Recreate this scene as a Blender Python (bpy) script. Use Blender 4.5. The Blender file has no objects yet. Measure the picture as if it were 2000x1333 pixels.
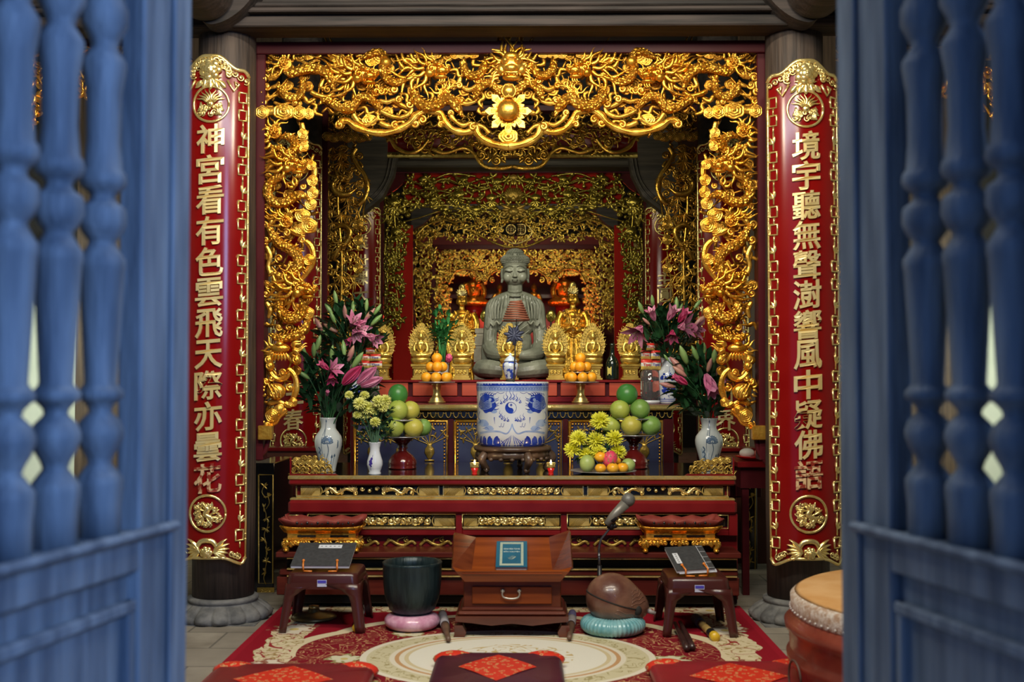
import bpy, math, random
import numpy as np
from math import sin, cos, pi, sqrt, atan2, radians
from mathutils import Vector, Matrix, Euler
random.seed(7)
SC = bpy.context.scene
COL = SC.collection

# ---------------------------------------------------------------- camera
FPX = 2200.0
CAM = Vector((0.079, 0.0, 1.15))
YAW = math.atan(25/FPX); PITCH = math.atan(70.5/FPX)
cd = bpy.data.cameras.new('camera'); cam = bpy.data.objects.new('camera', cd); COL.objects.link(cam)
cam.location = CAM
cam.rotation_euler = Euler((pi/2 + PITCH, 0, YAW), 'XYZ')
cd.sensor_width = 36; cd.lens = 36*FPX/2000
cd.clip_start = 0.05; cd.clip_end = 100
cd.dof.use_dof = True; cd.dof.focus_distance = 7.0; cd.dof.aperture_fstop = 3.2
SC.camera = cam
_m = cam.rotation_euler.to_matrix()
CR, CU, CF = _m @ Vector((1,0,0)), _m @ Vector((0,1,0)), _m @ Vector((0,0,-1))
def W(px, py, D):
    """point of the hall at depth D behind the camera's position that the photo shows at px, py"""
    d = CF + CR*((px-1000)/FPX) + CU*((666.5-py)/FPX)
    return CAM + d*(D/d.y)
def MPX(D): return D/FPX

SC.view_settings.view_transform = 'Standard'; SC.view_settings.look = 'None'
SC.view_settings.exposure = 0.0; SC.view_settings.gamma = 1.0
SC.view_settings.use_curve_mapping = False
try:
    SC.cycles.use_denoising = True
    SC.cycles.max_bounces = 6; SC.cycles.diffuse_bounces = 3; SC.cycles.glossy_bounces = 3
    SC.cycles.transmission_bounces = 6; SC.cycles.sample_clamp_indirect = 4.0
    SC.cycles.caustics_reflective = False; SC.cycles.caustics_refractive = False
except Exception: pass

# ---------------------------------------------------------------- world and lights
wd = bpy.data.worlds.new('world'); SC.world = wd; wd.use_nodes = True
bg = wd.node_tree.nodes['Background']
bg.inputs[0].default_value = (0.22, 0.42, 1.0, 1); bg.inputs[1].default_value = 0.38
def area(name, loc, target, size, power, color, size_y=None, spread=180):
    l = bpy.data.lights.new(name, 'AREA'); l.energy = power; l.color = color
    l.shape = 'RECTANGLE'; l.size = size; l.size_y = size_y or size; l.spread = radians(spread)
    o = bpy.data.objects.new(name, l); COL.objects.link(o); o.location = loc
    o.rotation_euler = (Vector(target)-Vector(loc)).to_track_quat('-Z', 'Y').to_euler()
    return o
def point(name, loc, power, color, r=0.05):
    l = bpy.data.lights.new(name, 'POINT'); l.energy = power; l.color = color; l.shadow_soft_size = r
    o = bpy.data.objects.new(name, l); COL.objects.link(o); o.location = loc; return o
area('courtyard_daylight', (2.2, -1.6, 2.6), (-.8, 1.8, 1.0), 1.6, 150, (.32, .52, 1), 1.6)
WARM = (1.0, 0.86, 0.62)
area('hall_ceiling_light', (0.0, 3.3, 3.45), (0, 5.6, 1.5), 2.2, 62, (1, .9, .72), 0.12)
area('hall_lamp_near_wall', (-1.0, 2.6, 3.1), (-.2, 5.6, 1.6), 0.3, 29, WARM)
area('hall_lamp_near_door', (1.0, 2.6, 3.1), (.2, 5.6, 1.6), 0.3, 29, WARM)
area('hall_fill_light', (0.0, 2.5, 3.0), (0, 5.3, 0.3), 1.8, 37, (.80, .89, 1), 0.2)  # added cool fill that brightens the table and floor
area('altar_light', (0.0, 6.3, 2.45), (0, 7.5, 1.3), 1.2, 12, (1, .97, .76), 0.1, spread=130)
area('lotus_frame_light', (0.0, 8.6, 2.9), (0, 11, 1.9), 1.4, 8, (1, .88, .55), 0.1)
area('shrine_light', (0.0, 11.6, 2.9), (0, 14, 1.8), 1.6, 14, (1, .94, .68), 0.1)
area('inner_shrine_light', (0.0, 14.2, 2.9), (0, 17, 1.9), 1.6, 14, (1, .94, .68), 0.1)

# ---------------------------------------------------------------- helpers
def smooth_path(pts, n=6, closed=False):
    pts = [tuple(p) for p in pts]
    if len(pts) < 3: 
        a, b = pts[0], pts[-1]
        return [tuple(x+(y-x)*i/n for x, y in zip(a, b)) for i in range(n+1)]
    out = []; L = len(pts)
    rng = range(L) if closed else range(L-1)
    for i in rng:
        if closed: p0, p1, p2, p3 = pts[i-1], pts[i], pts[(i+1)%L], pts[(i+2)%L]
        else: p0, p1, p2, p3 = pts[max(i-1,0)], pts[i], pts[i+1], pts[min(i+2,L-1)]
        for k in range(n):
            t = k/n; t2 = t*t; t3 = t2*t
            out.append(tuple(0.5*((2*b)+(-a+c)*t+(2*a-5*b+4*c-d)*t2+(-a+3*b-3*c+d)*t3) for a,b,c,d in zip(p0,p1,p2,p3)))
    if not closed: out.append(pts[-1])
    return out

class MB:
    def __init__(s): s.v=[]; s.f=[]; s.m=[]; s.sm=[]; s.cm=0; s.cs=True; s.isl=[]
    def add(s, vs, fs, smooth=None):
        n=len(s.v); s.v.extend(vs); s.f.extend([tuple(i+n for i in f) for f in fs])
        s.m.extend([s.cm]*len(fs)); s.sm.extend([s.cs if smooth is None else smooth]*len(fs)); s.isl.append((n,len(s.v),len(s.f)-len(fs),len(s.f))); return s
    def box(s, x0,x1,y0,y1,z0,z1, b=0.0, M=None):
        if b<=0:
            vs=[(x,y,z) for x in (x0,x1) for y in (y0,y1) for z in (z0,z1)]
            fs=[(0,1,3,2),(4,6,7,5),(0,4,5,1),(2,3,7,6),(0,2,6,4),(1,5,7,3)]
        else:
            b=min(b,(x1-x0)*.49,(y1-y0)*.49,(z1-z0)*.49); vs=[]; idx={}
            for i,x in enumerate((x0,x1)):
                for j,y in enumerate((y0,y1)):
                    for k,z in enumerate((z0,z1)):
                        sx,sy,sz=(b,-b)[i],(b,-b)[j],(b,-b)[k]
                        for a,p in enumerate(((x,y+sy,z+sz),(x+sx,y,z+sz),(x+sx,y+sy,z))):
                            idx[i,j,k,a]=len(vs); vs.append(p)
            fs=[]
            for a in range(3):
                for e in (0,1):
                    o=[q for q in range(3) if q!=a]; f=[]
                    for (p,q) in ((0,0),(1,0),(1,1),(0,1)):
                        t=[0,0,0]; t[a]=e; t[o[0]]=p; t[o[1]]=q; f.append(idx[tuple(t)+(a,)])
                    fs.append(tuple(f))
            for a in range(3):
                o=[q for q in range(3) if q!=a]
                for p in (0,1):
                    for q in (0,1):
                        t0=[0,0,0]; t0[o[0]]=p; t0[o[1]]=q; t1=list(t0); t1[a]=1
                        fs.append((idx[tuple(t0)+(o[0],)],idx[tuple(t1)+(o[0],)],idx[tuple(t1)+(o[1],)],idx[tuple(t0)+(o[1],)]))
            for i in (0,1):
                for j in (0,1):
                    for k in (0,1): fs.append((idx[i,j,k,0],idx[i,j,k,1],idx[i,j,k,2]))
            cx,cy,cz=(x0+x1)/2,(y0+y1)/2,(z0+z1)/2; out=[]
            for f in fs:
                P=[Vector(vs[i]) for i in f]; n=(P[1]-P[0]).cross(P[2]-P[0]); c=sum(P,Vector())/len(P)-Vector((cx,cy,cz))
                out.append(f if n.dot(c)>0 else tuple(reversed(f)))
            fs=out
        if M is not None: vs=[tuple(M@Vector(v)) for v in vs]
        return s.add(vs, fs, False)
    def tube(s, path, rad, seg=8, ref=None, flat=1.0, mod=None, cap=True):
        P=[Vector(p) for p in path]; n=len(P); vs=[]; fs=[]
        if not callable(rad):
            if isinstance(rad,(list,tuple)): R=list(rad); rad=lambda t,R=R: R[min(int(t*(len(R)-1)),len(R)-2)]*(1-(t*(len(R)-1)-min(int(t*(len(R)-1)),len(R)-2)))+R[min(int(t*(len(R)-1)),len(R)-2)+1]*(t*(len(R)-1)-min(int(t*(len(R)-1)),len(R)-2))
            else: rr=rad; rad=lambda t: rr
        pn=None
        for i in range(n):
            T=(P[min(i+1,n-1)]-P[max(i-1,0)])
            if T.length<1e-9: T=Vector((0,0,1))
            T.normalize()
            if ref is not None: B=Vector(ref)-T*T.dot(Vector(ref))
            elif pn is None: B=Vector((0,1,0.01)) if abs(T.y)<.9 else Vector((1,0,0)); B=B-T*T.dot(B)
            else: B=pn-T*T.dot(pn)
            if B.length<1e-6: B=T.orthogonal()
            B.normalize(); pn=B; N=T.cross(B)
            r=rad(i/(n-1))
            for k in range(seg):
                a=2*pi*k/seg; q=r*(mod(i,k,i/(n-1),a) if mod else 1)
                v=P[i]+N*(cos(a)*q)+B*(sin(a)*q*flat); vs.append((v.x,v.y,v.z))
        for i in range(n-1):
            for k in range(seg):
                k2=(k+1)%seg; fs.append((i*seg+k,i*seg+k2,(i+1)*seg+k2,(i+1)*seg+k))
        if cap: fs.append(tuple(range(seg-1,-1,-1))); fs.append(tuple((n-1)*seg+k for k in range(seg)))
        return s.add(vs,fs)
    def lathe(s, prof, c=(0,0,0), seg=24, M=None, mod=None, sx=1, sy=1, a0=0, a1=2*pi):
        vs=[]; fs=[]; n=len(prof); full=abs(a1-a0-2*pi)<1e-6; m=seg if full else seg+1
        for i,(r,z) in enumerate(prof):
            for k in range(m):
                a=a0+(a1-a0)*k/seg; q=r*(mod(i,a,z) if mod else 1)
                p=Vector((cos(a)*q*sx, sin(a)*q*sy, z))
                if M is not None: p=M@p
                vs.append((p.x+c[0],p.y+c[1],p.z+c[2]))
        for i in range(n-1):
            for k in range(seg):
                k2=(k+1)%m; fs.append((i*m+k,i*m+k2,(i+1)*m+k2,(i+1)*m+k))
        if full:
            if prof[0][0]>1e-6: fs.append(tuple(range(m-1,-1,-1)))
            if prof[-1][0]>1e-6: fs.append(tuple((n-1)*m+k for k in range(m)))
        return s.add(vs,fs)
    def ell(s, c, r, seg=12, rings=8, M=None, mod=None):
        if not isinstance(r,(tuple,list)): r=(r,r,r)
        vs=[]; fs=[]
        for i in range(rings+1):
            th=pi*i/rings
            for k in range(seg):
                a=2*pi*k/seg; q=mod(th,a) if mod else 1
                p=Vector((r[0]*sin(th)*cos(a)*q, r[1]*sin(th)*sin(a)*q, -r[2]*cos(th)*q))
                if M is not None: p=M@p
                vs.append((p.x+c[0],p.y+c[1],p.z+c[2]))
        for i in range(rings):
            for k in range(seg):
                k2=(k+1)%seg; fs.append((i*seg+k,i*seg+k2,(i+1)*seg+k2,(i+1)*seg+k))
        return s.add(vs,fs)
    def prism(s, out, fn, d0, d1, smooth=False):
        """outline [(u,v)] ; fn(u,v,d)->point ; d0 back, d1 front"""
        n=len(out); vs=[fn(u,v,d0) for u,v in out]+[fn(u,v,d1) for u,v in out]
        fs=[tuple(range(n-1,-1,-1)),tuple(range(n,2*n))]+[(i,(i+1)%n,n+(i+1)%n,n+i) for i in range(n)]
        return s.add([tuple(v) for v in vs],fs,smooth)
    def sheet(s, grid):
        m=len(grid[0]); vs=[tuple(p) for row in grid for p in row]; fs=[]
        for i in range(len(grid)-1):
            for j in range(m-1): fs.append((i*m+j,i*m+j+1,(i+1)*m+j+1,(i+1)*m+j))
        return s.add(vs,fs)
    def xf(s, M):
        s.v=[tuple(M@Vector(v)) for v in s.v]; return s
    def mirrored(s, X=0.0):
        o=MB(); o.v=[(2*X-v[0],v[1],v[2]) for v in s.v]; o.f=[tuple(reversed(f)) for f in s.f]; o.m=list(s.m); o.sm=list(s.sm); o.isl=list(s.isl); return o
    def join(s, o, M=None):
        n=len(s.v); nf=len(s.f); s.isl.extend([(a+n,b+n,c+nf,d+nf) for a,b,c,d in o.isl]); s.v.extend(o.v if M is None else [tuple(M@Vector(v)) for v in o.v])
        s.f.extend([tuple(i+n for i in f) for f in o.f]); s.m.extend(o.m); s.sm.extend(o.sm); return s
    def clusters(s):
        """groups of shells that lie close together; far-apart groups become parts of their own"""
        B=[]
        for a,b,c,d in s.isl:
            if b<=a: continue
            q=s.v[a:b]; lo=[min(p[i] for p in q) for i in range(3)]; hi=[max(p[i] for p in q) for i in range(3)]
            B.append((lo,hi,max(h-l for l,h in zip(lo,hi))))
        k=len(B); par=list(range(k))
        def fd(i):
            while par[i]!=i: par[i]=par[par[i]]; i=par[i]
            return i
        lo=np.array([b[0] for b in B]); hi=np.array([b[1] for b in B]); sz=np.array([b[2] for b in B])
        for i in range(k-1):
            g=np.maximum(0,np.maximum(lo[i]-hi[i+1:],lo[i+1:]-hi[i])); near=np.sqrt((g**2).sum(1))<=np.maximum(.02,.5*np.maximum(sz[i],sz[i+1:]))*.98
            for j in np.nonzero(near)[0]: par[fd(i)]=fd(i+1+int(j))
        G={}
        for i,t in enumerate([t for t in s.isl if t[1]>t[0]]): G.setdefault(fd(i),[]).append(t)
        return list(G.values())
    def build(s, name, mats, parent=None, origin=None, solid=0):
        if parent is not None and 2<=len(s.isl)<1500 and name not in ('foliage','stems','leaves','stalks','character','eye_and_lip_lines'):
            G=s.clusters()
            if 1<len(G)<=14:
                first=None
                for g in G:
                    o=MB()
                    for a,b,c,d in g:
                        n=len(o.v)-a; o.v.extend(s.v[a:b]); o.f.extend([tuple(i+n for i in f) for f in s.f[c:d]]); o.m.extend(s.m[c:d]); o.sm.extend(s.sm[c:d])
                    q=o.build(name,mats,parent,origin,solid); first=first or q
                return first
        if not isinstance(mats,(list,tuple)): mats=[mats]
        me=bpy.data.meshes.new(name)
        o0=Vector(origin) if origin is not None else Vector((0,0,0))
        def wp(q):
            t=q.matrix_basis.translation.copy()
            return t+wp(q.parent) if q.parent else t
        if parent is not None and origin is None: o0=wp(parent)
        vs=[(v[0]-o0.x,v[1]-o0.y,v[2]-o0.z) for v in s.v]
        me.from_pydata(vs,[],s.f)
        for m in mats: me.materials.append(m)
        me.polygons.foreach_set('material_index',[min(i,len(mats)-1) for i in s.m]); me.polygons.foreach_set('use_smooth',s.sm); me.update()
        ob=bpy.data.objects.new(name,me); COL.objects.link(ob)
        if parent is not None:
            ob.parent=parent; ob.location=o0-wp(parent)
        else: ob.location=o0
        if solid:
            md=ob.modifiers.new('solid','SOLIDIFY'); md.thickness=solid; md.offset=0
        return ob
def thing(name, label, cat, loc=(0,0,0), group=None):
    o=bpy.data.objects.new(name,None); COL.objects.link(o); o.empty_display_size=.05; o.location=loc
    o['label']=label; o['category']=cat
    if group: o['group']=group
    return o
def tag(o, label, cat, group=None, kind=None):
    o['label']=label; o['category']=cat
    if group: o['group']=group
    if kind: o['kind']=kind
    return o
def struct(name, mb, mats, label=None):
    o=mb.build(name,mats); o['kind']='structure'; 
    if label: o['label']=label
    return o
def dup(root, loc, label, group=None, rotz=None, scale=None):
    kids={}
    for o in COL.objects:
        if o.parent is not None: kids.setdefault(o.parent.name,[]).append(o)
    r=root.copy(); COL.objects.link(r); r.location=loc; r['label']=label
    if group: r['group']=group
    if rotz is not None: r.rotation_euler=(0,0,rotz)
    if scale is not None: r.scale=scale
    def rec(src,dst):
        for ch in kids.get(src.name,[]):
            c=ch.copy(); COL.objects.link(c); c.parent=dst; rec(ch,c)
    rec(root,r)
    return r
def rx(a): return Matrix.Rotation(a,4,'X')
def ry(a): return Matrix.Rotation(a,4,'Y')
def rz(a): return Matrix.Rotation(a,4,'Z')
def tr(x,y,z): return Matrix.Translation((x,y,z))

# ---------------------------------------------------------------- materials
def mat(name, c1, c2=None, rough=.5, metal=0, scale=8, stretch=(1,1,1), bump=0, bscale=None, coat=0, rvar=0, trans=0, emit=None, es=0, detail=4, spec=.5, lo=.35, hi=.65):
    m=bpy.data.materials.new(name); m.use_nodes=True; nt=m.node_tree; N=nt.nodes; L=nt.links
    b=N['Principled BSDF']; b.inputs['Base Color'].default_value=(*c1,1); b.inputs['Roughness'].default_value=rough
    b.inputs['Metallic'].default_value=metal; b.inputs['Coat Weight'].default_value=coat; b.inputs['Coat Roughness'].default_value=.12
    b.inputs['Transmission Weight'].default_value=trans; b.inputs['Specular IOR Level'].default_value=spec
    if emit: b.inputs['Emission Color'].default_value=(*emit,1); b.inputs['Emission Strength'].default_value=es
    tc=N.new('ShaderNodeTexCoord'); mp=N.new('ShaderNodeMapping'); mp.inputs['Scale'].default_value=stretch
    L.new(tc.outputs['Object'],mp.inputs[0])
    if c2 is not None or rvar:
        nz=N.new('ShaderNodeTexNoise'); nz.inputs['Scale'].default_value=scale; nz.inputs['Detail'].default_value=detail
        L.new(mp.outputs[0],nz.inputs['Vector'])
    if c2 is not None:
        cr=N.new('ShaderNodeValToRGB'); cr.color_ramp.elements[0].position=lo; cr.color_ramp.elements[1].position=hi
        cr.color_ramp.elements[0].color=(*c1,1); cr.color_ramp.elements[1].color=(*c2,1)
        L.new(nz.outputs['Fac'],cr.inputs[0]); L.new(cr.outputs[0],b.inputs['Base Color'])
    if rvar:
        mr=N.new('ShaderNodeMapRange'); mr.inputs[3].default_value=max(rough-rvar,0); mr.inputs[4].default_value=min(rough+rvar,1)
        L.new(nz.outputs['Fac'],mr.inputs[0]); L.new(mr.outputs[0],b.inputs['Roughness'])
    if bump:
        n2=N.new('ShaderNodeTexNoise'); n2.inputs['Scale'].default_value=bscale or scale*3; n2.inputs['Detail'].default_value=3
        L.new(mp.outputs[0],n2.inputs['Vector']); bp=N.new('ShaderNodeBump'); bp.inputs['Strength'].default_value=bump; bp.inputs['Distance'].default_value=.01
        L.new(n2.outputs['Fac'],bp.inputs['Height']); L.new(bp.outputs[0],b.inputs['Normal'])
    return m
GOLD=mat('gilded_wood',(.90,.38,.03),(1.0,.58,.09),.28,.86,scale=14,rvar=.1,bump=.25,bscale=60)
def scaled(m0,name,c1,c2):
    m=mat(name,c1,c2,.3,.86,scale=14,rvar=.1); nt=m.node_tree; N=nt.nodes; L=nt.links; b=N['Principled BSDF']
    v=N.new('ShaderNodeTexVoronoi'); v.inputs['Scale'].default_value=62; tc=[n for n in N if n.type=='TEX_COORD'][0]; L.new(tc.outputs['Object'],v.inputs['Vector'])
    bp=N.new('ShaderNodeBump'); bp.invert=True; bp.inputs['Strength'].default_value=1.0; bp.inputs['Distance'].default_value=.012; L.new(v.outputs['Distance'],bp.inputs['Height']); L.new(bp.outputs[0],b.inputs['Normal']); return m
GSC=scaled(None,'shaded_dragon_scales',(.80,.33,.022),(.95,.48,.06)); GDR=mat('shaded_dragon_gilding',(.80,.32,.022),(.95,.50,.06),.28,.86,scale=14,rvar=.1,bump=.3,bscale=60)  # deeper gold: the dimmer light on the dragons is put into the colour
GGR=mat('shaded_recess_gilding',(.45,.19,.015),(.62,.30,.03),.34,.8,scale=14,rvar=.1,bump=.3,bscale=60)  # darkest copy of the gold, shade of the recesses painted in
GOLDY=mat('yellow_gilding',(.72,.46,.06),(.92,.66,.14),.22,.88,scale=16,rvar=.08,bump=.3,bscale=60)
GOLD2=mat('gilded_leaf_bright',(.98,.70,.22),(1,.83,.36),.24,.8,scale=18,rvar=.08,bump=.15,bscale=60)
GOLD3=mat('old_gilding',(.34,.21,.035),(.62,.42,.09),.34,.6,scale=12,rvar=.12,bump=.3,bscale=60)
LETTER=mat('pale_gold_lettering',(.95,.72,.28),(1,.83,.42),.3,.55,scale=12)
WORN=mat('worn_gilding_over_red',(.28,.03,.015),(.72,.5,.26),.45,.2,scale=40,lo=.45,hi=.55)
LACQ=mat('red_lacquer',(.19,.003,.003),(.215,.005,.004),.17,0,scale=5,coat=0,spec=.4)
LACQ2=mat('dark_maroon_lacquer',(.058,.006,.009),(.075,.009,.011),.35,0,scale=6,coat=.05,spec=.2)
LACQ3=mat('table_lacquer',(.155,.005,.007),(.20,.009,.010),.32,0,scale=7,coat=.15,spec=.3,rvar=.06)
BRIGHTRED=mat('vermilion_panel',(.42,.010,.004),(.5,.014,.006),.6,0,scale=4,spec=.15)
OLDWOOD=mat('weathered_brown_timber',(.009,.007,.006),(.044,.032,.027),.75,0,scale=6,stretch=(.35,6,6),bump=.4,bscale=14)
OLDWOODV=mat('weathered_upright_timber',(.026,.018,.014),(.075,.052,.038),.65,0,scale=7,stretch=(6,6,.4),bump=.4,bscale=14)
DARKWOOD=mat('dark_grey_timber',(.03,.026,.024),(.07,.06,.05),.6,0,scale=6,stretch=(.4,5,5),bump=.3)
DOORW=mat('weathered_sky_tinted_wood',(.11,.15,.20),(.25,.31,.37),.6,0,scale=5,stretch=(6,6,.6),bump=.35,bscale=18,detail=6)  # blue of the outdoor light is partly mixed into the wood colour
STONE=mat('worn_stone',(.085,.085,.082),(.19,.185,.17),.8,0,scale=16,bump=.6,bscale=30)
BLACK=mat('black_lacquer',(.006,.006,.007),None,.12,0,coat=.6)
DARKVOID=mat('near_black_matte',(.012,.010,.009),(.02,.017,.014),.8,0,scale=5)  # even near-black for boards, gaps and slits
CREAM=mat('cream_plaster',(.55,.60,.50),(.62,.66,.56),.85,0,scale=3)
# ---------------------------------------------------------------- room shell
def floor_mat():
    m=mat('stone_paving',(.20,.17,.13),(.34,.30,.235),.75,0,scale=5,bump=.3,bscale=25,detail=6)
    nt=m.node_tree; N=nt.nodes; L=nt.links; b=N['Principled BSDF']
    bk=N.new('ShaderNodeTexBrick'); bk.inputs['Scale'].default_value=1.0; bk.inputs['Brick Width'].default_value=.36; bk.inputs['Row Height'].default_value=.30
    bk.inputs['Mortar Size'].default_value=.006; bk.inputs['Mortar Smooth'].default_value=.3
    bk.inputs['Mortar'].default_value=(.09,.08,.065,1); bk.inputs['Color2'].default_value=(.24,.21,.165,1)
    tc=[n for n in N if n.type=='TEX_COORD'][0]; L.new(tc.outputs['Object'],bk.inputs['Vector'])
    src=b.inputs['Base Color'].links[0].from_socket; L.new(src,bk.inputs['Color1'])
    mx=N.new('ShaderNodeMix'); mx.data_type='RGBA'; mx.inputs[0].default_value=.75
    L.new(src,mx.inputs[6]); L.new(bk.outputs[0],mx.inputs[7]); L.new(mx.outputs[2],b.inputs['Base Color'])
    return m
FLOOR=floor_mat()
HW=4.6   # half width of the hall
m=MB(); m.box(-HW,HW,-1.2,18.5,-.1,0); struct('floor',m,FLOOR,'grey stone paving of the hall')
m=MB(); m.box(-HW,HW,1.0,18.5,3.9,4.0); struct('ceiling',m,DARKVOID,'dark boarded ceiling')
m=MB(); m.box(-HW-.1,-HW,1.0,18.5,0,4); struct('wall_west',m,CREAM)
m=MB(); m.box(HW,HW+.1,1.0,18.5,0,4); struct('wall_east',m,CREAM)
m=MB(); m.box(-HW,HW,18.4,18.5,0,4); struct('wall_back',m,DARKVOID)
m=MB(); m.box(-HW,-1.05,1.0,1.12,0,3.9); m.box(1.12,HW,1.0,1.12,0,3.9); m.box(-1.05,1.12,1.0,1.12,2.9,3.9); struct('wall_front',m,OLDWOODV)
for s,n in ((-1,'wall_side_bay_west'),(1,'wall_side_bay_east')):
    m=MB(); xa,xb=sorted((s*1.72,s*HW)); m.box(xa,xb,9.0,9.1,0,2.14); struct(n,m,CREAM)
    m=MB(); m.box(xa,xb,9.0,9.1,2.14,3.9); struct(n+'_boards',m,DARKVOID)
for s,n,px in ((-1,'wall_partition_west',152),(1,'wall_partition_east',1868)):
    m=MB(); xa,xb=sorted((s*1.72,W(px,666,8.9).x)); m.box(xa,xb,8.86,8.92,0,3.9); struct(n,m,mat('brown_partition_boards_'+n[-4:],(.05,.03,.018),(.11,.07,.04),.6,0,scale=6,stretch=(6,6,.4)))
area('side_bay_light_west', (-3.5, 7.2, 1.7), (-3.6, 9.1, 1.2), 1.0, 36, (.95, 1, .85), 0.6)
area('side_bay_light_east', (3.7, 7.2, 1.7), (3.7, 9.1, 1.2), 1.0, 36, (.95, 1, .85), 0.6)
# big cross beams over the columns, stepped mouldings
def cross_beam(name,D,y0,y1,label,x0=300,x1=1800,mt=OLDWOOD):
    a=W(x0,y1,D+.2); b=W(x1,y0,D); h=b.z-a.z; m=MB()
    if y0<-50: h=W(1000,-110,D).z-a.z
    m.box(a.x,b.x,D+.05,D+.20,a.z,a.z+h)
    for f0,f1,e in ((.0,.13,.03),(.16,.22,.06),(.24,.30,.045),(.72,.78,.03)):
        m.box(a.x,b.x,D+.05-e,D+.052,a.z+h*f0,a.z+h*f1,b=.006)
    o=m.build(name,mt); return tag(o,label,'beam')
cross_beam('cross_beam',5.2,-200,78,'weathered brown cross beam above the gilded dragon screen',-600,2600)

# columns with stone lotus plinths and curved couplet boards
COLX=1.367
def column(s,D,label,plabel,mt=OLDWOODV,r=.138,top=3.9,plinth=True,cx=None):
    X=(s*COLX if cx is None else cx); m=MB()
    prof=[(r*1.05,.1105 if plinth else 0),(r*1.08,.5),(r*1.06,1.2),(r,2.2),(r*.96,top)]
    m.lathe(prof,(X,D,0),28); t=m.build('timber_column',mt,origin=(X,D,0)); tag(t,label,'column')
    if plinth:
        m=MB(); pr=[(r_*.78,z_*.72) for r_,z_ in [(.27,0),(.28,.012),(.287,.03),(.283,.05),(.268,.068),(.245,.085),(.222,.10),(.210,.108),(.203,.112),(.208,.118),(.214,.128),(.212,.142),(.197,.150),(.15,.152),(.0,.153)]]
        def md(i,a,z): return .94+(.11*abs(sin(a*8))**.6 if i in (1,2,3,4,5,6) else .06)
        m.lathe(pr,(X,D,0),160,mod=md); m.box(X-.2,X+.2,D-.2,D+.2,-.02,.004)
        tag(m.build('stone_plinth',STONE,origin=(X,D,0)),plabel,'plinth')
    return X
column(-1,5.42,'brown timber column behind the red couplet board above the brass gong','grey lotus-petal stone plinth beside the small brass gong')
column(1,5.42,'brown timber column behind the red couplet board above the big drum','grey lotus-petal stone plinth behind the big drum',cx=1.382)
# brackets under the beam at each front column
def bracket(X,s,label):
    t=thing('beam_bracket',label,'bracket',(X,5.1,2.75))
    m=MB(); z1=3.35
    out=[(0,2.79),(.05,2.775),(.14,2.80),(.24,2.87),(.33,2.99),(.38,3.15),(.40,3.35),(0,3.35)]
    out=smooth_path(out[:7],5)+[out[7]]
    m.prism(out,lambda u,v,d: (X+s*(-.0+u*.85-.02),5.12+d,v),.0,.13); m.build('curved_arm',OLDWOOD,t)
    m=MB(); out=smooth_path([(-.17,3.0),(-.13,2.86),(-.07,2.80),(0,2.785),(.07,2.80),(.13,2.86),(.17,3.0)],5)+[(.19,3.35),(-.19,3.35)]
    m.prism(out,lambda u,v,d: (X+u*.9,4.75+d,v),.0,.35); m.build('beam_end',OLDWOOD,t)
bracket(-1.385,1,'dark curved timber bracket at the top of the column near the pink-ringed bowl side')
bracket(1.40,-1,'dark curved timber bracket at the top of the column on the big drum side')
# ---------------------------------------------------------------- lettering
def glyphs(txt, size=1.0, extrude=.02, bevel=.008, offset=.012, res=3):
    """verts (u,v,w) and faces of a text, centred on its own bounds"""
    c=bpy.data.curves.new('txt','FONT'); c.body=txt; c.size=size; c.extrude=extrude; c.bevel_depth=bevel; c.bevel_resolution=1
    c.offset=offset; c.resolution_u=res; c.align_x='CENTER'
    o=bpy.data.objects.new('txt',c); COL.objects.link(o); bpy.context.view_layer.update()
    me=o.evaluated_get(bpy.context.evaluated_depsgraph_get()).to_mesh()
    vs=[tuple(v.co) for v in me.vertices]; fs=[tuple(p.vertices) for p in me.polygons]
    bpy.data.objects.remove(o); bpy.data.curves.remove(c)
    if not vs: return [],[]
    x0=min(v[0] for v in vs);x1=max(v[0] for v in vs);y0=min(v[1] for v in vs);y1=max(v[1] for v in vs)
    return [(v[0]-(x0+x1)/2,v[1]-(y0+y1)/2,v[2]) for v in vs],fs
def put_glyphs(mb,txt,fn,w,h=None,depth=.01,bold=.012):
    """fit txt to width w, height h through fn(u,v,d)"""
    vs,fs=glyphs(txt,offset=bold)
    if not vs: return
    sx=max(v[0] for v in vs)*2 or 1; sy=max(v[1] for v in vs)*2 or 1
    kx=w/sx; ky=(h/sy) if h else kx; z0=max(v[2] for v in vs) or 1
    mb.add([tuple(fn(v[0]*kx,v[1]*ky,v[2]/z0*depth)) for v in vs],fs,False)
class Wrap:
    """a curved board: u across the arc, v up, d out of the face"""
    def __init__(s,X,Dfront,R): s.X=X; s.D=Dfront+R; s.R=R
    def __call__(s,u,v,d=0.0):
        a=u/s.R; q=s.R+d
        return Vector((s.X+sin(a)*q, s.D-cos(a)*q, v))
class Flat:
    def __init__(s,X,D,Z=0): s.X=X; s.D=D; s.Z=Z
    def __call__(s,u,v,d=0.0): return Vector((s.X+u, s.D-d, s.Z+v))
def rel_tube(mb,fn,pts,r,seg=6,flat=.7,n=5,lift=0,taper=None,closed=False,mod=None):
    P=smooth_path(pts,n,closed)
    if closed: P.append(P[0])
    path=[fn(p[0],p[1],(p[2] if len(p)>2 else 0)+lift) for p in P]
    K=getattr(fn,'k',1.0); rad=(lambda t: K*r*taper(t)) if taper else r*K
    mid=fn(P[len(P)//2][0],P[len(P)//2][1],1.0)-fn(P[len(P)//2][0],P[len(P)//2][1],0)
    mb.tube(path,rad,seg,ref=tuple(mid),flat=flat,mod=mod)
FL=lambda t: max(.06,(1-t)**.75*(.55+.45*min(1,t*6)))
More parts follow.
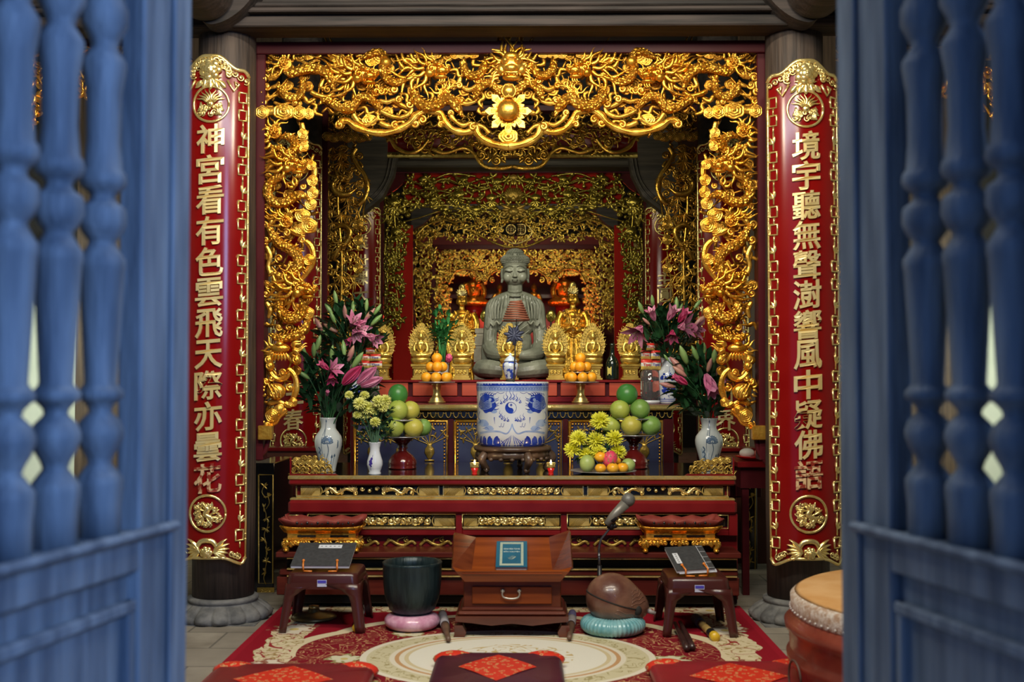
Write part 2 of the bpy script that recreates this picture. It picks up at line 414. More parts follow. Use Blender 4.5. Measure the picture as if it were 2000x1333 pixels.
def flame(mb,fn,x,y,ang,L,w,curl=.25,seg=6,lift=.0,flat=.6):
    ca,sa=cos(ang),sin(ang); pts=[]
    for i in range(9):
        t=i/8; o=curl*L*.5*sin(t*pi*1.7)*(.4+.6*t)
        pts.append((x+ca*t*L-sa*o, y+sa*t*L+ca*o, lift+ .25*w*sin(t*3)))
    rel_tube(mb,fn,pts,w,seg,flat,2,0,lambda t:max(.07,(1-t)**.8*(.75+.25*sin(t*pi))))
def curl(mb,fn,x,y,r,turns=1.25,a0=0,sgn=1,w=None,seg=6,lift=0):
    w=w or r*.22; pts=[]; n=int(14*turns)
    for i in range(n+1):
        t=i/n; a=a0+sgn*t*turns*2*pi; q=r*(1-.80*t); pts.append((x+cos(a)*q,y+sin(a)*q,lift+t*w*.8))
    rel_tube(mb,fn,pts,w,seg,.9,1,0,lambda t:.45+.55*min(1,t*2.2+.15))
    c=fn(x,y,lift+w*.9); mb.ell(c,w*.95*getattr(fn,'k',1.0),8,5)
def cloud(mb,fn,x,y,r,lobes=5,a0=0,lift=0,h=.35,asp=1.0,seg=24,rings=3):
    prof=[(1.0,-.15)]; k=rings
    for i in range(k):
        o=1-i/k*.85; prof+= [(o,.25+.45*i/k),(o-.06,.42+.45*i/k),(o-.14,.40+.45*i/k),(o-.2,.28+.45*i/k)]
    prof+=[(.14,.75),(.08,.98),(0,1.02)]
    grid=[]
    for i,(q,z) in enumerate(prof):
        row=[]
        for s in range(seg+1):
            a=2*pi*s/seg; lob=1+(.13*abs(sin(lobes*(a-a0)/2))-.07)*(q>.25)
            row.append(fn(x+cos(a)*q*r*lob*asp, y+sin(a)*q*r*lob, lift+z*r*h))
        grid.append(row)
    mb.sheet(grid)
def leaf(mb,fn,x,y,ang,L,w,lift=0,h=.2,bend=0,n=6):
    g=[]
    for i in range(n+1):
        t=i/n; a=ang+bend*t; cx=x+cos(ang+bend*t*.5)*t*L; cy=y+sin(ang+bend*t*.5)*t*L; q=w*.5*sin(pi*min(1,t*.93+.07))**.8*(1 if t<1 else .05)
        nx,ny=-sin(a),cos(a)
        g.append([fn(cx+nx*q,cy+ny*q,lift),fn(cx+nx*q*.5,cy+ny*q*.5,lift+w*h),fn(cx,cy,lift+w*h*1.5),fn(cx-nx*q*.5,cy-ny*q*.5,lift+w*h),fn(cx-nx*q,cy-ny*q,lift)])
    mb.sheet(g)
def scaly(mb,fn,pts,r,n=8,lift=0,taper=None,fins=1,seg=12,flat=.85,k=9.0):
    """a scaled serpent body along pts with a row of back fins"""
    P=smooth_path(pts,n); taper=taper or (lambda t:(1-.2*abs(2*t-1)**2)*min(1,.25+5*t,.25+5*(1-t)))
    L=0; Q=[P[0]]
    for a,b in zip(P,P[1:]): L+=sqrt((a[0]-b[0])**2+(a[1]-b[1])**2)
    m=max(8,int(L/(r*.30)))
    # resample
    cum=[0]
    for a,b in zip(P,P[1:]): cum.append(cum[-1]+sqrt((a[0]-b[0])**2+(a[1]-b[1])**2))
    out=[]; j=0
    for i in range(m+1):
        d=L*i/m
        while j<len(cum)-2 and cum[j+1]<d: j+=1
        t=(d-cum[j])/max(1e-9,cum[j+1]-cum[j]); a,b=P[j],P[j+1]
        out.append(tuple(u+(v-u)*t for u,v in zip(a,b)))
    path=[fn(p[0],p[1],(p[2] if len(p)>2 else 0)+lift) for p in out]
    mid=fn(out[m//2][0],out[m//2][1],1.0)-fn(out[m//2][0],out[m//2][1],0)
    K=getattr(fn,'k',1.0); mb.cm=1; mb.tube(path,lambda t:K*r*taper(t),seg,ref=tuple(mid),flat=flat,mod=lambda i,kk,t,a:1+.26*abs(sin(i*pi/4.0+ (kk%2)*pi/2)) -.12)
    mb.cm=0
    if fins:
        step=max(2,int(m/(L/(r*1.5)))) if L>0 else 4
        for i in range(step,m-step,step):
            a,b=out[i-1],out[i+1]; an=atan2(b[1]-a[1],b[0]-a[0])+fins*pi/2; q=r*taper(i/m)
            flame(mb,fn,out[i][0]+cos(an)*q*.75,out[i][1]+sin(an)*q*.75,an-fins*.5,q*1.15,q*.30,.1,5,lift+q*.2)
def head(mb,fn,x,y,s,d=1,mane=1,lift=0):
    """a dragon's head in profile facing d (+1 towards +u)"""
    K=getattr(fn,'k',1.0)*s
    E=lambda u,v,w,a,b,c: mb.ell(fn(x+d*u*s,y+v*s,lift+w*s),(a*K,c*K,b*K),12,8)
    E(0,0,.08,.36,.32,.26); E(.38,-.08,.18,.34,.20,.26); E(.62,.0,.24,.16,.15,.20); E(.32,-.34,.12,.30,.10,.2)
    E(.12,.22,.36,.15,.13,.13); E(.13,.20,.46,.08,.08,.08); E(.28,.12,.3,.16,.08,.14); E(-.15,-.2,.28,.2,.2,.18)
    for (u,v) in ((.5,.02),(.62,-.12),(.35,-.18),(.44,.1),(.25,-.02),(.55,-.02)): E(u,v,.42,.07,.06,.07)
    for i in range(5): E(-.05+.1*i,.30-.03*i,.34,.09,.06,.08)
    curl(mb,fn,x-d*.06*s,y-.02*s,.19*s,1.4,1,d,.05*s,6,lift+.36*s); curl(mb,fn,x-d*.14*s,y-.24*s,.14*s,1.3,3,-d,.045*s,6,lift+.3*s); curl(mb,fn,x+d*.66*s,y+.05*s,.10*s,1.2,0,d,.04*s,6,lift+.38*s); curl(mb,fn,x-d*.2*s,y+.2*s,.13*s,1.3,2,d,.045*s,6,lift+.3*s)
    for i in range(4): flame(mb,fn,x+d*(.2+.12*i)*s,y-.2*s,-pi/2,.13*s,.03*s,0,5,lift+.25*s)
    for i in range(3): flame(mb,fn,x+d*(.28+.1*i)*s,y-.42*s,-pi/2-d*.4,.28*s,.05*s,.4,5,lift+.15*s)
    flame(mb,fn,x+d*.62*s,y+.06*s,pi/2-d*.1,.5*s,.045*s,.6,5,lift+.3*s)
    flame(mb,fn,x-d*.02*s,y+.34*s,pi/2+d*.85,.75*s,.085*s,.3,6,lift+.3*s); flame(mb,fn,x+d*.12*s,y+.32*s,pi/2+d*.6,.5*s,.06*s,.3,6,lift+.34*s)
    if mane:
        for i in range(9):
            a=pi/2+.45+i*.30; a=a if d>0 else pi-a
            flame(mb,fn,x-d*.18*s+cos(a)*.22*s,y+sin(a)*.25*s,a+d*.12,(.75+.4*random.random())*s,.125*s,.35*(1 if i%2 else -1),6,lift+.08*s+(i%2)*.1*s)
def claw(mb,fn,x,y,s,ang,lift=0):
    for k in (-.7,-.2,.3,.8): 
        flame(mb,fn,x+cos(ang+k)*.2*s,y+sin(ang+k)*.2*s,ang+k*.7,.6*s,.12*s,.5,6,lift+.1*s)
    K=getattr(fn,'k',1.0)*s; mb.ell(fn(x,y,lift+.08*s),(.33*K,.3*K,.3*K),10,6)
def ribbon(mb,fn,pts,r,lift=0,n=7,taper=None,edge=True):
    rel_tube(mb,fn,pts,r,8,.42,n,lift,taper,mod=lambda i,k,t,a:1+.13*sin(i*.55))
    if edge: rel_tube(mb,fn,pts,r*.30,6,.9,n,lift+r*.36,taper)
def lotus(mb,fn,x,y,s,lift=0,petals=9,open_=1.0,a0=pi/2):
    for ring,(q,l,w) in enumerate(((.0,.95,.5),(.0,.72,.44))):
        for i in range(petals-ring*2):
            a=a0+(i-(petals-1-ring*2)/2)*(1.9*open_/(petals))*1.15
            leaf(mb,fn,x,y,a,s*l*(1-.12*abs(i-(petals-1)/2)/petals),s*w,lift+ring*s*.14,.32,0)
    K=getattr(fn,'k',1.0)*s; mb.ell(fn(x,y+s*.1,lift+s*.2),(K*.22,K*.2,K*.25),10,6)
def rose(mb,fn,x,y,s,lift=0,n=6):
    K=getattr(fn,'k',1.0)*s
    for ring,(q,k) in enumerate(((.55,n+1),(.30,n-1),(.1,3))):
        for i in range(k):
            a=2*pi*i/k+ring*.5; mb.ell(fn(x+cos(a)*q*s,y+sin(a)*q*s,lift+ring*.12*s),(.33*K,.2*K,.33*K),9,6)
    mb.ell(fn(x,y,lift+.38*s),(.16*K,.14*K,.16*K),8,5)

# ---------------------------------------------------------------- couplet boards
def medallion(mb,fn,v,R,seed=1):
    rel_tube(mb,fn,[(cos(a)*R,v+sin(a)*R) for a in [2*pi*i/20 for i in range(20)]],R*.075,8,.8,2,.004,closed=True)
    rnd=random.Random(seed)
    if seed%2:
        for i in range(9):
            a=pi/2+ (i-4)*.27; flame(mb,fn,cos(a)*R*.22,v+sin(a)*R*.22,a,R*.66,R*.10,.25*(1 if i<4 else -1),5,.006)
        mb.ell(fn(0,v,.008),(R*.2,R*.1,R*.2),12,8); mb.ell(fn(0,v,.02),(R*.08,R*.05,R*.08),8,6)
        for s in (-1,1):
            for i in range(4): rel_tube(mb,fn,[(s*R*(.2),v-R*(.1+.05*i)),(s*R*(.5+.08*i),v-R*(.2+.05*i)),(s*R*(.55),v+R*(.1-.15*i)),(s*R*(.3+.1*i),v-R*.62)],R*.05,6,.8,3,.005)
        for i in range(12): curl(mb,fn,rnd.uniform(-.6,.6)*R,v-R*rnd.uniform(.1,.6),R*.17,1.1,rnd.random()*6,1,R*.05,6,.006)
    else:
        scaly(mb,fn,[(-R*.1,v-R*.6),(R*.3,v-R*.3),(-R*.1,v-R*.05),(R*.05,v+R*.25),(-R*.3,v+R*.45)],R*.13,5,.006)
        for i in range(7):
            a=-1.2+i*.42; flame(mb,fn,R*.1,v-R*.15,a,R*.65,R*.06,.3*(-1)**i,5,.006)
        for i in range(8): leaf(mb,fn,cos(i*.8)*R*.25,v+sin(i*.8)*R*.25,i*.8+.3,R*.5,R*.2,.006,.4,.5)
        for i in range(12):
            a=rnd.random()*6.28; q=R*rnd.uniform(.35,.75); curl(mb,fn,cos(a)*q,v+sin(a)*q,R*.15,1.2,a,rnd.choice((-1,1)),R*.055,6,.007)
        for i in range(7):
            a=2.2+i*.45; curl(mb,fn,cos(a)*R*.6,v+sin(a)*R*.6,R*.17,1.2,a,1,R*.05,6,.005)
def rail_ornament(mb,fn,u,z0,z1,sgn=1,k=1.0):
    """key-fret and leaf chain that runs down a board's edge"""
    v=z1; i=0
    while v>z0+.06:
        if i%3<2:
            h=.060; w=.021*k
            rel_tube(mb,fn,[(u-w,v-.006),(u+w*.8,v-.006),(u+w*.8,v-h+.006),(u-w,v-h+.006)],.0052*k,6,.9,1,.003,closed=True)
            for q in (-.2,1.2): mb.ell(fn(u-sgn*w*1.3,v-h*(.5+.35*q*.8),.004),.0068*k,7,5)
            rel_tube(mb,fn,[(u,v-h),(u,v-h-.028)],.0042*k,6,.9,2,.003); v-=h+.024
        else:
            rel_tube(mb,fn,[(u,v),(u,v-.085)],.0042*k,6,.9,2,.003)
            for q in (-1,0,1): leaf(mb,fn,u,v-.055,pi/2+q*.75+sgn*.5,.034,.014,.004)
            v-=.088
        i+=1
def couplet(name,label,X,Dfront,ztop,zbot,txt,R=.215,phi=.83,worn=0,zfirst=None,zlast=None,plain=False,cw=.128,rail=1,chars=None):
    fn=Wrap(X,Dfront,R); hw=R*phi; t=thing(name,label,'couplet board',(X,Dfront+.05,zbot))
    H=ztop-zbot
    def sm(x): x=min(1,max(0,x)); return x*x*(3-2*x)
    def top(u): q=abs(u)/hw; return ztop-.004-.058*sm((q-.15)/.55)-(.03*((q-.85)/.15)**2 if q>.85 else 0)
    def bot(u): q=abs(u)/hw; return zbot+.036*(1-sm((q-.35)/.6))+(.03*((q-.88)/.12)**2 if q>.88 else 0)
    n=28; body=MB(); g0=[];g1=[]
    for i in range(n+1):
        u=-hw+2*hw*i/n; g0.append((u,bot(u))); g1.append((u,top(u)))
    nv=24
    front=[[fn(g0[i][0], g0[i][1]+(g1[i][1]-g0[i][1])*j/nv,0) for i in range(n+1)] for j in range(nv+1)]
    back=[[fn(g0[i][0], g0[i][1]+(g1[i][1]-g0[i][1])*j/nv,-.022) for i in range(n,-1,-1)] for j in range(nv+1)]
    body.sheet(front); body.sheet(back)
    for a,b in (([front[0][i] for i in range(n+1)],[back[0][n-i] for i in range(n+1)]),([back[nv][n-i] for i in range(n+1)],[front[nv][i] for i in range(n+1)]),
                ([front[j][0] for j in range(nv+1)][::-1],[back[j][n] for j in range(nv+1)][::-1]),([front[j][n] for j in range(nv+1)],[back[j][0] for j in range(nv+1)])):
        body.sheet([a,b])
    body.build('board',LACQ,t)
    e=MB(); k=1.0
    rel_tube(e,fn,[(u,v) for u,v in g1],.0095,8,.9,1,.004); rel_tube(e,fn,[(u,v) for u,v in g0],.0075,8,.9,1,.004)
    for s in (-1,1): rel_tube(e,fn,[(s*hw,bot(s*hw)),(s*hw,top(s*hw))],.0055,8,.9,12,.004)
    e.build('gilt_edge',GOLD2,t)
    if rail:
        for s in (-1,1):
            m=MB(); rail_ornament(m,fn,s*(hw-.028),zbot+.05,ztop-.16,-s); m.build('fret_border',GOLD2,t)
    m=MB(); rose(m,fn,0,ztop-.07,.060,.014)
    for i in range(13):
        a=pi*(i/12)*1.1-.15; curl(m,fn,cos(a)*.085,ztop-.082+sin(a)*.058,.019,1.2,i,1 if i<6 else -1,.0062,6,.006)
    for i in range(5): leaf(m,fn,(i-2)*.02,ztop-.12,-pi/2+(i-2)*.35,.045,.026,.008)
    for s in (-1,1):
        for i in range(5): curl(m,fn,s*(.06+.026*i),ztop-.055-.014*i,.017,1.2,i,s,.0045,6,.006)
        rel_tube(m,fn,[(s*.075,ztop-.115),(s*.105,ztop-.165),(s*.13,ztop-.13),(s*.11,ztop-.12),(s*.12,ztop-.15)],.0062,6,.9,1,.005)
    for i in range(7): leaf(m,fn,0,ztop-.1,-pi/2+(i-3)*.5,.05,.02,.008)
    m.build('crest_carving',GOLD2,t)
    m=MB(); rose(m,fn,0,zbot+.062,.034,.012)
    for s in (-1,1):
        for i in range(6): leaf(m,fn,s*.03,zbot+.062,(0 if s>0 else pi)+s*(1.05-.3*i),.085-.006*i,.02,.006,.3,-s*.5)
        for i in range(3): curl(m,fn,s*(.112+.014*i),zbot+.052-.008*i,.016,1.2,i,-s,.0045,6,.006)
    rel_tube(m,fn,[(-.05,zbot+.075),(-.03,zbot+.108),(0,zbot+.116),(.03,zbot+.108),(.05,zbot+.075)],.012,8,.7,4,.004)
    m.build('foot_carving',GOLD2,t)
    z1=zfirst; z0=zlast; RM=.083
    if chars is not None:
        for ch,z in chars:
            m=MB(); put_glyphs(m,ch,lambda u,v,d:fn(u,v+z+u*.09,d),cw,cw*1.06,.010,.011); m.build('character',LETTER,t)
        txt=''
    for z,sd in ((ztop-.230,1),(zbot+.24,2)):
        m=MB(); medallion(m,fn,z,RM,sd); m.build('medallion',GOLD2,t)
    N=len(txt)
    for i,ch in enumerate(txt):
        z=z1+(z0-z1)*i/(N-1); m=MB()
        put_glyphs(m,ch,lambda u,v,d:fn(u,v+z+u*.09,d),cw,cw*1.06,.010,.011)
        o=m.build('character',WORN if (worn and i>=N-worn) else LETTER,t)
    return t
zt=W(410,108,5.2).z; zb=W(410,1106,5.2).z
XL=W(408,600,5.2).x; XR=W(1577,600,5.2).x
couplet('couplet_board','curved red lacquer couplet board with twelve gilt characters, above the brass gong',XL,5.2,zt,zb,'神宮看有色雲飛天際亦曇花',zfirst=W(408,271,5.2).z,zlast=W(408,935,5.2).z,worn=1)
zt=W(1571,117,5.2).z; zb=W(1575,1108,5.2).z
couplet('couplet_board','curved red lacquer couplet board whose lowest gilt character is worn, behind the drum',XR,5.2,zt,zb,'境宇聽無聲澍響風中疑佛語',zfirst=W(1576,285,5.2).z,zlast=W(1576,928,5.2).z,worn=1)

def inside(p,poly):
    c=False; j=len(poly)-1
    for i in range(len(poly)):
        a,b=poly[i],poly[j]
        if (a[1]>p[1])!=(b[1]>p[1]) and p[0]<(b[0]-a[0])*(p[1]-a[1])/(b[1]-a[1])+a[0]: c=not c
        j=i
    return c
def fill(m,F,poly,n,s,seed=0,lift=-3,kinds='cfrl',gap=.9):
    """scatter linked scrolls, tongues and leaves over an area (photo pixels)"""
    rn=random.Random(seed); P=[]; xs=[p[0] for p in poly]; ys=[p[1] for p in poly]; tries=0
    while len(P)<n and tries<n*40:
        tries+=1; p=(rn.uniform(min(xs),max(xs)),rn.uniform(min(ys),max(ys)))
        if inside(p,poly) and all((p[0]-q[0])**2+(p[1]-q[1])**2>(s*gap)**2 for q in P): P.append(p)
    for i,p in enumerate(P):
        k=rn.choice(kinds); x,y=p[0],-p[1]; l=lift+rn.uniform(-2,2)*s*.15; a=rn.random()*6.28
        if k=='c': curl(m,F,x,y,s*.55,1.3,a,rn.choice((-1,1)),s*.17,6,l)
        elif k=='f':
            for q in range(3): flame(m,F,x,y,a+q*.6,s*1.2,s*.17,.5*(-1)**q,5,l)
        elif k=='r': ribbon(m,F,[(x-cos(a)*s*.8,y-sin(a)*s*.8),(x-sin(a)*s*.3,y+cos(a)*s*.3),(x+cos(a)*s*.3+sin(a)*s*.3,y+sin(a)*s*.3-cos(a)*s*.3),(x+cos(a)*s,y+sin(a)*s)],s*.2,l,3,lambda t:.5+.5*sin(t*pi),False)
        elif k=='l':
            for q in range(4): leaf(m,F,x,y,a+q*1.3,s*.85,s*.46,l,.3)
        elif k=='b': m.ell(F(x,y,l),(s*.3*F.k,s*.25*F.k,s*.3*F.k),8,6)
        elif k=='o': cloud(m,F,x,y,s*.5,5,a,l,.5,1.1,14,2)
        elif k=='n':
            for q in range(5): leaf(m,F,x,y,-1.57+(q-2)*.5+rn.uniform(-.2,.2),s*1.3,s*.16,l,.3)
        elif k=='t':
            lotus(m,F,x,y,s*.65,l,7); m.ell(F(x,y+s*.22,l+s*.2),(s*.30*F.k,s*.25*F.k,s*.34*F.k),8,6)
        # a thin stem to the nearest neighbour ties the openwork together
        if P[:i] and kinds!='z':
            q=min(P[:i],key=lambda q:(q[0]-p[0])**2+(q[1]-p[1])**2)
            rel_tube(m,F,[(x,y),((x+q[0])/2+rn.uniform(-3,3),(y-q[1])/2+rn.uniform(-3,3)),(q[0],-q[1])],s*.11,5,1,2,lift-s*.1)
# ---------------------------------------------------------------- the two door leaves
def door(name, label, A, B, hand, pxs):
    """A free edge point on the ground, B towards the hinge; face looks to the camera side"""
    t=thing(name,label,'door',(A[0],A[1],0)); ax=(Vector((B[0],B[1],0))-Vector((A[0],A[1],0))).normalized()
    nx=Vector((ax.y,-ax.x,0)); 
    if nx.dot(Vector((CAM.x,CAM.y,0))-Vector((A[0],A[1],0)))<0: nx=-nx
    def P(u,v,d=0): return Vector((A[0],A[1],0))+ax*u+nx*d+Vector((0,0,v))
    def bx(m,u0,u1,v0,v1,d0,d1,ch=.004):
        k=MB(); k.box(u0,u1,d0,d1,v0,v1,b=ch)
        k.v=[tuple(P(v[0],v[2],v[1])) for v in k.v]
        if hand<0: k.f=[tuple(reversed(f)) for f in k.f]
        m.join(k)
    Wd=.72; T=.045; ZR=.893; H=2.75
    m=MB(); bx(m,0,.168,.0,H,-T,0); bx(m,.058,.078,.0,H,0,.008,.004); m.build('stile',DOORW,t)
    m=MB(); bx(m,Wd-.11,Wd,.0,H,-T,0); m.build('stile',DOORW,t)
    m=MB(); bx(m,.168,Wd-.11,ZR-.068,ZR,-T,.002); bx(m,.062,Wd-.11,ZR-.012,ZR+.004,0,.022,.006); m.build('rail',DOORW,t)
    m=MB(); bx(m,.168,Wd-.11,H-.2,H,-T,0); m.build('rail',DOORW,t)
    m=MB(); bx(m,.168,Wd-.11,.0,.12,-T,0); m.build('rail',DOORW,t)
    m=MB(); bx(m,.168,Wd-.11,.12,ZR-.068,-T+.012,-.018)
    bx(m,.172,.192,.15,ZR-.115,-.02,-.004,.003); bx(m,.172,Wd-.13,ZR-.135,ZR-.115,-.02,-.000,.004); m.build('lower_panel',DOORW,t)
    # turned balusters
    prof0=[(.033,.893),(.033,.943),(.036,.975),(.036,.986),(.031,.994),(.018,1.012),(.021,1.022),(.030,1.038),(.036,1.055),(.036,1.064),(.031,1.079),(.017,1.094),(.019,1.102),(.028,1.112),(.035,1.116),(.035,1.127),(.030,1.132),
           (.0245,1.14),(.031,1.258),(.0345,1.322),(.036,1.326),(.036,1.34),(.026,1.356),(.021,1.366),(.022,1.372),(.031,1.383),(.037,1.399),(.036,1.420),(.033,1.426),(.022,1.434),(.019,1.443),(.024,1.451),(.034,1.458),(.037,1.468),(.035,1.480),(.030,1.487),
           (.0265,1.533),(.028,1.611),(.035,1.655),(.034,1.664),(.020,1.688),(.024,1.70),(.036,1.725),(.036,1.75),(.02,1.79),(.03,1.83),(.03,2.6)]
    for px in pxs:
        q=W(px,666,1.0)-CAM   # where this line of sight crosses the leaf
        dx,dy=q.x,q.y; rx0,ry0=A[0]-CAM.x,A[1]-CAM.y; det=ax.x*(-dy)+ax.y*dx
        u=(-rx0*(-dy)-ry0*dx)/det
        m=MB(); c=P(u,0,-T/2); m.lathe([(r*1.02,z) for r,z in prof0],(c.x,c.y,0),24); m.build('baluster',DOORW,t)
    return t
fa=W(370,666,2.06); fb=W(0,666,1.53)
door('door_leaf','blue-tinted weathered door leaf with turned balusters, standing by the brass gong side',(fa.x,fa.y),(fb.x,fb.y),1,(222,137,47,-52,-162))
fa=W(1638,666,2.06); fb=W(2000,666,1.56)
door('door_leaf','darker blue weathered door leaf with turned balusters, standing before the big drum',(fa.x,fa.y),(fb.x,fb.y),-1,(1787,1866,1955,2055,2165))
# ---------------------------------------------------------------- the great dragon screen between the front columns
DS=5.5
class PF:
    """frame-local carving surface addressed by the photo's pixels at one real depth; lift in px"""
    def __init__(s,D,cx=993): 
        s.D=D; s.k=MPX(D); o=W(cx,666.5,D); s.o=o; s.cx=cx
        a=W(cx+1,666.5,D)-o; b=W(cx,665.5,D)-o; s.kx=a.x; s.kz=b.z
    def __call__(s,u,v,d=0.0):
        p=W(u,-v,s.D); return Vector((p.x,s.D-d*s.k,p.z))
def PV(pts): return [(p[0],-p[1])+tuple(p[2:]) for p in pts]
F1=PF(DS)
XC=W(993,666,DS).x
scr=thing('dragon_screen','great gilded openwork screen with dragons and a sun, framed in dark red lacquer','altar screen',(XC,DS,0))
# wooden frame
m=MB()
def pbox(m,x0,x1,y0,y1,D,dep,b=.004,fn=None):
    yc=(y0+y1)/2; xc=(x0+x1)/2
    a=W(x0,yc,D).x; c=W(x1,yc,D).x; z1=W(xc,y0,D).z; z0=W(xc,y1,D).z
    m.box(a,c,D,D+dep,z0,z1,b=b)
pbox(m,486,1503,80,104,DS-.03,.12); m.build('top_rail',LACQ2,scr)
for x0,x1 in ((492,516),(1481,1499)):
    m=MB(); pbox(m,x0,x1,104,900,DS-.02,.10); m.build('side_post',LACQ2,scr)
for k,(x,sg) in enumerate(((517,1),(1484,-1))):
    m=MB(); pbox(m,x-14,x+13,832,860,DS-.05,.05)
    rel_tube(m,F1,PV([(x+6,-0+852),(x+6,840),(x-7,840),(x-7,852),(x-1,853),(x-1,846)]),2.0,6,.8,3,11)
    m.build('square_spiral_block',GOLD,scr)
    m=MB(); rel_tube(m,F1,PV([(x+8,858),(x+2,880),(x-12,896)]) if k==0 else PV([(x-8,858),(x-2,884),(x+14,906)]),5,8,.8,6,4); m.build('corner_bracket',LACQ2,scr)
def both(fn_build,name,mt=GOLD,X=None):
    """build a carved piece and its mirror twin on the other half of the screen"""
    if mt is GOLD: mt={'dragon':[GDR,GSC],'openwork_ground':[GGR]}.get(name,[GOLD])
    m=MB(); fn_build(m); o=m.build(name,mt,scr)
    o2=m.mirrored(XC if X is None else X).build(name,mt,scr); return o,o2
PI=pi
def FLM(m,x,y,a,L,w,c=.25,lift=3): flame(m,F1,x,-y,a,L,w,c,6,lift)
def mane(m,F,x,y,r,a0,a1,n,L,w,lift=3,seed=0):
    rn=random.Random(seed)
    for i in range(n):
        a=a0+(a1-a0)*i/max(1,n-1); flame(m,F,x+cos(a)*r,-y+sin(a)*r,a+rn.uniform(-.15,.15),L*rn.uniform(.7,1.2),w,rn.choice((-.45,.45,.3)),6,lift+rn.uniform(0,3))
def whorl(m,F,x,y,r,a0,a1,n,L,seed=1,lift=4):
    """tail tuft: beaded centre with radiating tongues"""
    rn=random.Random(seed)
    cloud(m,F,x,-y,r*.8,7,0,lift,.5)
    for i in range(10): 
        a=rn.random()*6.28; q=r*.5*rn.random(); m.ell(F(x+cos(a)*q,-y+sin(a)*q,lift+r*.5),r*.14*F.k,7,5)
    mane(m,F,x,y,r*.55,a0,a1,n,L,r*.24,lift,seed)
# --- dragon one (outer corner): tail tuft, arched body, head
def d1(m):
    whorl(m,F1,557,125,17,.9,4.2,7,36,3)
    for (x,y,a,L) in ((538,112,2.5,26),(532,122,2.9,26),(532,134,3.3,28),(566,112,1.4,20),(575,118,1.25,24),(545,146,3.6,24)): FLM(m,x,y,a,L,4,.5)
    scaly(m,F1,PV([(553,139,4),(568,146,6),(587,141,8),(606,137,9),(625,138,9),(641,147,8),(650,162,6),(653,180,4)]),9.5,5,3)
    scaly(m,F1,PV([(586,143,2),(592,160,2),(590,180,2),(577,193,3),(560,190,3),(548,176,3),(545,160,2)]),7,5,2,fins=-1)
    claw(m,F1,608,179,15,-.3,4); claw(m,F1,528,186,14,3.3,4)
    rel_tube(m,F1,PV([(653,180),(640,190),(620,186),(608,180)]),5,8,.9,4,2)
both(d1,'dragon')
def d2(m):
    head(m,F1,708,-150,46,1,1,12)
    mane(m,F1,690,150,16,2.1,4.1,9,50,6.5,6,11)
    mane(m,F1,680,118,10,2.4,3.4,6,50,5,4,12)
    whorl(m,F1,681,121,15,.2,3.4,6,20,9)
    scaly(m,F1,PV([(622,206),(637,196,3),(652,204,4),(668,214,5),(684,216,5),(694,205,5),(704,193,5),(718,191,4),(731,201,3),(743,215,2)]),8.5,5,4)
    claw(m,F1,626,221,15,3.4,5)
    for (x,y,r,a) in ((640,175,8,1),(668,186,8,2),(735,170,10,1),(752,178,8,2)): curl(m,F1,x,-y,r,1.3,a,1,2.4,6,1)
    FLM(m,672,199,1.6,14,4,.3,5)
both(d2,'dragon')
def d3(m):
    m.ell(F1(754,-124,8),(11*F1.k,9*F1.k,11*F1.k),16,10)
    scaly(m,F1,PV([(700,122,2),(715,112,4),(733,104,5),(748,106,5),(752,120,4),(748,140,4),(757,156,5),(773,163,6),(790,160,6),(800,150,4)]),8,5,3)
    head(m,F1,848,-140,44,1,1,12)
    mane(m,F1,828,140,16,2.2,4.0,9,52,6.5,6,21)
    scaly(m,F1,PV([(812,166,3),(810,184,4),(818,202,6),(838,211,7),(858,205,7),(872,194,6),(886,201,5),(897,216,4),(903,230,3)]),10.5,5,4)
    whorl(m,F1,868,183,14,.6,3.0,6,22,5)
    scaly(m,F1,PV([(907,112,2),(906,134,4),(918,149,6),(935,148,6),(945,133,4),(948,114,2)]),8,5,3,fins=-1)
    scaly(m,F1,PV([(925,196,2),(937,174,4),(956,164,5),(972,176,4),(982,192,3)]),8,5,4)
    claw(m,F1,878,150,14,1.2,5); claw(m,F1,898,238,15,-.8,5); claw(m,F1,945,205,12,2.8,5)
both(d3,'dragon')
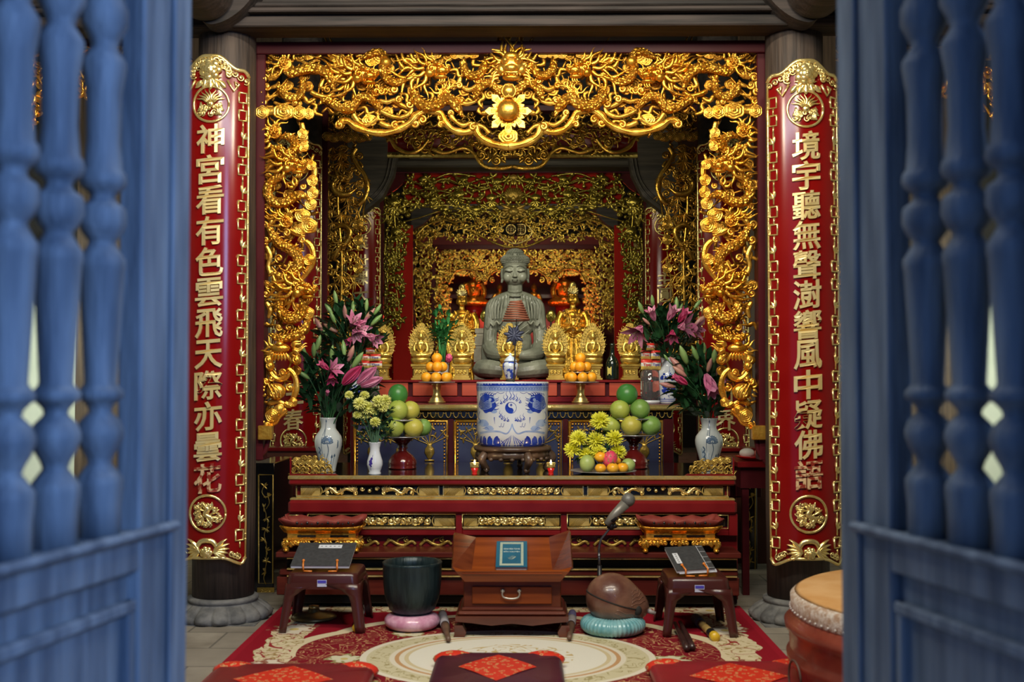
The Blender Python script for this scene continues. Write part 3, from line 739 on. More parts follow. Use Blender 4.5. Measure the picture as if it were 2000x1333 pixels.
# --- clouds and curls that fill the frieze
def cl(m):
    for (x,y,r,a) in ((514,221,13,1.0),(556,220,16,1.35),(586,222,14,1.0),(604,224,11,1.0)): cloud(m,F1,x,-y,r,6,0,6,.45,a)
    rel_tube(m,F1,PV([(505,222),(540,217),(575,220),(612,224)]),9,8,.5,4,2)
    for (x,y,r,a) in ((742,112,14,1.3),(725,120,10,1.2),(830,104,11,1.5),(808,108,11,1.2),(850,106,10,1.3),(905,106,10,1.4),(925,106,9,1.2),(889,107,9,1.2),(602,109,9,1.3),(655,106,9,1.4)): cloud(m,F1,x,-y,r,5,0,1,.4,a)
    for (x,y,r,s) in ((516,155,10,1),(522,170,8,-1),(512,182,9,1),(514,202,9,-1),(577,202,6,1),(735,180,9,1),(745,180,6,-1),(780,196,8,1),(800,205,9,-1),(770,176,8,-1),(665,243,9,1),(812,243,8,1),(823,238,7,-1),(866,240,9,1),(860,230,7,-1),(921,247,8,-1),(935,160,8,1),(897,168,7,-1),(880,222,7,1),(900,197,7,1)):
        curl(m,F1,x,-y,r,1.35,x%6,s,3.0,6,3)
    for pts,r in (([(740,196),(757,200),(770,196),(785,206),(803,214)],5),([(742,216),(762,226),(782,230),(800,222),(806,208)],5),([(900,168),(915,176),(930,168),(940,158)],5),([(893,199),(912,203),(930,198)],5),
                  ([(940,222),(956,218),(966,208)],5),([(528,172),(540,168),(545,160)],4),([(535,200),(552,206),(566,200),(580,204)],4),([(596,150),(592,168),(604,172)],4),([(634,152),(626,170),(640,172)],4),([(745,172),(728,178),(716,176)],5),
                  ([(505,215),(506,190),(512,160),(508,145)],5),([(590,120),(604,126),(616,118),(626,120)],4),([(900,150),(894,165),(884,176)],5),([(960,140),(966,152),(978,160)],4)):
        ribbon(m,F1,PV(pts),r,1,5,lambda t:.6+.4*sin(t*pi))
    mane(m,F1,632,108,4,2.6,3.3,3,30,3.5,2,31); mane(m,F1,690,112,6,.0,.6,3,24,3.5,2,33)
both(cl,'cloud_scroll')
# --- scalloped ribbon under the frieze
def rb(m):
    ribbon(m,F1,PV([(664,240),(680,238),(698,250),(724,259),(751,261),(776,255),(799,243),(815,226),(832,217),(850,219)]),7,6)
    ribbon(m,F1,PV([(850,219),(862,224),(870,240),(884,254),(902,260),(918,258),(930,250)]),7,6)
    ribbon(m,F1,PV([(928,246),(934,264),(952,278),(974,285),(994,288)]),8,7)
    ribbon(m,F1,PV([(930,246),(944,250),(956,262)]),4,7); curl(m,F1,664,-246,8,1.2,2,1,3,6,7); curl(m,F1,826,-236,8,1.2,2,-1,3,6,9); curl(m,F1,862,-246,7,1.2,0,1,3,6,9); curl(m,F1,925,-250,8,1.2,1,1,3.4,6,10)
    ribbon(m,F1,PV([(690,224),(700,238),(714,246),(728,240),(738,232)]),4.5,5); ribbon(m,F1,PV([(742,240),(760,248),(778,244)]),5,5); cloud(m,F1,722,-236,12,5,0,3,.4,1.2); curl(m,F1,772,-246,8,1.2,1,1,3,6,6)
    ribbon(m,F1,PV([(880,226),(890,238),(904,246),(916,242)]),4.5,4)
both(rb,'scalloped_ribbon',GOLD)
# --- sun and dragon mask in the middle
m=MB(); m.ell(F1(993,-219,16),(22*F1.k,15*F1.k,22*F1.k),28,18); sun=m.build('sun_disc',GOLD,scr)
m=MB()
for i in range(16):
    a=2*pi*i/16; big=i%2==0; L=46 if big else 34; w=.20 if big else .17
    o=[(cos(a-w)*18,sin(a-w)*18),(cos(a-w)*(L*.82),sin(a-w)*(L*.82)),(cos(a)*L,sin(a)*L),(cos(a+w)*(L*.82),sin(a+w)*(L*.82)),(cos(a+w)*18,sin(a+w)*18)]
    m.prism([(993+x,-219+y) for x,y in o],F1,0 if big else 4,9 if big else 7)
    for q in (-.09,0,.09): rel_tube(m,F1,[(993+cos(a+q)*20,-219+sin(a+q)*20),(993+cos(a+q)*L*.75,-219+sin(a+q)*L*.75)],.9,5,1,3,9 if big else 7)
m.build('sun_petals',GOLD,scr)
m=MB(); cloud(m,F1,993,-268,15,5,0,5,.4,1.3); m.build('cloud_boss',GOLD,scr)
m=MB(); fx,fy=999,132
for (x,y,w,a,b,c) in ((0,0,14,26,16,24),(0,8,26,13,10,9),(-12,-6,26,8,8,8),(12,-6,26,8,8,8),(0,-16,20,16,10,10),(-18,8,16,11,8,12),(18,8,16,11,8,12),(0,24,16,18,10,7),(0,16,22,20,8,6),(-26,-2,8,10,8,14),(26,-2,8,10,8,14)):
    m.ell(F1(fx+x,-(fy+y),w),(a*F1.k,b*F1.k,c*F1.k),14,9)
for s in (-1,1): m.ell(F1(fx+s*12,-(fy-6),34),3.6*F1.k,8,6)
rn=random.Random(4)
for lay,(n,L,w,l0) in enumerate(((17,74,7,4),(14,54,6.5,10),(11,34,5.5,18))):
    for i in range(n):
        a=-.5+(pi+1.0)*i/(n-1); flame(m,F1,fx+cos(a)*16,-(fy-4)+sin(a)*14,a+rn.uniform(-.1,.1),L*rn.uniform(.8,1.1)*(.62+.30*max(0,sin(a))),w,.35*(-1)**i,6,l0)
for s in (-1,1):
    for i in range(4): flame(m,F1,fx+s*(16+3*i),-(fy+6+6*i),(0 if s>0 else pi)-s*(.2+.15*i),26,4,.4*s,6,14)
    for i in range(3): m.ell(F1(fx+s*(5+6*i),-(fy+20),26),(2.2*F1.k,2*F1.k,4*F1.k),6,5)
m.build('dragon_mask',GOLD,scr)
m=MB(); m.ell(F1(994,-182,14),(14*F1.k,11*F1.k,15*F1.k),18,12)
for i in range(7): rel_tube(m,F1,PV([(994+(i-3)*2,168),(994+(i-3)*4.6,182),(994+(i-3)*2,196)]),1.3,5,1,4,22-abs(i-3)*1.6)
m.build('flaming_pearl',GOLD,scr)
# --- the hanging side pieces
def s1(m):
    whorl(m,F1,537,258,18,.8,3.8,8,24,3); mane(m,F1,540,272,14,3.0,5.4,7,30,5,4,8)
    scaly(m,F1,PV([(548,272,3),(562,268,5),(574,276,6),(578,290,6),(566,300,5),(550,304,4),(534,312,3)]),8.5,5,3)
    head(m,F1,572,-325,42,1,1,12); mane(m,F1,556,330,12,2.2,4.2,8,34,5,4,5)
    scaly(m,F1,PV([(560,348,3),(540,352,4),(526,366,5),(526,384,5),(540,397,6),(560,396,6),(580,384,5),(596,384,4),(606,394,3)]),9.5,5,4,fins=-1)
    claw(m,F1,570,262,11,1.3,6); claw(m,F1,520,418,12,3.6,5)
    mane(m,F1,578,368,4,1.5,2.9,4,20,5,6,2)
both(s1,'dragon')
def s2(m):
    whorl(m,F1,560,432,17,.7,3.6,8,30,6); mane(m,F1,548,420,6,2.5,3.3,4,34,4,4,8)
    scaly(m,F1,PV([(520,440,2),(530,452,3),(538,466,4),(552,480,5),(570,488,6),(583,502,7),(585,520,7),(574,536,6),(556,544,5),(538,536,4),(526,540,3)]),10,5,4)
    head(m,F1,592,-566,44,1,1,14); mane(m,F1,566,566,16,1.6,4.6,12,36,6,5,6)
    rel_tube(m,F1,PV([(540,556),(560,560),(590,566)]),14,10,.8,5,3)
    scaly(m,F1,PV([(560,580,3),(548,600,4),(556,618,6),(574,624,7),(590,614,7),(594,596,6),(586,584,4)]),9.5,5,5)
    claw(m,F1,536,494,11,3.3,5); claw(m,F1,522,640,12,1.2,5)
    scaly(m,F1,PV([(526,652,3),(548,662,4),(572,658,5),(594,644,5),(608,624,4)]),8,5,3)
both(s2,'dragon')
def s3(m):   # little phoenix-like bird, knobs and tortoise block
    m.ell(F1(549,-681,8),(20*F1.k,9*F1.k,10*F1.k),14,9); m.ell(F1(549,-673,12),(9*F1.k,7*F1.k,6*F1.k),10,7)
    mane(m,F1,545,684,10,2.4,3.8,6,26,5,6,3); mane(m,F1,566,682,8,-.6,.7,6,26,5,5,4); 
    for i in range(6): leaf(m,F1,536+5*i,-(690),-1.9+.14*i,16,7,10)
    for x,y in ((527,704),(581,704),(529,716)): m.ell(F1(x,-y,6),(9*F1.k,8*F1.k,10*F1.k),12,8); curl(m,F1,x,-y,8,1.3,1,1,2.6,6,10)
    m.ell(F1(541,-765,8),(19*F1.k,11*F1.k,16*F1.k),16,10)
    for i in range(3): rel_tube(m,F1,PV([(526+7*i,748+2*i),(534+8*i,764),(540+6*i,778)]),2,6,1,4,18)
    curl(m,F1,537,-770,8,1.3,0,1,2.2,6,16); mane(m,F1,532,762,14,2.3,4.2,5,12,4,4,3)
both(s3,'carved_animal')
def s4(m):
    for (x,y,r,a) in ((609,324,10,1.0),(611,354,11,1.0),(612,378,11,1.0),(608,400,12,1.0),(592,422,13,1.2),(606,442,15,1.0),(590,448,11,1.1),(604,508,11,1.0),(603,612,12,1.0),(592,262,10,1),(594,288,10,1),(532,812,13,1.0),(545,800,9,1),(580,600,8,1),(527,705,8,1),(573,786,9,1)): cloud(m,F1,x,-y,r,5,1,4,.5,a)
    for pts,r in (([(590,240),(592,256),(598,270),(586,276)],6),([(585,300),(594,284),(602,276)],5),([(598,312),(612,326),(614,342),(608,352)],7),([(609,362),(614,376),(610,392),(600,408)],7),([(598,412),(588,428),(596,442),(606,454)],7),
                  ([(596,470),(608,482),(612,500),(606,520),(594,540),(584,552)],7),([(604,616),(598,634),(590,650),(572,668)],6.5),([(562,720),(574,732),(579,750),(576,770),(570,784)],6.5),([(570,692),(580,700)],4),
                  ([(556,786),(566,792),(580,782)],6),([(560,800),(545,812),(538,824),(522,830)],7),([(524,720),(532,734),(546,742),(560,736),(566,724)],6),([(524,790),(540,784),(556,790)],6),([(520,420),(530,432),(526,446)],5),([(520,480),(528,500),(524,520),(530,540)],5),
                  ([(578,552),(560,548),(540,552),(524,560)],5),([(520,590),(528,606),(524,622)],5),([(566,448),(580,456),(596,462)],6)):
        ribbon(m,F1,PV(pts),r,1,5,lambda t:.65+.35*sin(t*pi))
    rn=random.Random(5)
    for (x,y) in ((524,404),(518,440),(520,470),(524,345),(590,470),(560,455),(545,505),(570,520),(596,530),(524,560),(520,575),(600,590),(545,640),(565,640),(590,660),(530,740),(553,728),(548,796),(566,758),(520,745),(522,830),(585,340),(560,300),(592,365)):
        curl(m,F1,x,-y,rn.uniform(6,9),1.3,rn.random()*6,rn.choice((-1,1)),2.6,6,1)
both(s4,'cloud_scroll')

def bgfill(m):
    fill(m,F1,[(504,104),(985,104),(985,180),(950,210),(905,225),(850,212),(800,236),(751,256),(700,245),(660,215),(600,225),(504,225)],85,21,3,-11,'rrroo',.9)
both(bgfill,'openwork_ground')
def bgfill2(m):
    fill(m,F1,[(517,232),(575,232),(588,262),(612,320),(614,400),(606,455),(612,500),(596,560),(606,610),(585,660),(578,720),(575,780),(540,828),(517,828)],52,20,5,-11,'rrroo',.9)
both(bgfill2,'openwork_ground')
# ---------------------------------------------------------------- offering table
DT=5.65
TT=W(1000,931,DT).z
def on(px,py,z0):
    d=W(px,py,1.0)-CAM; k=(z0-CAM.z)/d.z; return CAM+d*k
tb=thing('offering_table','long dark red offering table with gilt carved friezes and a black lacquer top','table',(0,DT,0))
xa,xb=W(564,940,DT).x,W(1436,940,DT).x
DBK=6.55
def rbox(m,x0,x1,y0,y1,D,dep=None,b=.004,zt=None):
    """slab whose face fills these pixels at depth D"""
    a=W(x0,(y0+y1)/2,D).x; c=W(x1,(y0+y1)/2,D).x; z1=W(1000,y0,D).z if zt is None else zt; z0=W(1000,y1,D).z
    m.box(a,c,D,(D+dep) if dep else DBK,z0,z1,b=b)
m=MB(); rbox(m,566,1434,931,934,DT+.004,b=.002,zt=TT); m.build('black_top',BLACK,tb)
m=MB(); rbox(m,562,1438,930,938,DT-.006,.02,.004); rbox(m,578,1424,969,974,DT+.015,.05); rbox(m,566,1436,974,979,DT-.0,.05,.004); m.build('gilt_moulding',GOLD2,tb)
m=MB(); rbox(m,563,1437,937,949,DT,.9,.008); rbox(m,576,1426,949,970,DT+.05,.85); rbox(m,562,1440,979,1005,DT-.02,.9,.012); rbox(m,560,1441,1004,1172,DT+.045,.9); 
for x0,x1 in ((560,592),(597,601),(890,903),(1095,1108),(1392,1396),(1424,1441)): rbox(m,x0,x1,1004,1047,DT-.0,.1,.003)
rbox(m,601,890,1036,1047,DT,.1,.004); rbox(m,903,1095,1036,1047,DT,.1,.004); rbox(m,1108,1424,1036,1047,DT,.1,.004); 
m.build('table_body',LACQ3,tb)
m=MB()
for x0,x1 in ((601,889),(904,1094),(1109,1391)): rbox(m,x0,x1,1031,1035,DT-.004,.03,.002)
for x0,x1,y in ((560,1440,1091),(560,1440,1112),(560,1440,1126)): rbox(m,x0,x1,y,y+2.5,DT-.13,.05,.001)
m.build('gilt_line',GOLD2,tb)
m=MB(); rbox(m,538,1448,1080,1091,DT-.17,.25,.004,zt=W(1000,1068,DT+.03).z)
rbox(m,545,1442,1114,1126,DT-.12,.2,.006); rbox(m,540,1444,1128,1164,DT-.11,.2,.004); m.build('step_ledge',mat('ledge_wood',(.075,.009,.006),(.12,.018,.010),.38,0,scale=6,stretch=(.4,5,5),coat=.1,spec=.3),tb)
m=MB(); rbox(m,560,1440,1094,1114,DT-.06,.1); rbox(m,560,1440,1164,1180,DT-.06,.1); m.build('gap_shade_strip',DARKVOID,tb)  # near-black strips stand in for the shade of the recesses
# gilt openwork panels
LATT=mat('gilt_lattice_ground',(.50,.34,.08),(.62,.44,.14),.45,.4,scale=30)
def lattice_panel(x0,x1,y0,y1,D,kind,sd):
    F=PF(D); c=(x0+x1)/2; w=(x1-x0)
    m=MB(); e=.14*w if w>120 else 0
    if e:
        for a,b in ((x0,x0+e),(x1-e,x1)):
            q=[(a,-y1),(b,-y1),(b,-y0),(a,-y0)]; m.prism(q,F,-2,-.5)
            s=-1 if a==x0 else 1; t=a
            while t<b+0: 
                m.tube([F(max(a,min(b,t)),-y0,0),F(max(a,min(b,t+s*(y1-y0)*.9)),-y1,0)],.9*F.k,4); t+=3.2
        for a in (x0+e,x1-e): rel_tube(m,F,PV([(a,y0),(a+( -4 if a>c else 4),(y0+y1)/2),(a,y1)]),1.4,5,1,3,1)
    m.build('lattice_ground',LATT,tb)
    m=MB(); h=(y1-y0)
    for s in (1,-1):
        X=lambda q:c+s*q*(w/2-e)
        if kind=='wave':
            for i in range(8):
                t=.06+i*.115; curl(m,F,X(t),-(y0+y1)/2+(-1)**i*h*.06,h*.36,1.2,i*1.1,s*(-1)**i,h*.13,6,1)
                rel_tube(m,F,PV([(X(t-.05),y1-2),(X(t),y0+h*.3),(X(t+.07),y0+2)]),h*.11,5,.8,3,0)
        else:
            scaly(m,F,PV([(X(.95),y1-h*.3),(X(.8),y0+h*.2),(X(.65),y1-h*.2),(X(.48),y0+h*.3),(X(.34),y1-h*.35)]),h*.16,4,1)
            for i in range(6): flame(m,F,X(.30),-(y0+h*.7),(pi/2 if s>0 else pi/2)-s*(.95-i*.32),h*(1.3-.13*i),h*.12,.2*s,5,1)
            for i in range(4): flame(m,F,X(.55+.1*i),-(y0+h*.8),(pi/2)-s*.5,h*.7,h*.11,.3,5,1)
            for i in range(6): curl(m,F,X(.15+.14*i),-(y0+h*(.75 if i%2 else .3)),h*.25,1.1,i,s,h*.10,5,0)
    if kind=='wave': rose(m,F,c,-(y0+y1)/2,h*.3,1)
    else: m.ell(F(c,-(y0+y1)/2,2),h*.2*F.k,10,8)
    m.build('frieze_carving',GOLD3 if 0 else GOLD2,tb)
m=MB(); rbox(m,588,1416,950,969,DT+.047,.01); rbox(m,592,890,1006,1030,DT+.042,.01);rbox(m,903,1095,1006,1030,DT+.042,.01);rbox(m,1108,1424,1006,1030,DT+.042,.01); m.build('dark_backing',BLACK,tb)
for x0,x1 in ((588,856),(868,1138),(1150,1412)): lattice_panel(x0,x1,950,968,DT+.03,'bird' if x0!=868 else 'wave',1)
for x0,x1 in ((604,888),(906,1092),(1112,1390)): lattice_panel(x0,x1,1008,1028,DT+.02,'wave',2)
m=MB()
for x in (857,866,1139,1148,579,1421): rbox(m,x-1,x+1,950,970,DT+.03,.02,.0)
for x0,x1,y0,y1 in ((601,890,1005,1031),(903,1095,1005,1031),(1108,1391,1005,1031),(562,590,1007,1030),(1398,1422,1007,1033)):
    F=PF(DT-.004); rel_tube(m,F,PV([(x0,y0),(x1,y0),(x1,y1),(x0,y1),(x0,y0)]),1.2,5,1,1,0)
m.build('gilt_line',GOLD2,tb)
# low cloud relief behind the ledge
F=PF(DT+.04); m=MB()
for x0 in (708,780,850,1118,1190,1260):
    rel_tube(m,F,PV([(x0-30,1066),(x0-18,1056),(x0-6,1062),(x0+8,1066),(x0+24,1058),(x0+32,1064)]),3.2,6,.6,4,1)
    curl(m,F,x0+14,-1055,6,1.2,1,1,1.8,6,1); flame(m,F,x0-4,-1060,.9,18,2.6,.4,6,1); curl(m,F,x0-20,-1054,5,1.2,1,-1,1.6,6,1)
m.build('cloud_relief',GOLD3,tb)
# gilded wave crests at the two ends of the top
def crest(x0,x1,lab):
    s=1 if x0<1000 else -1; D=DT+.03; F=PF(D)
    t=thing('gilded_wave_ornament',lab,'ornament',(W((x0+x1)/2,927,D).x,D,TT)); m=MB()
    a,b=(x0-4,x1+14) if s>0 else (x0-14,x1+4); m.prism(PV([(a,931),(b,931),(b-(8 if s>0 else 0),926),(a+(0 if s>0 else 8),926)]),F,-8,6)
    xx=x0-4 if s>0 else x1+2; m.prism(PV([(xx,931),(xx+3,931),(xx+3,896),(xx,893)]),F,-6,5); m.build('red_base',LACQ3,t)
    m=MB(); o=[(x0,926),(x0,898),(x0+22,892),(x0+60,896),(x0+78,912),(x0+80,926)]
    if s<0: o=[(x0+x1-p[0],p[1]) for p in o]
    fill(m,F,o,46,10,x0,2,'crff',.75)
    for i in range(6):
        X=x0+8+i*12.5 if s>0 else x1-8-i*12.5
        rel_tube(m,F,PV([(X-7,925),(X-4,915),(X+2,911),(X+7,918),(X+8,925)]),1.8,6,.8,3,4)
        if i<5: cloud(m,F,X,-(900+i*1.5),7,6,0,2,.5,1,14,2)
    m.build('wave_carving',GOLD3,t)
crest(571,648,'gilded openwork wave ornament on the table end by the brass gong'); crest(1350,1428,'gilded openwork wave ornament on the table end beside the plate of eggs')

# ---------------------------------------------------------------- upper altar
DA=6.62; AT=W(1000,790,DA).z
ua=thing('upper_altar','tall red altar with dark bluish panels of gilt vases behind the offering table','altar',(0,DA,0))
xa,xb=W(686,850,DA).x,W(1316,850,DA).x
m=MB(); m.box(xa,xb,DA+.02,8.3,0,AT-.036,b=.004)
for x0,x1 in ((684,690),(875,886),(1099,1110),(1296,1316)): pbox(m,x0,x1,815,960,DA,.06)
m.build('altar_body',LACQ2,ua)
m=MB(); m.box(W(684,790,DA).x,W(1330,790,DA).x,DA-.0,8.3,AT-.035,AT,b=.006); m.build('altar_top',mat('plum_lacquer_top',(.10,.02,.02),(.14,.028,.025),.2,0,scale=6,coat=.5),ua)
m=MB(); F=PF(DA-.02)
m.tube([F(686,-797,0),F(1336,-797,0)],6*F.k,12); m.ell(F(1338,-796,0),(9*F.k,.03,7*F.k),10,8); rel_tube(m,F,PV([(1330,799),(1342,795),(1350,786)]),4,8,1,3)
m.build('gilt_rail',GOLD2,ua)
m=MB(); F=PF(DA-.002); pbox(m,688,1314,804,819,DA-.004,.03); m.build('dark_band',BLACK,ua)
m=MB(); F=PF(DA-.012)
for i in range(42):
    x=692+i*14.9
    rel_tube(m,F,PV([(x,806),(x+1.2,813),(x+5,816),(x+8.8,813),(x+10,806)]),.9,5,1,3); m.ell(F(x+12.4,-808,0),1.3*F.k,6,4)
m.build('arch_beading',GOLD3,ua)
DAYBLUE=mat('daylight_blue_lacquer_panel',(.035,.035,.095),(.06,.075,.15),.3,0,scale=5,coat=.4)  # dark lacquer; the blue of reflected daylight is put into its colour
def vpanel(x0,x1,y0,y1,sd):
    m=MB(); pbox(m,x0,x1,y0,y1,DA+.012,.02,0); p=m.build('painted_panel',DAYBLUE,ua)
    F=PF(DA+.008); m=MB()
    rel_tube(m,F,PV([(x0+3,y0+3),(x1-3,y0+3),(x1-3,y1+40),(x0+3,y1+40),(x0+3,y0+3)]),3.2,6,.8,1)
    n=int((x1-x0)/6)
    for i in range(n): m.ell(F(x0+9+i*(x1-x0-18)/(n-1),-(y0+9),1),2.2*F.k,6,4)
    for x in (x0+8,x1-8):
        for i in range(13): m.ell(F(x,-(y0+9+i*6.6),1),2.0*F.k,6,4)
    m.build('gilt_beaded_frame',GOLD,p)
    rn=random.Random(sd); m=MB(); xs=[x0+.2*(x1-x0),x0+.5*(x1-x0),x0+.8*(x1-x0)]
    for i,x in enumerate(xs):
        yb=y1-8; k=rn.choice((1.,.9)) 
        m.lathe([(3*F.k,0),(5*F.k,3*F.k),(10*F.k,12*F.k),(9*F.k,20*F.k),(4*F.k,26*F.k),(6*F.k,30*F.k)],tuple(F(x,-(yb),0)),10,sy=.3)
        rel_tube(m,F,PV([(x-9,yb+3),(x+9,yb+3)]),2.2,5,1,2)
        for q in range(8):
            a=pi/2+(q-3.5)*.33; L=rn.uniform(18,40); ex,ey=x+cos(a)*L,(yb-28)-sin(a)*L
            rel_tube(m,F,PV([(x,yb-28),((x+ex)/2+rn.uniform(-3,3),(yb-28+ey)/2),(ex,ey)]),.9,5,1,3)
            for z in range(3): leaf(m,F,ex,-ey,a+z*2.1,8,3.6,1)
            if q%3==0: rose(m,F,ex,-ey,4.2,1,5)
    m.build('gilt_vases_of_flowers',GOLD3,p)
vpanel(690,876,820,905,1); vpanel(886,1099,820,905,2); vpanel(1110,1296,820,905,3)
# riser that carries the statues
DR=7.08; RT=W(1000,743,DR).z
rs=thing('statue_riser','low orange-red wooden riser under the row of small golden statues','riser',(0,DR,AT+.002))
ORW=mat('orange_red_wood',(.42,.055,.022),(.50,.085,.035),.35,0,scale=5,stretch=(.5,4,4),coat=.2)
m=MB(); a,b=W(738,760,DR).x,W(1264,760,DR).x; m.box(a-.02,b+.02,DR+.03,8.25,AT+.002,RT-.014); m.build('frame',LACQ2,rs)
m=MB(); m.box(a-.03,b+.03,DR,8.27,RT-.014,RT,b=.003); m.box(a-.03,b+.03,DR+.005,DR+.05,AT+.002,AT+.035,b=.003); m.build('top_board',LACQ3,rs)
for x0,x1 in ((740,797),(806,893),(902,990),(1003,1088),(1095,1182),(1190,1262)):
    m=MB(); pbox(m,x0,x1,747,774,DR+.012,.03,.003); m.build('drawer_front',ORW,rs)
# ---------------------------------------------------------------- porcelain
def two(name,c1,c2,scale,th,rough=.15,coat=.5,soft=.03,stretch=(1,1,1),warp=0):
    m=mat(name,c1,c2,rough,0,scale=scale,coat=coat,lo=th-soft,hi=th+soft,stretch=stretch,detail=3); return m
WHITE=mat('white_porcelain',(.66,.70,.74),(.72,.75,.78),.12,0,scale=3,coat=.6)
BLUE=mat('cobalt_blue_glaze',(.012,.03,.30),(.02,.06,.45),.15,0,scale=20,coat=.5)
PALEBLUE=mat('washed_blue_glaze',(.22,.33,.62),(.40,.50,.72),.15,0,scale=20,coat=.5)
INK=mat('grey_blue_ink_glaze',(.05,.09,.15),(.12,.18,.26),.2,0,scale=20,coat=.5)
INKPALE=mat('pale_ink_wash',(.32,.42,.50),(.48,.56,.60),.2,0,scale=20,coat=.5)
DBLUE=two('blue_dragon_pattern',(.62,.67,.75),(.03,.07,.42),34,.52)
BRASS=mat('brass',(.55,.42,.13),(.66,.52,.2),.3,.85,scale=10,rvar=.08)
class Cyl:
    """surface of a round pot: u along the girth, v height, d out; radius from a profile"""
    def __init__(s,c,prof,a0=0): s.c=c; s.p=prof; s.a0=a0
    def R(s,v):
        for (r0,z0),(r1,z1) in zip(s.p,s.p[1:]):
            if z0<=v<=z1 and z1>z0: return r0+(r1-r0)*(v-z0)/(z1-z0)
        return s.p[-1][0]
    def __call__(s,u,v,d=0.0):
        r=max(.01,s.R(v)); a=u/max(s.rm,.01)+s.a0; q=r+d
        return Vector((s.c[0]+sin(a)*q,s.c[1]-cos(a)*q,s.c[2]+v))
def patch(mb,fn,out,d=.0006,step=None):
    """filled painted shape laid on a pot: out is a list of (u,v)"""
    cu=sum(p[0] for p in out)/len(out); cv=sum(p[1] for p in out)/len(out); n=len(out); k=3
    vs=[fn(cu,cv,d)]; fs=[]
    for j in range(1,k+1):
        for p in out: vs.append(fn(cu+(p[0]-cu)*j/k,cv+(p[1]-cv)*j/k,d))
    for i in range(n): fs.append((0,1+i,1+(i+1)%n))
    for j in range(k-1):
        for i in range(n): fs.append((1+j*n+i,1+(j+1)*n+i,1+(j+1)*n+(i+1)%n,1+j*n+(i+1)%n))
    mb.add([tuple(v) for v in vs],fs,True)
def stroke(mb,fn,pts,w,d=.0007,n=5,taper=None,closed=False):
    P=smooth_path(pts,n,closed); 
    if closed: P.append(P[0])
    L=[];R=[];N=len(P)
    for i,p in enumerate(P):
        a=P[max(i-1,0)]; b=P[min(i+1,N-1)]; dx,dy=b[0]-a[0],b[1]-a[1]; l=sqrt(dx*dx+dy*dy) or 1; q=w*.5*(taper(i/(N-1)) if taper else 1)
        L.append(fn(p[0]-dy/l*q,p[1]+dx/l*q,d)); R.append(fn(p[0]+dy/l*q,p[1]-dx/l*q,d))
    mb.sheet([L,R])
# --- the great incense urn
DU=5.98; uz=TT; uc=W(1001,887,DU); ux=uc.x
stand=thing('urn_stand','low carved dark wooden stand under the blue and white incense urn','stand',(ux,DU,uz)); k=MPX(DU)
SW=mat('dark_carved_wood',(.05,.028,.018),(.10,.06,.04),.4,0,scale=9,coat=.2); m=MB()
m.lathe([(0,41*k),(74*k,41*k),(76*k,45*k),(74*k,49*k),(0,49*k)],(ux,DU,uz),40); m.build('round_top',SW,stand)
m=MB(); m.lathe([(66*k,25*k),(71*k,32*k),(69*k,41*k),(60*k,41*k)],(ux,DU,uz),60,mod=lambda i,a,z:1+.02*sin(a*20)); 
for i in range(20): 
    a=2*pi*i/20; m.ell((ux+cos(a)*68*k,DU+sin(a)*68*k,uz+26*k),(5*k,5*k,4*k),8,6)
m.build('carved_apron',SW,stand)
for i in range(5):
    a=-pi/2+.42+i*2*pi/5; P=[(70,36),(78,26),(70,14),(64,6),(70,0)]
    m=MB(); m.tube([(ux+cos(a)*r*k,DU+sin(a)*r*k,uz+max(z,5)*k) for r,z in smooth_path(P,4)],[8*k,8.5*k,6*k,5*k,6*k],8); m.build('leg',SW,stand)
UH=124*k; UR=70*k; u0=uz+49*k+.0015
prof=[(.0,0),(.88*UR,0),(.90*UR,.01),(.93*UR,.04*UH),(1.0*UR,.25*UH),(.985*UR,.6*UH),(1.0*UR,.85*UH),(1.015*UR,.97*UH),(1.0*UR,UH),(.92*UR,UH),(.90*UR,.8*UH),(0,.8*UH)]
urn=thing('incense_urn','large white porcelain incense urn painted with blue dragons and a yin-yang','urn',(ux,DU,u0))
m=MB(); m.lathe([(r,z) for r,z in prof],(ux,DU,u0),72); m.build('urn_body',WHITE,urn)
ash=MB(); ash.lathe([(0,.825*UH),(.895*UR,.82*UH)],(ux,DU,u0),40); ash.build('ash',mat('pale_incense_ash',(.30,.28,.25),(.42,.40,.36),.9,0,scale=40,bump=.6),urn)
C=Cyl((ux,DU,u0),prof[1:9]); C.rm=UR
U=lambda x,y:((x-1001)*k*1.0,(887-y)*k)
def ua_(x): # screen x offset to arc length
    return math.asin(max(-.98,min(.98,(x-1001)*k/UR)))*UR
Q=lambda pts:[(ua_(x),(887-y)*k) for x,y in pts]
m=MB(); stroke(m,C,[(-3.0*UR,.955*UH),(0,.955*UH),(3.0*UR,.955*UH)],.014*1,n=30); m.build('blue_rim_band',BLUE,urn)
m=MB(); stroke(m,C,[(-3.0*UR,.895*UH),(0,.895*UH),(3.0*UR,.895*UH)],.028,n=30); b=m.build('fret_band',PALEBLUE,urn)
m=MB()
for i in range(-34,35):
    u=i*.0165; stroke(m,C,[(u-.006,.872*UH),(u-.006,.915*UH),(u+.005,.915*UH),(u+.005,.885*UH),(u,.885*UH)],.002,.0011,n=2)
m.build('fret_marks',BLUE,urn)
m=MB()   # yin-yang with flames
cx,cy,r=1000,812,10.5
cx=998.5; half=[(cx+cos(a)*r*1.0,cy-sin(a)*r) for a in [pi/2+pi*i/12 for i in range(13)]]+[(cx+cos(a)*r/2,cy+r/2-sin(a)*r/2) for a in [-pi/2+pi*i/8 for i in range(1,9)]][:8]+[(cx-cos(a)*r/2,cy-r/2-sin(a)*r/2) for a in [-pi/2+pi*i/8 for i in range(1,8)]]
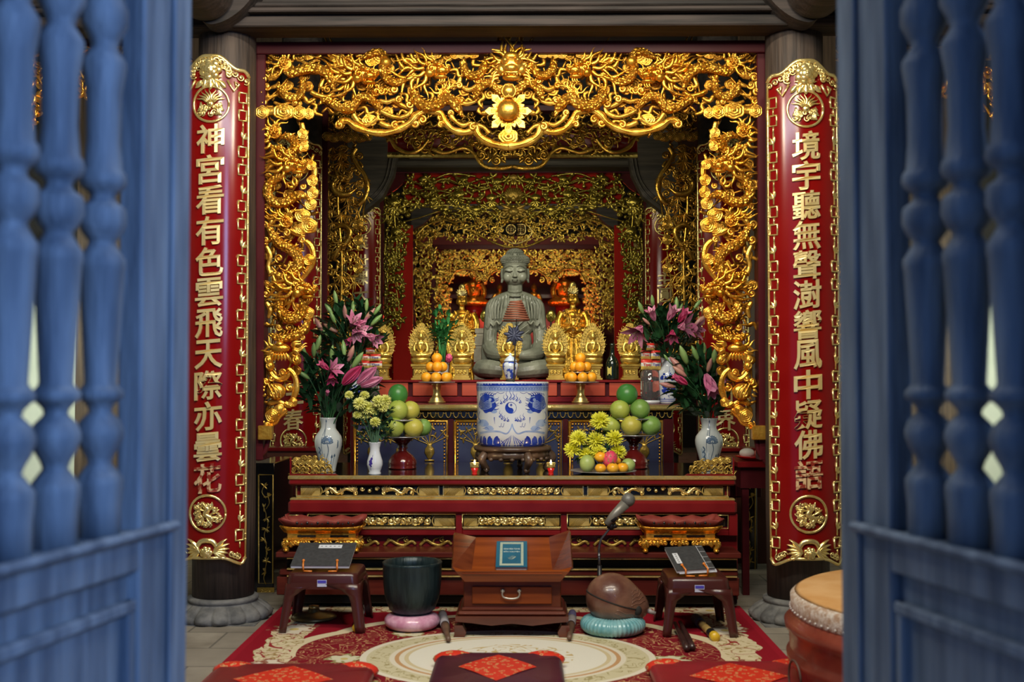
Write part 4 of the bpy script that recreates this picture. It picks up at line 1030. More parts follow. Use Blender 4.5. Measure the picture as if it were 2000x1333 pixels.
half=[(cx+cos(pi/2+pi*i/12)*r,cy-sin(pi/2+pi*i/12)*r) for i in range(13)]+[(cx-.0+sin(pi*i/8)*r/2,cy+r/2+cos(pi*i/8)*r/2) for i in range(1,9)]+[(cx-sin(pi*i/8)*r/2,cy-r/2+cos(pi*i/8)*r/2) for i in range(1,8)]
vv=Q(half); m.prism(vv,C,.0002,.0012); stroke(m,C,Q([(cx+cos(t)*r,cy+sin(t)*r) for t in [2*pi*i/16 for i in range(16)]]),.0022,closed=True)
stroke(m,C,Q([(cx+1.5*cos(t)+.6,cy-r/2+1.5*sin(t)) for t in [2*pi*i/8 for i in range(8)]]),.004,.001,closed=True)
for (x,y,h) in ((986,794,14),(991,788,18),(998,784,22),(1004,786,18),(1010,791,14),(1016,797,10),(980,800,8),(982,827,12),(987,831,10),(978,823,12),(993,833,8),(1012,833,8),(1017,831,12),(1023,828,12),(1008,833,6)):
    stroke(m,C,Q([(x-2,y+h*.5),(x+1.5,y+h*.2),(x-1.5,y-h*.1),(x+.5,y-h*.5)]),.0042,.0009,4,lambda t:1.15-t)
    stroke(m,C,Q([(x-2,y+h*.5),(x,y+h*.6),(x+3,y+h*.4)]),.0028,.0009,3)
for x,y in ((979,845),(984,845),(1019,845),(1024,845)): stroke(m,C,Q([(x-3,y+2),(x,y+3),(x+2,y-4)]),.002,n=3)
m.build('yin_yang',BLUE,urn)
for s in (1,-1):
    m=MB(); X=lambda x:1001+s*(x-1001)
    patch(m,C,Q([(X(953+cos(q)*(17+1.5*sin(5*q))),804+sin(q)*(18+1.5*cos(7*q))) for q in [2*pi*i/30 for i in range(30)]]))
    for j in range(7): stroke(m,C,Q([(X(940+4*j),790-3*sin(j*.5)),(X(941+4.3*j),786.5-3*sin(j*.5)),(X(944+4.5*j),785-2*sin(j*.5))]),.006,.0009,3,lambda t:1.1-t)
    for j in range(5): stroke(m,C,Q([(X(966),796+5*j),(X(973),795+5*j-2*(j%2)),(X(976),791+5.5*j)]),.005,.0009,3,lambda t:1.1-t)
    stroke(m,C,Q([(X(968),788),(X(973),783),(X(979),785),(X(986),783)]),.0018,n=4); stroke(m,C,Q([(X(938),820),(X(935),831),(X(940),838),(X(938),842)]),.0045,n=4)
    stroke(m,C,Q([(X(967),830),(X(968),843)]),.005,n=2,taper=lambda t:1.1-t); stroke(m,C,Q([(X(945),853),(X(952),850),(X(957),854)]),.0018,n=3)
    m.build('blue_dragon',BLUE,urn)
    m=MB()
    for j in range(6): stroke(m,C,Q([(X(962),803+1.5*j),(X(954),799+3*j),(X(947),803+2.6*j),(X(940),798+3.6*j)]),.0042,.0012,4,lambda t:1.1-t)
    stroke(m,C,Q([(X(958),791),(X(965),792),(X(969),799),(X(963),803)]),.006,.0012,n=4); patch(m,C,Q([(X(959+3*cos(q)),797+3*sin(q)) for q in [i*pi/4 for i in range(8)]]),.0014)
    for x0,y0,w,h in ((945,842,11,7),(957,851,9,5),(966,818,6,5)): patch(m,C,Q([(X(x0+w*cos(q)*(1+.15*sin(3*q))),y0+h*sin(q)) for q in [i*pi/8 for i in range(16)]]),.0004)
    m.build('pale_wash',PALEBLUE,urn)
    m=MB()
    for j,(x0,w) in enumerate(((937,5),(944,8),(955,11),(969,13))):
        patch(m,C,Q([(X(x0+w*.60*cos(q)+ (2.5*sin(q) if q<pi else 0)),886-(19+j*.6)*max(0,sin(q))) for q in [pi*i/12 for i in range(13)]]),.0009+.0002*j)
    for j in range(3): stroke(m,C,Q([(X(979+3*j),874+3*j),(X(982+2*j),878+2*j),(X(978+3*j),881+2*j)]),.004,.0012,3)
    for j in range(4): stroke(m,C,Q([(X(999-2.2*j),864+2*j),(X(997-4*j),875),(X(995-6.5*j),885)]),.0042,.0009,3,lambda t:.3+t)
    m.build('blue_waves',BLUE,urn)
    m=MB()
    for j,(x0,w) in enumerate(((944,8),(955,11),(969,13))): stroke(m,C,Q([(X(x0-w*.62),884),(X(x0-w*.35),871),(X(x0+3),866-j*.6),(X(x0+w*.5),870)]),.003,.0016,5)
    m.build('white_wave_line',WHITE,urn)
    m=MB(); stroke(m,C,Q([(X(938),862),(X(955),858),(X(975),857),(X(990),861),(X(998),852),(X(1001),842)]),.012,.0004,6,lambda t:1-.6*t); m.build('pale_wash',PALEBLUE,urn)

# --- vases
LPROF=[(.0,0),(.50,0),(.56,.02),(.55,.06),(.62,.16),(.82,.38),(.98,.56),(1.0,.66),(.94,.75),(.72,.84),(.56,.90),(.53,.94),(.54,1.02),(.62,1.12),(.66,1.14),(.60,1.14),(.5,1.04),(.45,.95),(0,.94)]
def vase(name,label,c,H,R,mats,prof=LPROF,zk=1.14,paint=None,group=None):
    t=thing(name,label,'vase',c,group); m=MB(); P=[(r*R,z/zk*H) for r,z in prof]; m.lathe(P,c,40); m.build('vase_body',mats[0],t)
    S=Cyl(c,P[1:15]); S.rm=R
    if paint: paint(t,S,H,R)
    return t
def lotus_paint(t,S,H,R):
    m=MB(); a=.0
    cx,cy=.08*R,.56*H
    for i in range(9):
        b=pi*i/8; L=.34*R; o=[(cx+cos(b+q)*L*l,cy+sin(b+q)*L*l*1.05) for q,l in ((-.05,.35),(-.28,.8),(0,1.25),(.28,.8),(.05,.35))]
        stroke(m,S,o,.0048,n=4); patch(m,S,[(cx+cos(b)*L*1.1+x,cy+sin(b)*L*1.15+y) for x,y in ((-.004,0),(0,.005),(.004,0),(0,-.004))])
    for i in range(5): stroke(m,S,[(cx,cy-.02*R),(cx-.25*R+.12*R*i,cy-.12*R),(cx-.3*R+.15*R*i,cy+.1*R)],.0032,n=4)
    stroke(m,S,[(cx,cy-.1*R),(cx+.1*R,.4*H),(cx-.1*R,.2*H),(cx-.05*R,.05*H)],.0042,n=5); stroke(m,S,[(-.25*R,.05*H),(-.35*R,.4*H),(-.3*R,.7*H),(-.12*R,.93*H)],.0032,n=5)
    for (x,y) in ((.5*R,.28*H),(.75*R,.30*H),(-.1*R,.93*H)):
        patch(m,S,[(x+dx*R,y+dy*R) for dx,dy in ((-.1,0),(-.06,.1),(0,.2),(.06,.1),(.1,0),(0,-.06))])
        stroke(m,S,[(x,y),(x-.1*R,.03*H)],.003,n=3)
    for i in range(4): stroke(m,S,[(-.62*R-.04*R*i,.08*H+.09*H*i),(-.5*R,.14*H+.09*H*i),(-.62*R,.2*H+.09*H*i)],.008,n=4)
    for i in range(4): stroke(m,S,[(.85*R,.45*H+.03*H*i),(.95*R,.47*H+.03*H*i),(.88*R,.5*H+.03*H*i)],.004,n=4)
    m.build('painted_lotus',INK,t)
    m=MB(); patch(m,S,[(-.75*R,.05*H),(-.55*R,.06*H),(-.45*R,.2*H),(-.55*R,.4*H),(-.8*R,.45*H),(-.9*R,.2*H)],.0003); patch(m,S,[(.55*R,.26*H),(.6*R,.05*H),(.4*R,.05*H),(.35*R,.2*H)],.0003)
    m.build('ink_wash',INKPALE,t)
VW=mat('aged_white_porcelain',(.52,.56,.54),(.60,.63,.60),.15,0,scale=5,coat=.5)
k=MPX(5.9)
v1=Vector((W(641,918,5.9).x,5.9,TT)); v2=Vector((W(1385,912,6.0).x,6.0,TT))
vase('lotus_vase','white lotus-painted vase of lilies beside the small white vase',v1,106*k,27*k,[VW],paint=lotus_paint)
vase('lotus_vase','white lotus-painted vase of lilies at the table end near the egg plate',v2,102*MPX(6.0),27*MPX(6.0),[VW],paint=lotus_paint)
def small_paint(t,S,H,R):
    m=MB()
    for (x,y,w) in ((-.45,.42,.25),(-.35,.5,.2),(-.5,.33,.2),(-.3,.36,.16),(-.38,.28,.14)): patch(m,S,[(x*R+cos(a)*w*R,y*H+sin(a)*w*R) for a in [i*pi/3 for i in range(6)]])
    stroke(m,S,[(-.5*R,.15*H),(-.4*R,.35*H),(-.2*R,.62*H)],.0025,n=4); m.build('painted_sprig',mat('violet_blue_glaze',(.06,.04,.28),None,.2,0,coat=.4),t)
k=MPX(5.74); cS=(W(732,925,5.74).x,5.74,TT)
SP=[(0,0),(.78,0),(.80,.06),(.70,.12),(.86,.22),(1.0,.36),(.98,.48),(.78,.66),(.62,.82),(.62,.95),(.78,1.12),(.82,1.14),(.76,1.14),(.55,.98),(.5,.8),(0,.78)]
vase('bud_vase','small plain white vase with a violet sprig, holding yellow chrysanthemums',cS,63*k,15.5*k,[WHITE],SP,paint=small_paint)
k=MPX(6.9); cB=(W(1302,784,6.9).x,6.85,AT+.0005)
def big_paint(t,S,H,R):
    m=MB(); rn=random.Random(3)
    for z,n,w in ((.30,12,.22),(.24,10,.18),(.55,8,.2),(.62,6,.16),(.36,6,.2),(.14,10,.1)):
        for i in range(n):
            x=rn.uniform(-.8,1.2)*R; y=(z+rn.uniform(-.04,.04))*H; q=w*rn.uniform(.5,1)*R
            patch(m,S,[(x+cos(a)*q*rn.uniform(.5,1.2),y+sin(a)*q*rn.uniform(.5,1.1)) for a in [j*pi/4 for j in range(8)]])
    for i in range(8): 
        x=rn.uniform(-.5,.6)*R; y=rn.uniform(.55,.8)*H; stroke(m,S,[(x-.1*R,y-.1*H),(x,y),(x+.2*R,y+.03*H)],.002,n=3)
    for z in (.05,.09): stroke(m,S,[(-2.5*R,z*H),(0,z*H),(2.5*R,z*H)],.004,n=14)
    m.build('painted_landscape',BLUE,t)
BP=[(0,0),(.66,0),(.70,.02),(.74,.12),(.95,.45),(1.0,.62),(.97,.76),(.72,.87),(.55,.94),(.55,1.0),(.72,1.12),(.76,1.14),(.68,1.14),(.48,1.0),(0,.98)]
vase('landscape_vase','white vase with a dark blue painted landscape, holding pink lilies beside the plastic jar',cB,88*k,21.5*k,[WHITE],BP,paint=big_paint)
cB2=(W(694,784,6.9).x,6.85,AT+.0005)
vase('landscape_vase','white vase with blue painting, mostly hidden behind lilies above the small white vase',cB2,88*k,21*k,[WHITE],BP,paint=big_paint)
k=MPX(6.98); cj=(W(997,783,6.95).x,6.93,AT)
t=thing('jar_post','slim dark wooden post that raises the little lidded jar','post',cj); m=MB(); zj=W(997,741,6.93).z
m.box(cj[0]-7*k,cj[0]+7*k,cj[1]-.02,cj[1]+.02,AT+.001,zj-.0015,b=.002); m.lathe([(0,-.012),(.028,-.012),(.028,0),(0,0)],(cj[0],cj[1],zj-.0015),20); m.build('post_body',DARKWOOD,t)
cj=(cj[0],cj[1],zj); t=thing('lidded_jar','small blue and white lidded jar before the middle golden statue','jar',cj)
m=MB(); m.lathe([(0,0),(.62*15*k,0),(.66*15*k,2*k),(.9*15*k,14*k),(15.5*k,24*k),(15*k,30*k),(.7*15*k,34*k)],cj,28); m.build('jar_body',DBLUE,t)
m=MB(); m.lathe([(.85*15*k,34*k),(.85*15*k,36*k),(.5*15*k,42*k),(.15*15*k,46*k),(.2*15*k,49*k),(0,51*k)],cj,24); m.build('jar_lid',mat('pale_blue_white_glaze',(.45,.55,.72),(.62,.68,.78),.15,0,scale=50,coat=.5),t)

# --- fruit stands
ORANGE=mat('orange_peel',(.95,.33,.012),(1.0,.43,.02),.38,0,scale=6,bump=.15,bscale=160)
POME=mat('pale_green_pomelo_skin',(.30,.42,.055),(.46,.52,.09),.4,0,scale=5,bump=.2,bscale=70)
POMG=mat('green_pomelo_skin',(.13,.28,.05),(.22,.38,.08),.4,0,scale=5,bump=.2,bscale=70)
POMY=mat('yellowing_pomelo_skin',(.42,.44,.05),(.58,.50,.08),.4,0,scale=3,bump=.2,bscale=70)
MANG=mat('deep_green_fruit_skin',(.035,.17,.035),(.07,.26,.05),.35,0,scale=4)
STEM=mat('dry_fruit_stem',(.10,.07,.03),(.16,.12,.05),.8,0,scale=20)
SILV=mat('pale_metal_plate',(.42,.42,.44),(.5,.5,.52),.25,.6,scale=8)
REDW=mat('turned_dark_red_wood',(.10,.006,.006),(.14,.012,.010),.15,0,scale=6,coat=.6)
def fruit(name,label,cat,c,r,mt,group,squash=.93,calyx=True,tilt=0,seed=0):
    t=thing(name,label,cat,(c[0],c[1],c[2]),group); m=MB(); M=rx(tilt)
    def md(th,a): return 1+.012*sin(3*a+seed)-.05*max(0,cos(th)*-1-.93)*10*.3
    m.ell(c,(r,r,r*squash),22,16,M=M,mod=md); m.build('flesh',mt,t)
    if calyx:
        q=M@Vector((0,0,r*squash*.97)); m=MB(); m.lathe([(r*.10,-.001),(r*.06,r*.05),(.0,r*.06)],(c[0]+q.x,c[1]+q.y,c[2]+q.z),7); m.build('stem_scar',STEM,t)
    return t
def fpos(px,py,D): p=W(px,py,D); return (p.x,p.y,p.z)
def orange_stand(cx,label,lab2,lowx,midx,topx,topy):
    D=6.9; k=MPX(D); b=(W(cx,784,D).x,D,AT+.0005); t=thing('brass_fruit_stand',label,'stand',b)
    zp=W(cx,749,D).z; m=MB(); h=zp-AT
    m.lathe([(0,0),(17*k,0),(17.5*k,3*k),(14*k,5*k),(15*k,7*k),(9*k,13*k),(7.5*k,20*k),(9*k,h-4*k),(12*k,h-1*k),(0,h-1*k)],b,32); m.build('brass_foot',BRASS,t)
    m=MB(); m.lathe([(0,-1*k),(20*k,-1*k),(36*k,1.5*k),(36*k,3*k),(20*k,.5*k),(0,.5*k)],(b[0],b[1],zp),40); m.build('plate',SILV,t)
    zt=W(cx,729,D).z; m=MB(); m.lathe([(0,0),(19*k,0),(19*k,1.4*k),(0,1.2*k)],(b[0],b[1],zt),32); m.build('upper_plate',SILV,t)
    r=10.6*k; g='oranges piled on the '+lab2+' brass stand'
    ang=[-.65,-.22,.22,.65]
    def ring(n,R,zc,name,off):
        for i in range(n):
            a=off+2*pi*i/n; sd=('front','front flank nearer the urn' if (cos(a)>0)==(cx<1000) else 'front flank away from the urn') if 0 else None
            w='at the very front of' if sin(a)<-.93 else 'at the back of' if sin(a)>.6 and n==6 and abs(cos(a))<.4 else (('in front, ' if sin(a)<-.1 else 'behind, ')+('nearer the urn, in' if (cos(a)>0)==(cx<1000) else 'away from the urn, in'))
            fruit('orange','orange %s the %s on the %s brass stand'%(w,name,lab2),'fruit',(b[0]+cos(a)*R,b[1]+sin(a)*R,zc),r,ORANGE,g,.96,True,random.uniform(-.5,.5),i)
    ring(6,22.2*k,zp+.5*k+r*1.0,'lowest ring',-pi/2+ (0 if cx<1000 else .15)); ring(3,12.6*k,zt+1.5*k+r*.98,'middle ring',-pi/2+(.15 if cx<1000 else -.1))
    fruit('orange','single orange crowning the pile on the '+lab2+' brass stand','fruit',(b[0],b[1],zt+1.5*k+r*2.6),r,ORANGE,None,.96)
orange_stand(853,'brass pedestal stand of oranges beside the lucky bamboo','bamboo-side',0,0,0,0)
orange_stand(1134,'brass pedestal stand of oranges before the robed golden statue and dark bottle','bottle-side',0,0,0,0)
def pomelo_stand(cx,by,D,plate,lab,low,tier,mid,top):
    k=MPX(D); b=(W(cx,by,D).x,D,TT+.0005); t=thing('red_fruit_stand','turned dark red wooden stand of pomelos '+lab,'stand',b)
    zp=W(cx,plate,D).z; h=zp-TT; m=MB()
    m.lathe([(0,0),(27*k,0),(28*k,3*k),(26*k,5*k),(28*k,8*k),(27*k,16*k),(20*k,26*k),(9*k,h*.58),(8*k,h*.64),(11*k,h*.67),(9*k,h*.7),(10*k,h*.8),(18*k,h*.93),(22*k,h),(0,h)],b,36); m.build('turned_foot',REDW,t)
    m=MB(); m.lathe([(0,.001),(26*k,.001),(44*k,2.5*k),(44*k,4*k),(26*k,2*k),(0,2*k)],(b[0],b[1],zp),48); m.build('plate',SILV,t)
    zt=W(cx,tier,D).z; m=MB(); m.lathe([(0,0),(30*k,0),(37*k,2*k),(37*k,3.5*k),(28*k,1.5*k),(0,1.5*k)],(b[0],b[1],zt),40); m.lathe([(5*k,-(zt-zp)+2*k),(4*k,0)],(b[0],b[1],zt),10); m.build('upper_plate',SILV,t)
    zs=[zp+2.6*k,zt+2.0*k]
    for lst,z in ((low,zs[0]),(mid,zs[1])):
        for (x,r,dy,mt,l,sq) in lst:
            q=(W(x,plate,D+dy).x,D+dy,z+r*k*sq); fruit('pomelo',l,'fruit',q,r*k,mt,None,sq,True,random.uniform(-.2,.3),x)
    x,y,r,mt,l,sq=top; q=W(x,y,D-.0); fruit('pomelo',l,'fruit',(q.x,D+.01,q.z),r*k,mt,None,sq)
pomelo_stand(786,915,6.12,856,'beside the small white vase',
   [(770,19.5,-.06,POME,'pale green pomelo on the lower plate just above the small white vase','x')[:4]+('round green pomelo low on the stand beside the chrysanthemums',.98),(808,19,-.05,POMY,'yellowing pomelo on the lower plate of the stand by the bud vase',.96),(826,17,.06,POMG,'green pomelo tucked behind the yellowing one',1.0),(785,16,.09,POMG,'green pomelo at the back of the lower plate by the bud vase',1.0)],
   823,[(777,20,-.04,POME,'pale green pomelo under the dark green one by the chrysanthemums',.98),(801,19,.04,POMY,'yellow-green pomelo on the upper plate, away from the chrysanthemums',.98)],
   (777,771,19.5,MANG,'smooth dark green fruit crowning the pomelos beside the small vase',1.05))
pomelo_stand(1238,912,6.15,853,'behind the yellow chrysanthemums and fruit plate',
   [(1233,20,-.07,POMY,'yellow-green pomelo low in the middle of the stand behind the fruit plate',.96),(1271,20,-.03,POMG,'green pomelo low on the stand, nearest the lotus vase',.95),(1194,19,.0,POME,'pale green pomelo half hidden by the tall chrysanthemum',.96),(1240,16,.1,POMG,'green pomelo at the back of the lower plate behind the fruit plate',1.0)],
   821,[(1211,19.5,-.03,POME,'pale yellow-green pomelo on the upper plate over the chrysanthemums',.95),(1250,20,.0,POMG,'darker green pomelo on the upper plate, toward the lotus vase',.97)],
   (1225,771,21,MANG,'deep green fruit crowning the pomelos beside the plastic jar',1.0))
# --- plate of mixed fruit
D=5.83; k=MPX(D); b=(W(1178,925,D).x,D,TT+.0005)
t=thing('metal_plate','wide shallow metal plate of mixed fruit at the table front','plate',b); m=MB()
m.lathe([(0,0),(40*k,0),(63*k,5*k),(65*k,6*k),(63*k,6.5*k),(40*k,2*k),(0,2*k)],b,56); m.build('dish',SILV,t)
PERS=mat('persimmon_skin',(.92,.40,.02),(1.0,.50,.03),.3,0,scale=5); GUAV=mat('guava_skin',(.32,.45,.12),(.42,.52,.16),.4,0,scale=5)
gy=D-.045
for (x,dy,z,r,mt,nm,l,sq) in ((1147,-.01,0,15,GUAV,'guava','pale green guava at the edge of the fruit plate',1.12),(1173,-.055,0,11,PERS,'persimmon','persimmon lying lowest beside the guava',.82),
     (1173,-.01,19,12,PERS,'persimmon','persimmon resting on top of the one beside the guava',.88),(1197,-.065,0,12,PERS,'persimmon','persimmon at the front under the dragon fruit',.82),
     (1216,-.04,0,11.5,PERS,'persimmon','persimmon between the dragon fruit and the green tangerine',.85),(1227,.0,0,14,GUAV,'tangerine','yellow-green tangerine at the plate edge near the wooden stand',.95),(1205,.01,14,8,PERS,'persimmon','small persimmon peeping out behind the dragon fruit',.9)):
    q=W(x,925,D+dy).x; c=(q,D+dy,TT+(2.6+z)*k+r*sq*k+ (0 if z else .0)); o=fruit(nm,l,'fruit',c,r*k,mt,None,sq)
    if nm=='persimmon':
        m=MB(); Fq=Flat(c[0],c[1]); 
        m2=[leaf(m,lambda u,v,d=0:Vector((c[0]+u,c[1]+v,c[2]+r*sq*k+d)),0,0,a,r*.6*k,r*.35*k,.0005,.1) for a in (.4,2,3.5,5.1)]; m.build('calyx',STEM,o)
c=(W(1191,897,D).x,D-.02,W(1191,897,D).z); t=thing('dragon_fruit','bright pink dragon fruit resting on the persimmons','fruit',c)
PINK=mat('dragon_fruit_skin',(.70,.03,.10),(.85,.10,.18),.4,0,scale=5); m=MB(); m.ell(c,(14*k,14*k,17*k),18,12,M=ry(.25)); m.build('flesh',PINK,t)
m=MB(); fq=lambda u,v,d=0: Vector((c[0]+sin(u)*(14*k*cos(v)+d),c[1]-cos(u)*(14*k*cos(v)+d),c[2]+sin(v)*17*k+d*.6))
for i in range(16):
    u=(i%5-2)*.6+(i//5)*.3; v=-.9+(i//5)*.6
    m.sheet([[fq(u-.16,v,.001),fq(u,v+.05,.003),fq(u+.16,v,.001)],[fq(u-.07,v+.25,.005),fq(u,v+.3,.006),fq(u+.07,v+.25,.005)],[fq(u,v+.5,.012)]*3])
m.build('scale_tips',mat('dragon_fruit_scales',(.55,.35,.18),(.8,.15,.2),.4,0,scale=40),t)
# --- candles in red cups
for x,y,l in ((927,929,'lit candle in a red and gilt cup beside the pomelo stand with the bud vase'),(1076,929,'lit candle in a red and gilt cup beside the mixed fruit plate')):
    D=5.72; k=MPX(D); b=(W(x,y,D).x,D,TT+.0005); t=thing('votive_candle',l,'candle',b); m=MB()
    m.lathe([(0,0),(6*k,0),(5*k,3*k),(5*k,6*k),(8*k,14*k),(0,14*k)],b,20); m.build('red_cup',mat('red_glass_cup',(.65,.01,.01),(.8,.03,.02),.12,0,coat=.6),t)
    m=MB(); m.lathe([(8*k,14*k),(9.5*k,16*k),(8.5*k,19*k),(9.5*k,24*k),(8*k,24*k),(7*k,18*k),(0,18*k)],b,20); m.build('gilt_rim',GOLD2,t)
    m=MB(); m.lathe([(0,19*k),(2.2*k,20*k),(2.5*k,23*k),(1*k,27*k),(0,30*k)],b,10); m.build('flame',mat('candle_flame',(1,.8,.4),None,.5,0,emit=(1,.75,.35),es=14),t)
    point('candle_glow',(b[0],b[1]-.0,b[2]+31*k),.25,(1,.7,.35),.01)
# --- incense coil on its spike
D=5.98; k=MPX(D); cx=W(1005,760,D).x; t=thing('incense_coil_holder','thin spike rising from the urn with a brown incense coil and dark pinwheel','incense holder',(cx,D,u0+.825*UH))
m=MB(); m.tube([(cx-.008,D,u0+.80*UH),(W(1006,690,D).x,D,W(1006,690,D).z),(W(1009,615,D).x,D,W(1009,615,D).z)],[.0045,.004,.002],8); m.build('spike',DARKWOOD,t)
m=MB(); top=W(1008,588,D); P=[]
for i in range(190):
    q=i/189; a=q*8.5*2*pi; R=(10+16*q**.9)*k; P.append((top.x+cos(a)*R,D+sin(a)*R*1.0,top.z-q*39*k))
m.tube(P,.0052,6); m.build('coil',mat('brown_incense',(.30,.09,.045),(.42,.15,.08),.8,0,scale=30),t)
m=MB(); pw=W(1004,655,D-.02); Fp=PF(D-.02,1004)
for i in range(7):
    a=i*2*pi/7+.3; leaf(m,Fp,1004,-655,a,22,9,0,.25); leaf(m,Fp,1004,-(655),a+.45,16,6,3,.25)
m.tube([(pw.x,pw.y-.006,W(1004,640,D).z),(pw.x,pw.y-.006,W(1004,675,D).z)],.008,8); m.build('pinwheel',mat('dark_slate_blue_metal',(.04,.05,.09),(.08,.09,.14),.4,.3,scale=20),t)
# ---------------------------------------------------------------- flowers
LEAFM=mat('lily_leaf_green',(.012,.055,.022),(.03,.11,.035),.35,0,scale=12)
LEAF2=mat('feathery_leaf_green',(.02,.07,.03),(.045,.13,.05),.5,0,scale=12)
BUDG=mat('lily_bud_green',(.16,.30,.08),(.26,.40,.13),.4,0,scale=10)
BUDP=mat('lily_bud_pink',(.42,.16,.16),(.55,.30,.20),.4,0,scale=12)
PETP=mat('lily_petal_pink',(.52,.11,.24),(.72,.32,.45),.4,0,scale=14)
PETD=mat('lily_petal_deep_pink',(.50,.03,.12),(.62,.10,.22),.4,0,scale=14)
YEL=mat('chrysanthemum_yellow',(.78,.75,.03),(.9,.88,.10),.5,0,scale=14)
YELP=mat('chrysanthemum_pale_yellow',(.72,.72,.16),(.85,.84,.28),.5,0,scale=14)
def dirv(a,tw=0.0): # direction in the picture plane, tw tilts toward the viewer
    return Vector((cos(a)*cos(tw),-sin(tw),sin(a)*cos(tw)))
def petal(mb,o,d,side,L,w,curl_=.6,n=6,cup=.25):
    """petal from o along d, recurving along 'side'"""
    g=[]; up=d.cross(side).normalized()
    for i in range(n+1):
        t=i/n; c=o+d*(L*t*(1-.25*curl_*t))+side*(L*curl_*t*t*.8); q=w*.5*sin(pi*(t*.92+.06))**.7
        g.append([c+up*q+side*(-cup*q),c+side*(cup*q*.5),c-up*q+side*(-cup*q)])
    mb.sheet(g)
def lily(t,name,c,a,s,mt,openn=1.0,tw=.5):
    d=dirv(a,tw); m=MB(); ref=Vector((0,1,0)) if abs(d.y)<.8 else Vector((1,0,0)); x=(ref-d*ref.dot(d)).normalized(); y=d.cross(x)
    for i in range(6):
        b=2*pi*i/6; sd=x*cos(b)+y*sin(b); petal(m,c,(d+sd*.28*openn).normalized(),sd,s,s*.42,.75*openn-.1)
    m.build(name,mt,t)
    if openn>.5:
        m=MB()
        for i in range(5):
            b=2*pi*i/5; sd=x*cos(b)+y*sin(b); e=c+d*s*.75+sd*s*.18; m.tube([c,c+d*s*.4+sd*s*.05,e],s*.012,4); m.ell(e,(s*.03,s*.03,s*.05),6,4)
        m.build('stamens',STEM,t)
def bud(t,c,a,L,mt,w=.17):
    d=dirv(a,random.uniform(-.2,.4)); P=[c+d*L*q for q in (0,.15,.35,.6,.85,1.0)]; m=MB(); m.tube(P,[L*w*.35,L*w*.75,L*w,L*w*1.05,L*w*.6,L*w*.12],8); m.build('bud',mt,t)
def bouquet(name,label,mouth,D,region,nleaf,blooms,buds,seed,group=None):
    rn=random.Random(seed); t=thing(name,label,'flowers',mouth,group); k=MPX(D); stems=MB(); M0=Vector(mouth)
    def pt(x,y,j=.06): return W(x,y,D+rn.uniform(-j,j))
    ends=[]
    for (x,y,a,s,mt,op,tw) in blooms:
        c=W(x,y,D-.13+rn.uniform(-.03,.03)); lily(t,'bloom',c-dirv(a,tw)*s*k*.4,a,s*k,mt,op,tw); ends.append(c-dirv(a,tw)*s*k*.4)
    for (x,y,a,L,mt) in buds:
        c=W(x,y,D-.06+rn.uniform(-.05,.04))-dirv(a)*L*k*.5; bud(t,c,a,L*k,mt,.15); ends.append(c)
    for e in ends:
        mid=(M0+e)/2+Vector((rn.uniform(-.02,.02),rn.uniform(-.02,.02),.02)); stems.tube(smooth_path([tuple(M0+Vector((rn.uniform(-.012,.012),rn.uniform(-.012,.012),-.06))),tuple(mid),tuple(e)],4),.0032,5)
    stems.build('stems',LEAFM,t)
    m=MB(); xs=[p[0] for p in region]; ys=[p[1] for p in region]; n=0
    while n<nleaf*2.6:
        x,y=rn.uniform(min(xs),max(xs)),rn.uniform(min(ys),max(ys))
        if not inside((x,y),region): continue
        n+=1; c=W(x,y,D+rn.uniform(-.05,.13)); mp=W(mouth_px[0],mouth_px[1],D) if 0 else M0
        out=(c-M0); a=atan2(out.z,out.x)+rn.uniform(-.9,.9); d=dirv(a,rn.uniform(-.5,.9)); sd=Vector((rn.uniform(-.3,.3),-.4,-1)); sd=(sd-d*sd.dot(d)).normalized()
        petal(m,c-d*.02,d,sd,rn.uniform(.065,.12),rn.uniform(.022,.036),rn.uniform(.1,.6),5,.1)
    m.build('foliage',LEAFM,t)
    return t
UPR=pi/2
bouquet('lily_bouquet','pink lilies and buds standing in the lotus vase beside the small white vase',(v1.x,v1.y,v1.z+100*MPX(5.9)),5.88,[(585,745),(600,700),(650,690),(700,705),(735,745),(715,790),(665,815),(630,815),(590,785)],95,
 [(634,716,2.4,26,PETD,.5,.4),(650,721,.4,30,PETP,.9,.6),(648,737,-1.4,26,PETD,.7,.6),(684,737,.75,52,PETD,.12,.2),(713,737,.7,50,PETP,.15,.2),(722,748,.35,46,PETP,.15,.2),(639,770,1.2,16,PETP,.4,.8)],
 [(595,689,1.65,26,BUDG),(614,683,1.5,30,BUDG),(622,670,1.3,32,BUDG),(649,689,1.45,30,BUDG),(671,680,1.7,32,BUDG),(686,691,1.2,36,BUDP),(699,704,.95,40,BUDG),(695,712,.95,38,BUDP),(594,733,2.5,28,BUDG)],1)
bouquet('lily_bouquet','pink lilies in the half-hidden landscape vase, behind the other pair by the golden statues',(cB2[0],cB2[1],cB2[2]+84*MPX(6.85)),6.83,[(625,640),(650,600),(700,590),(742,615),(748,670),(715,705),(665,710),(625,690)],100,
 [(690,630,.9,32,PETP,.9,.7),(702,642,.1,32,PETP,1.0,.6),(694,652,-1.0,28,PETP,.8,.6),(684,664,-2.2,22,PETD,.6,.6),(727,660,-.5,36,PETP,.6,.5)],
 [(655,581,1.75,28,BUDG),(642,604,2.2,26,BUDG),(650,620,1.95,26,BUDG),(689,600,1.6,26,BUDG),(716,596,1.5,26,BUDG),(737,605,1.0,26,BUDG),(735,625,.8,30,BUDG),(722,614,.9,32,BUDP),(674,609,1.6,28,BUDP),(622,634,2.1,30,BUDP),(645,641,2.6,32,BUDP),(631,648,2.4,24,BUDG)],2)
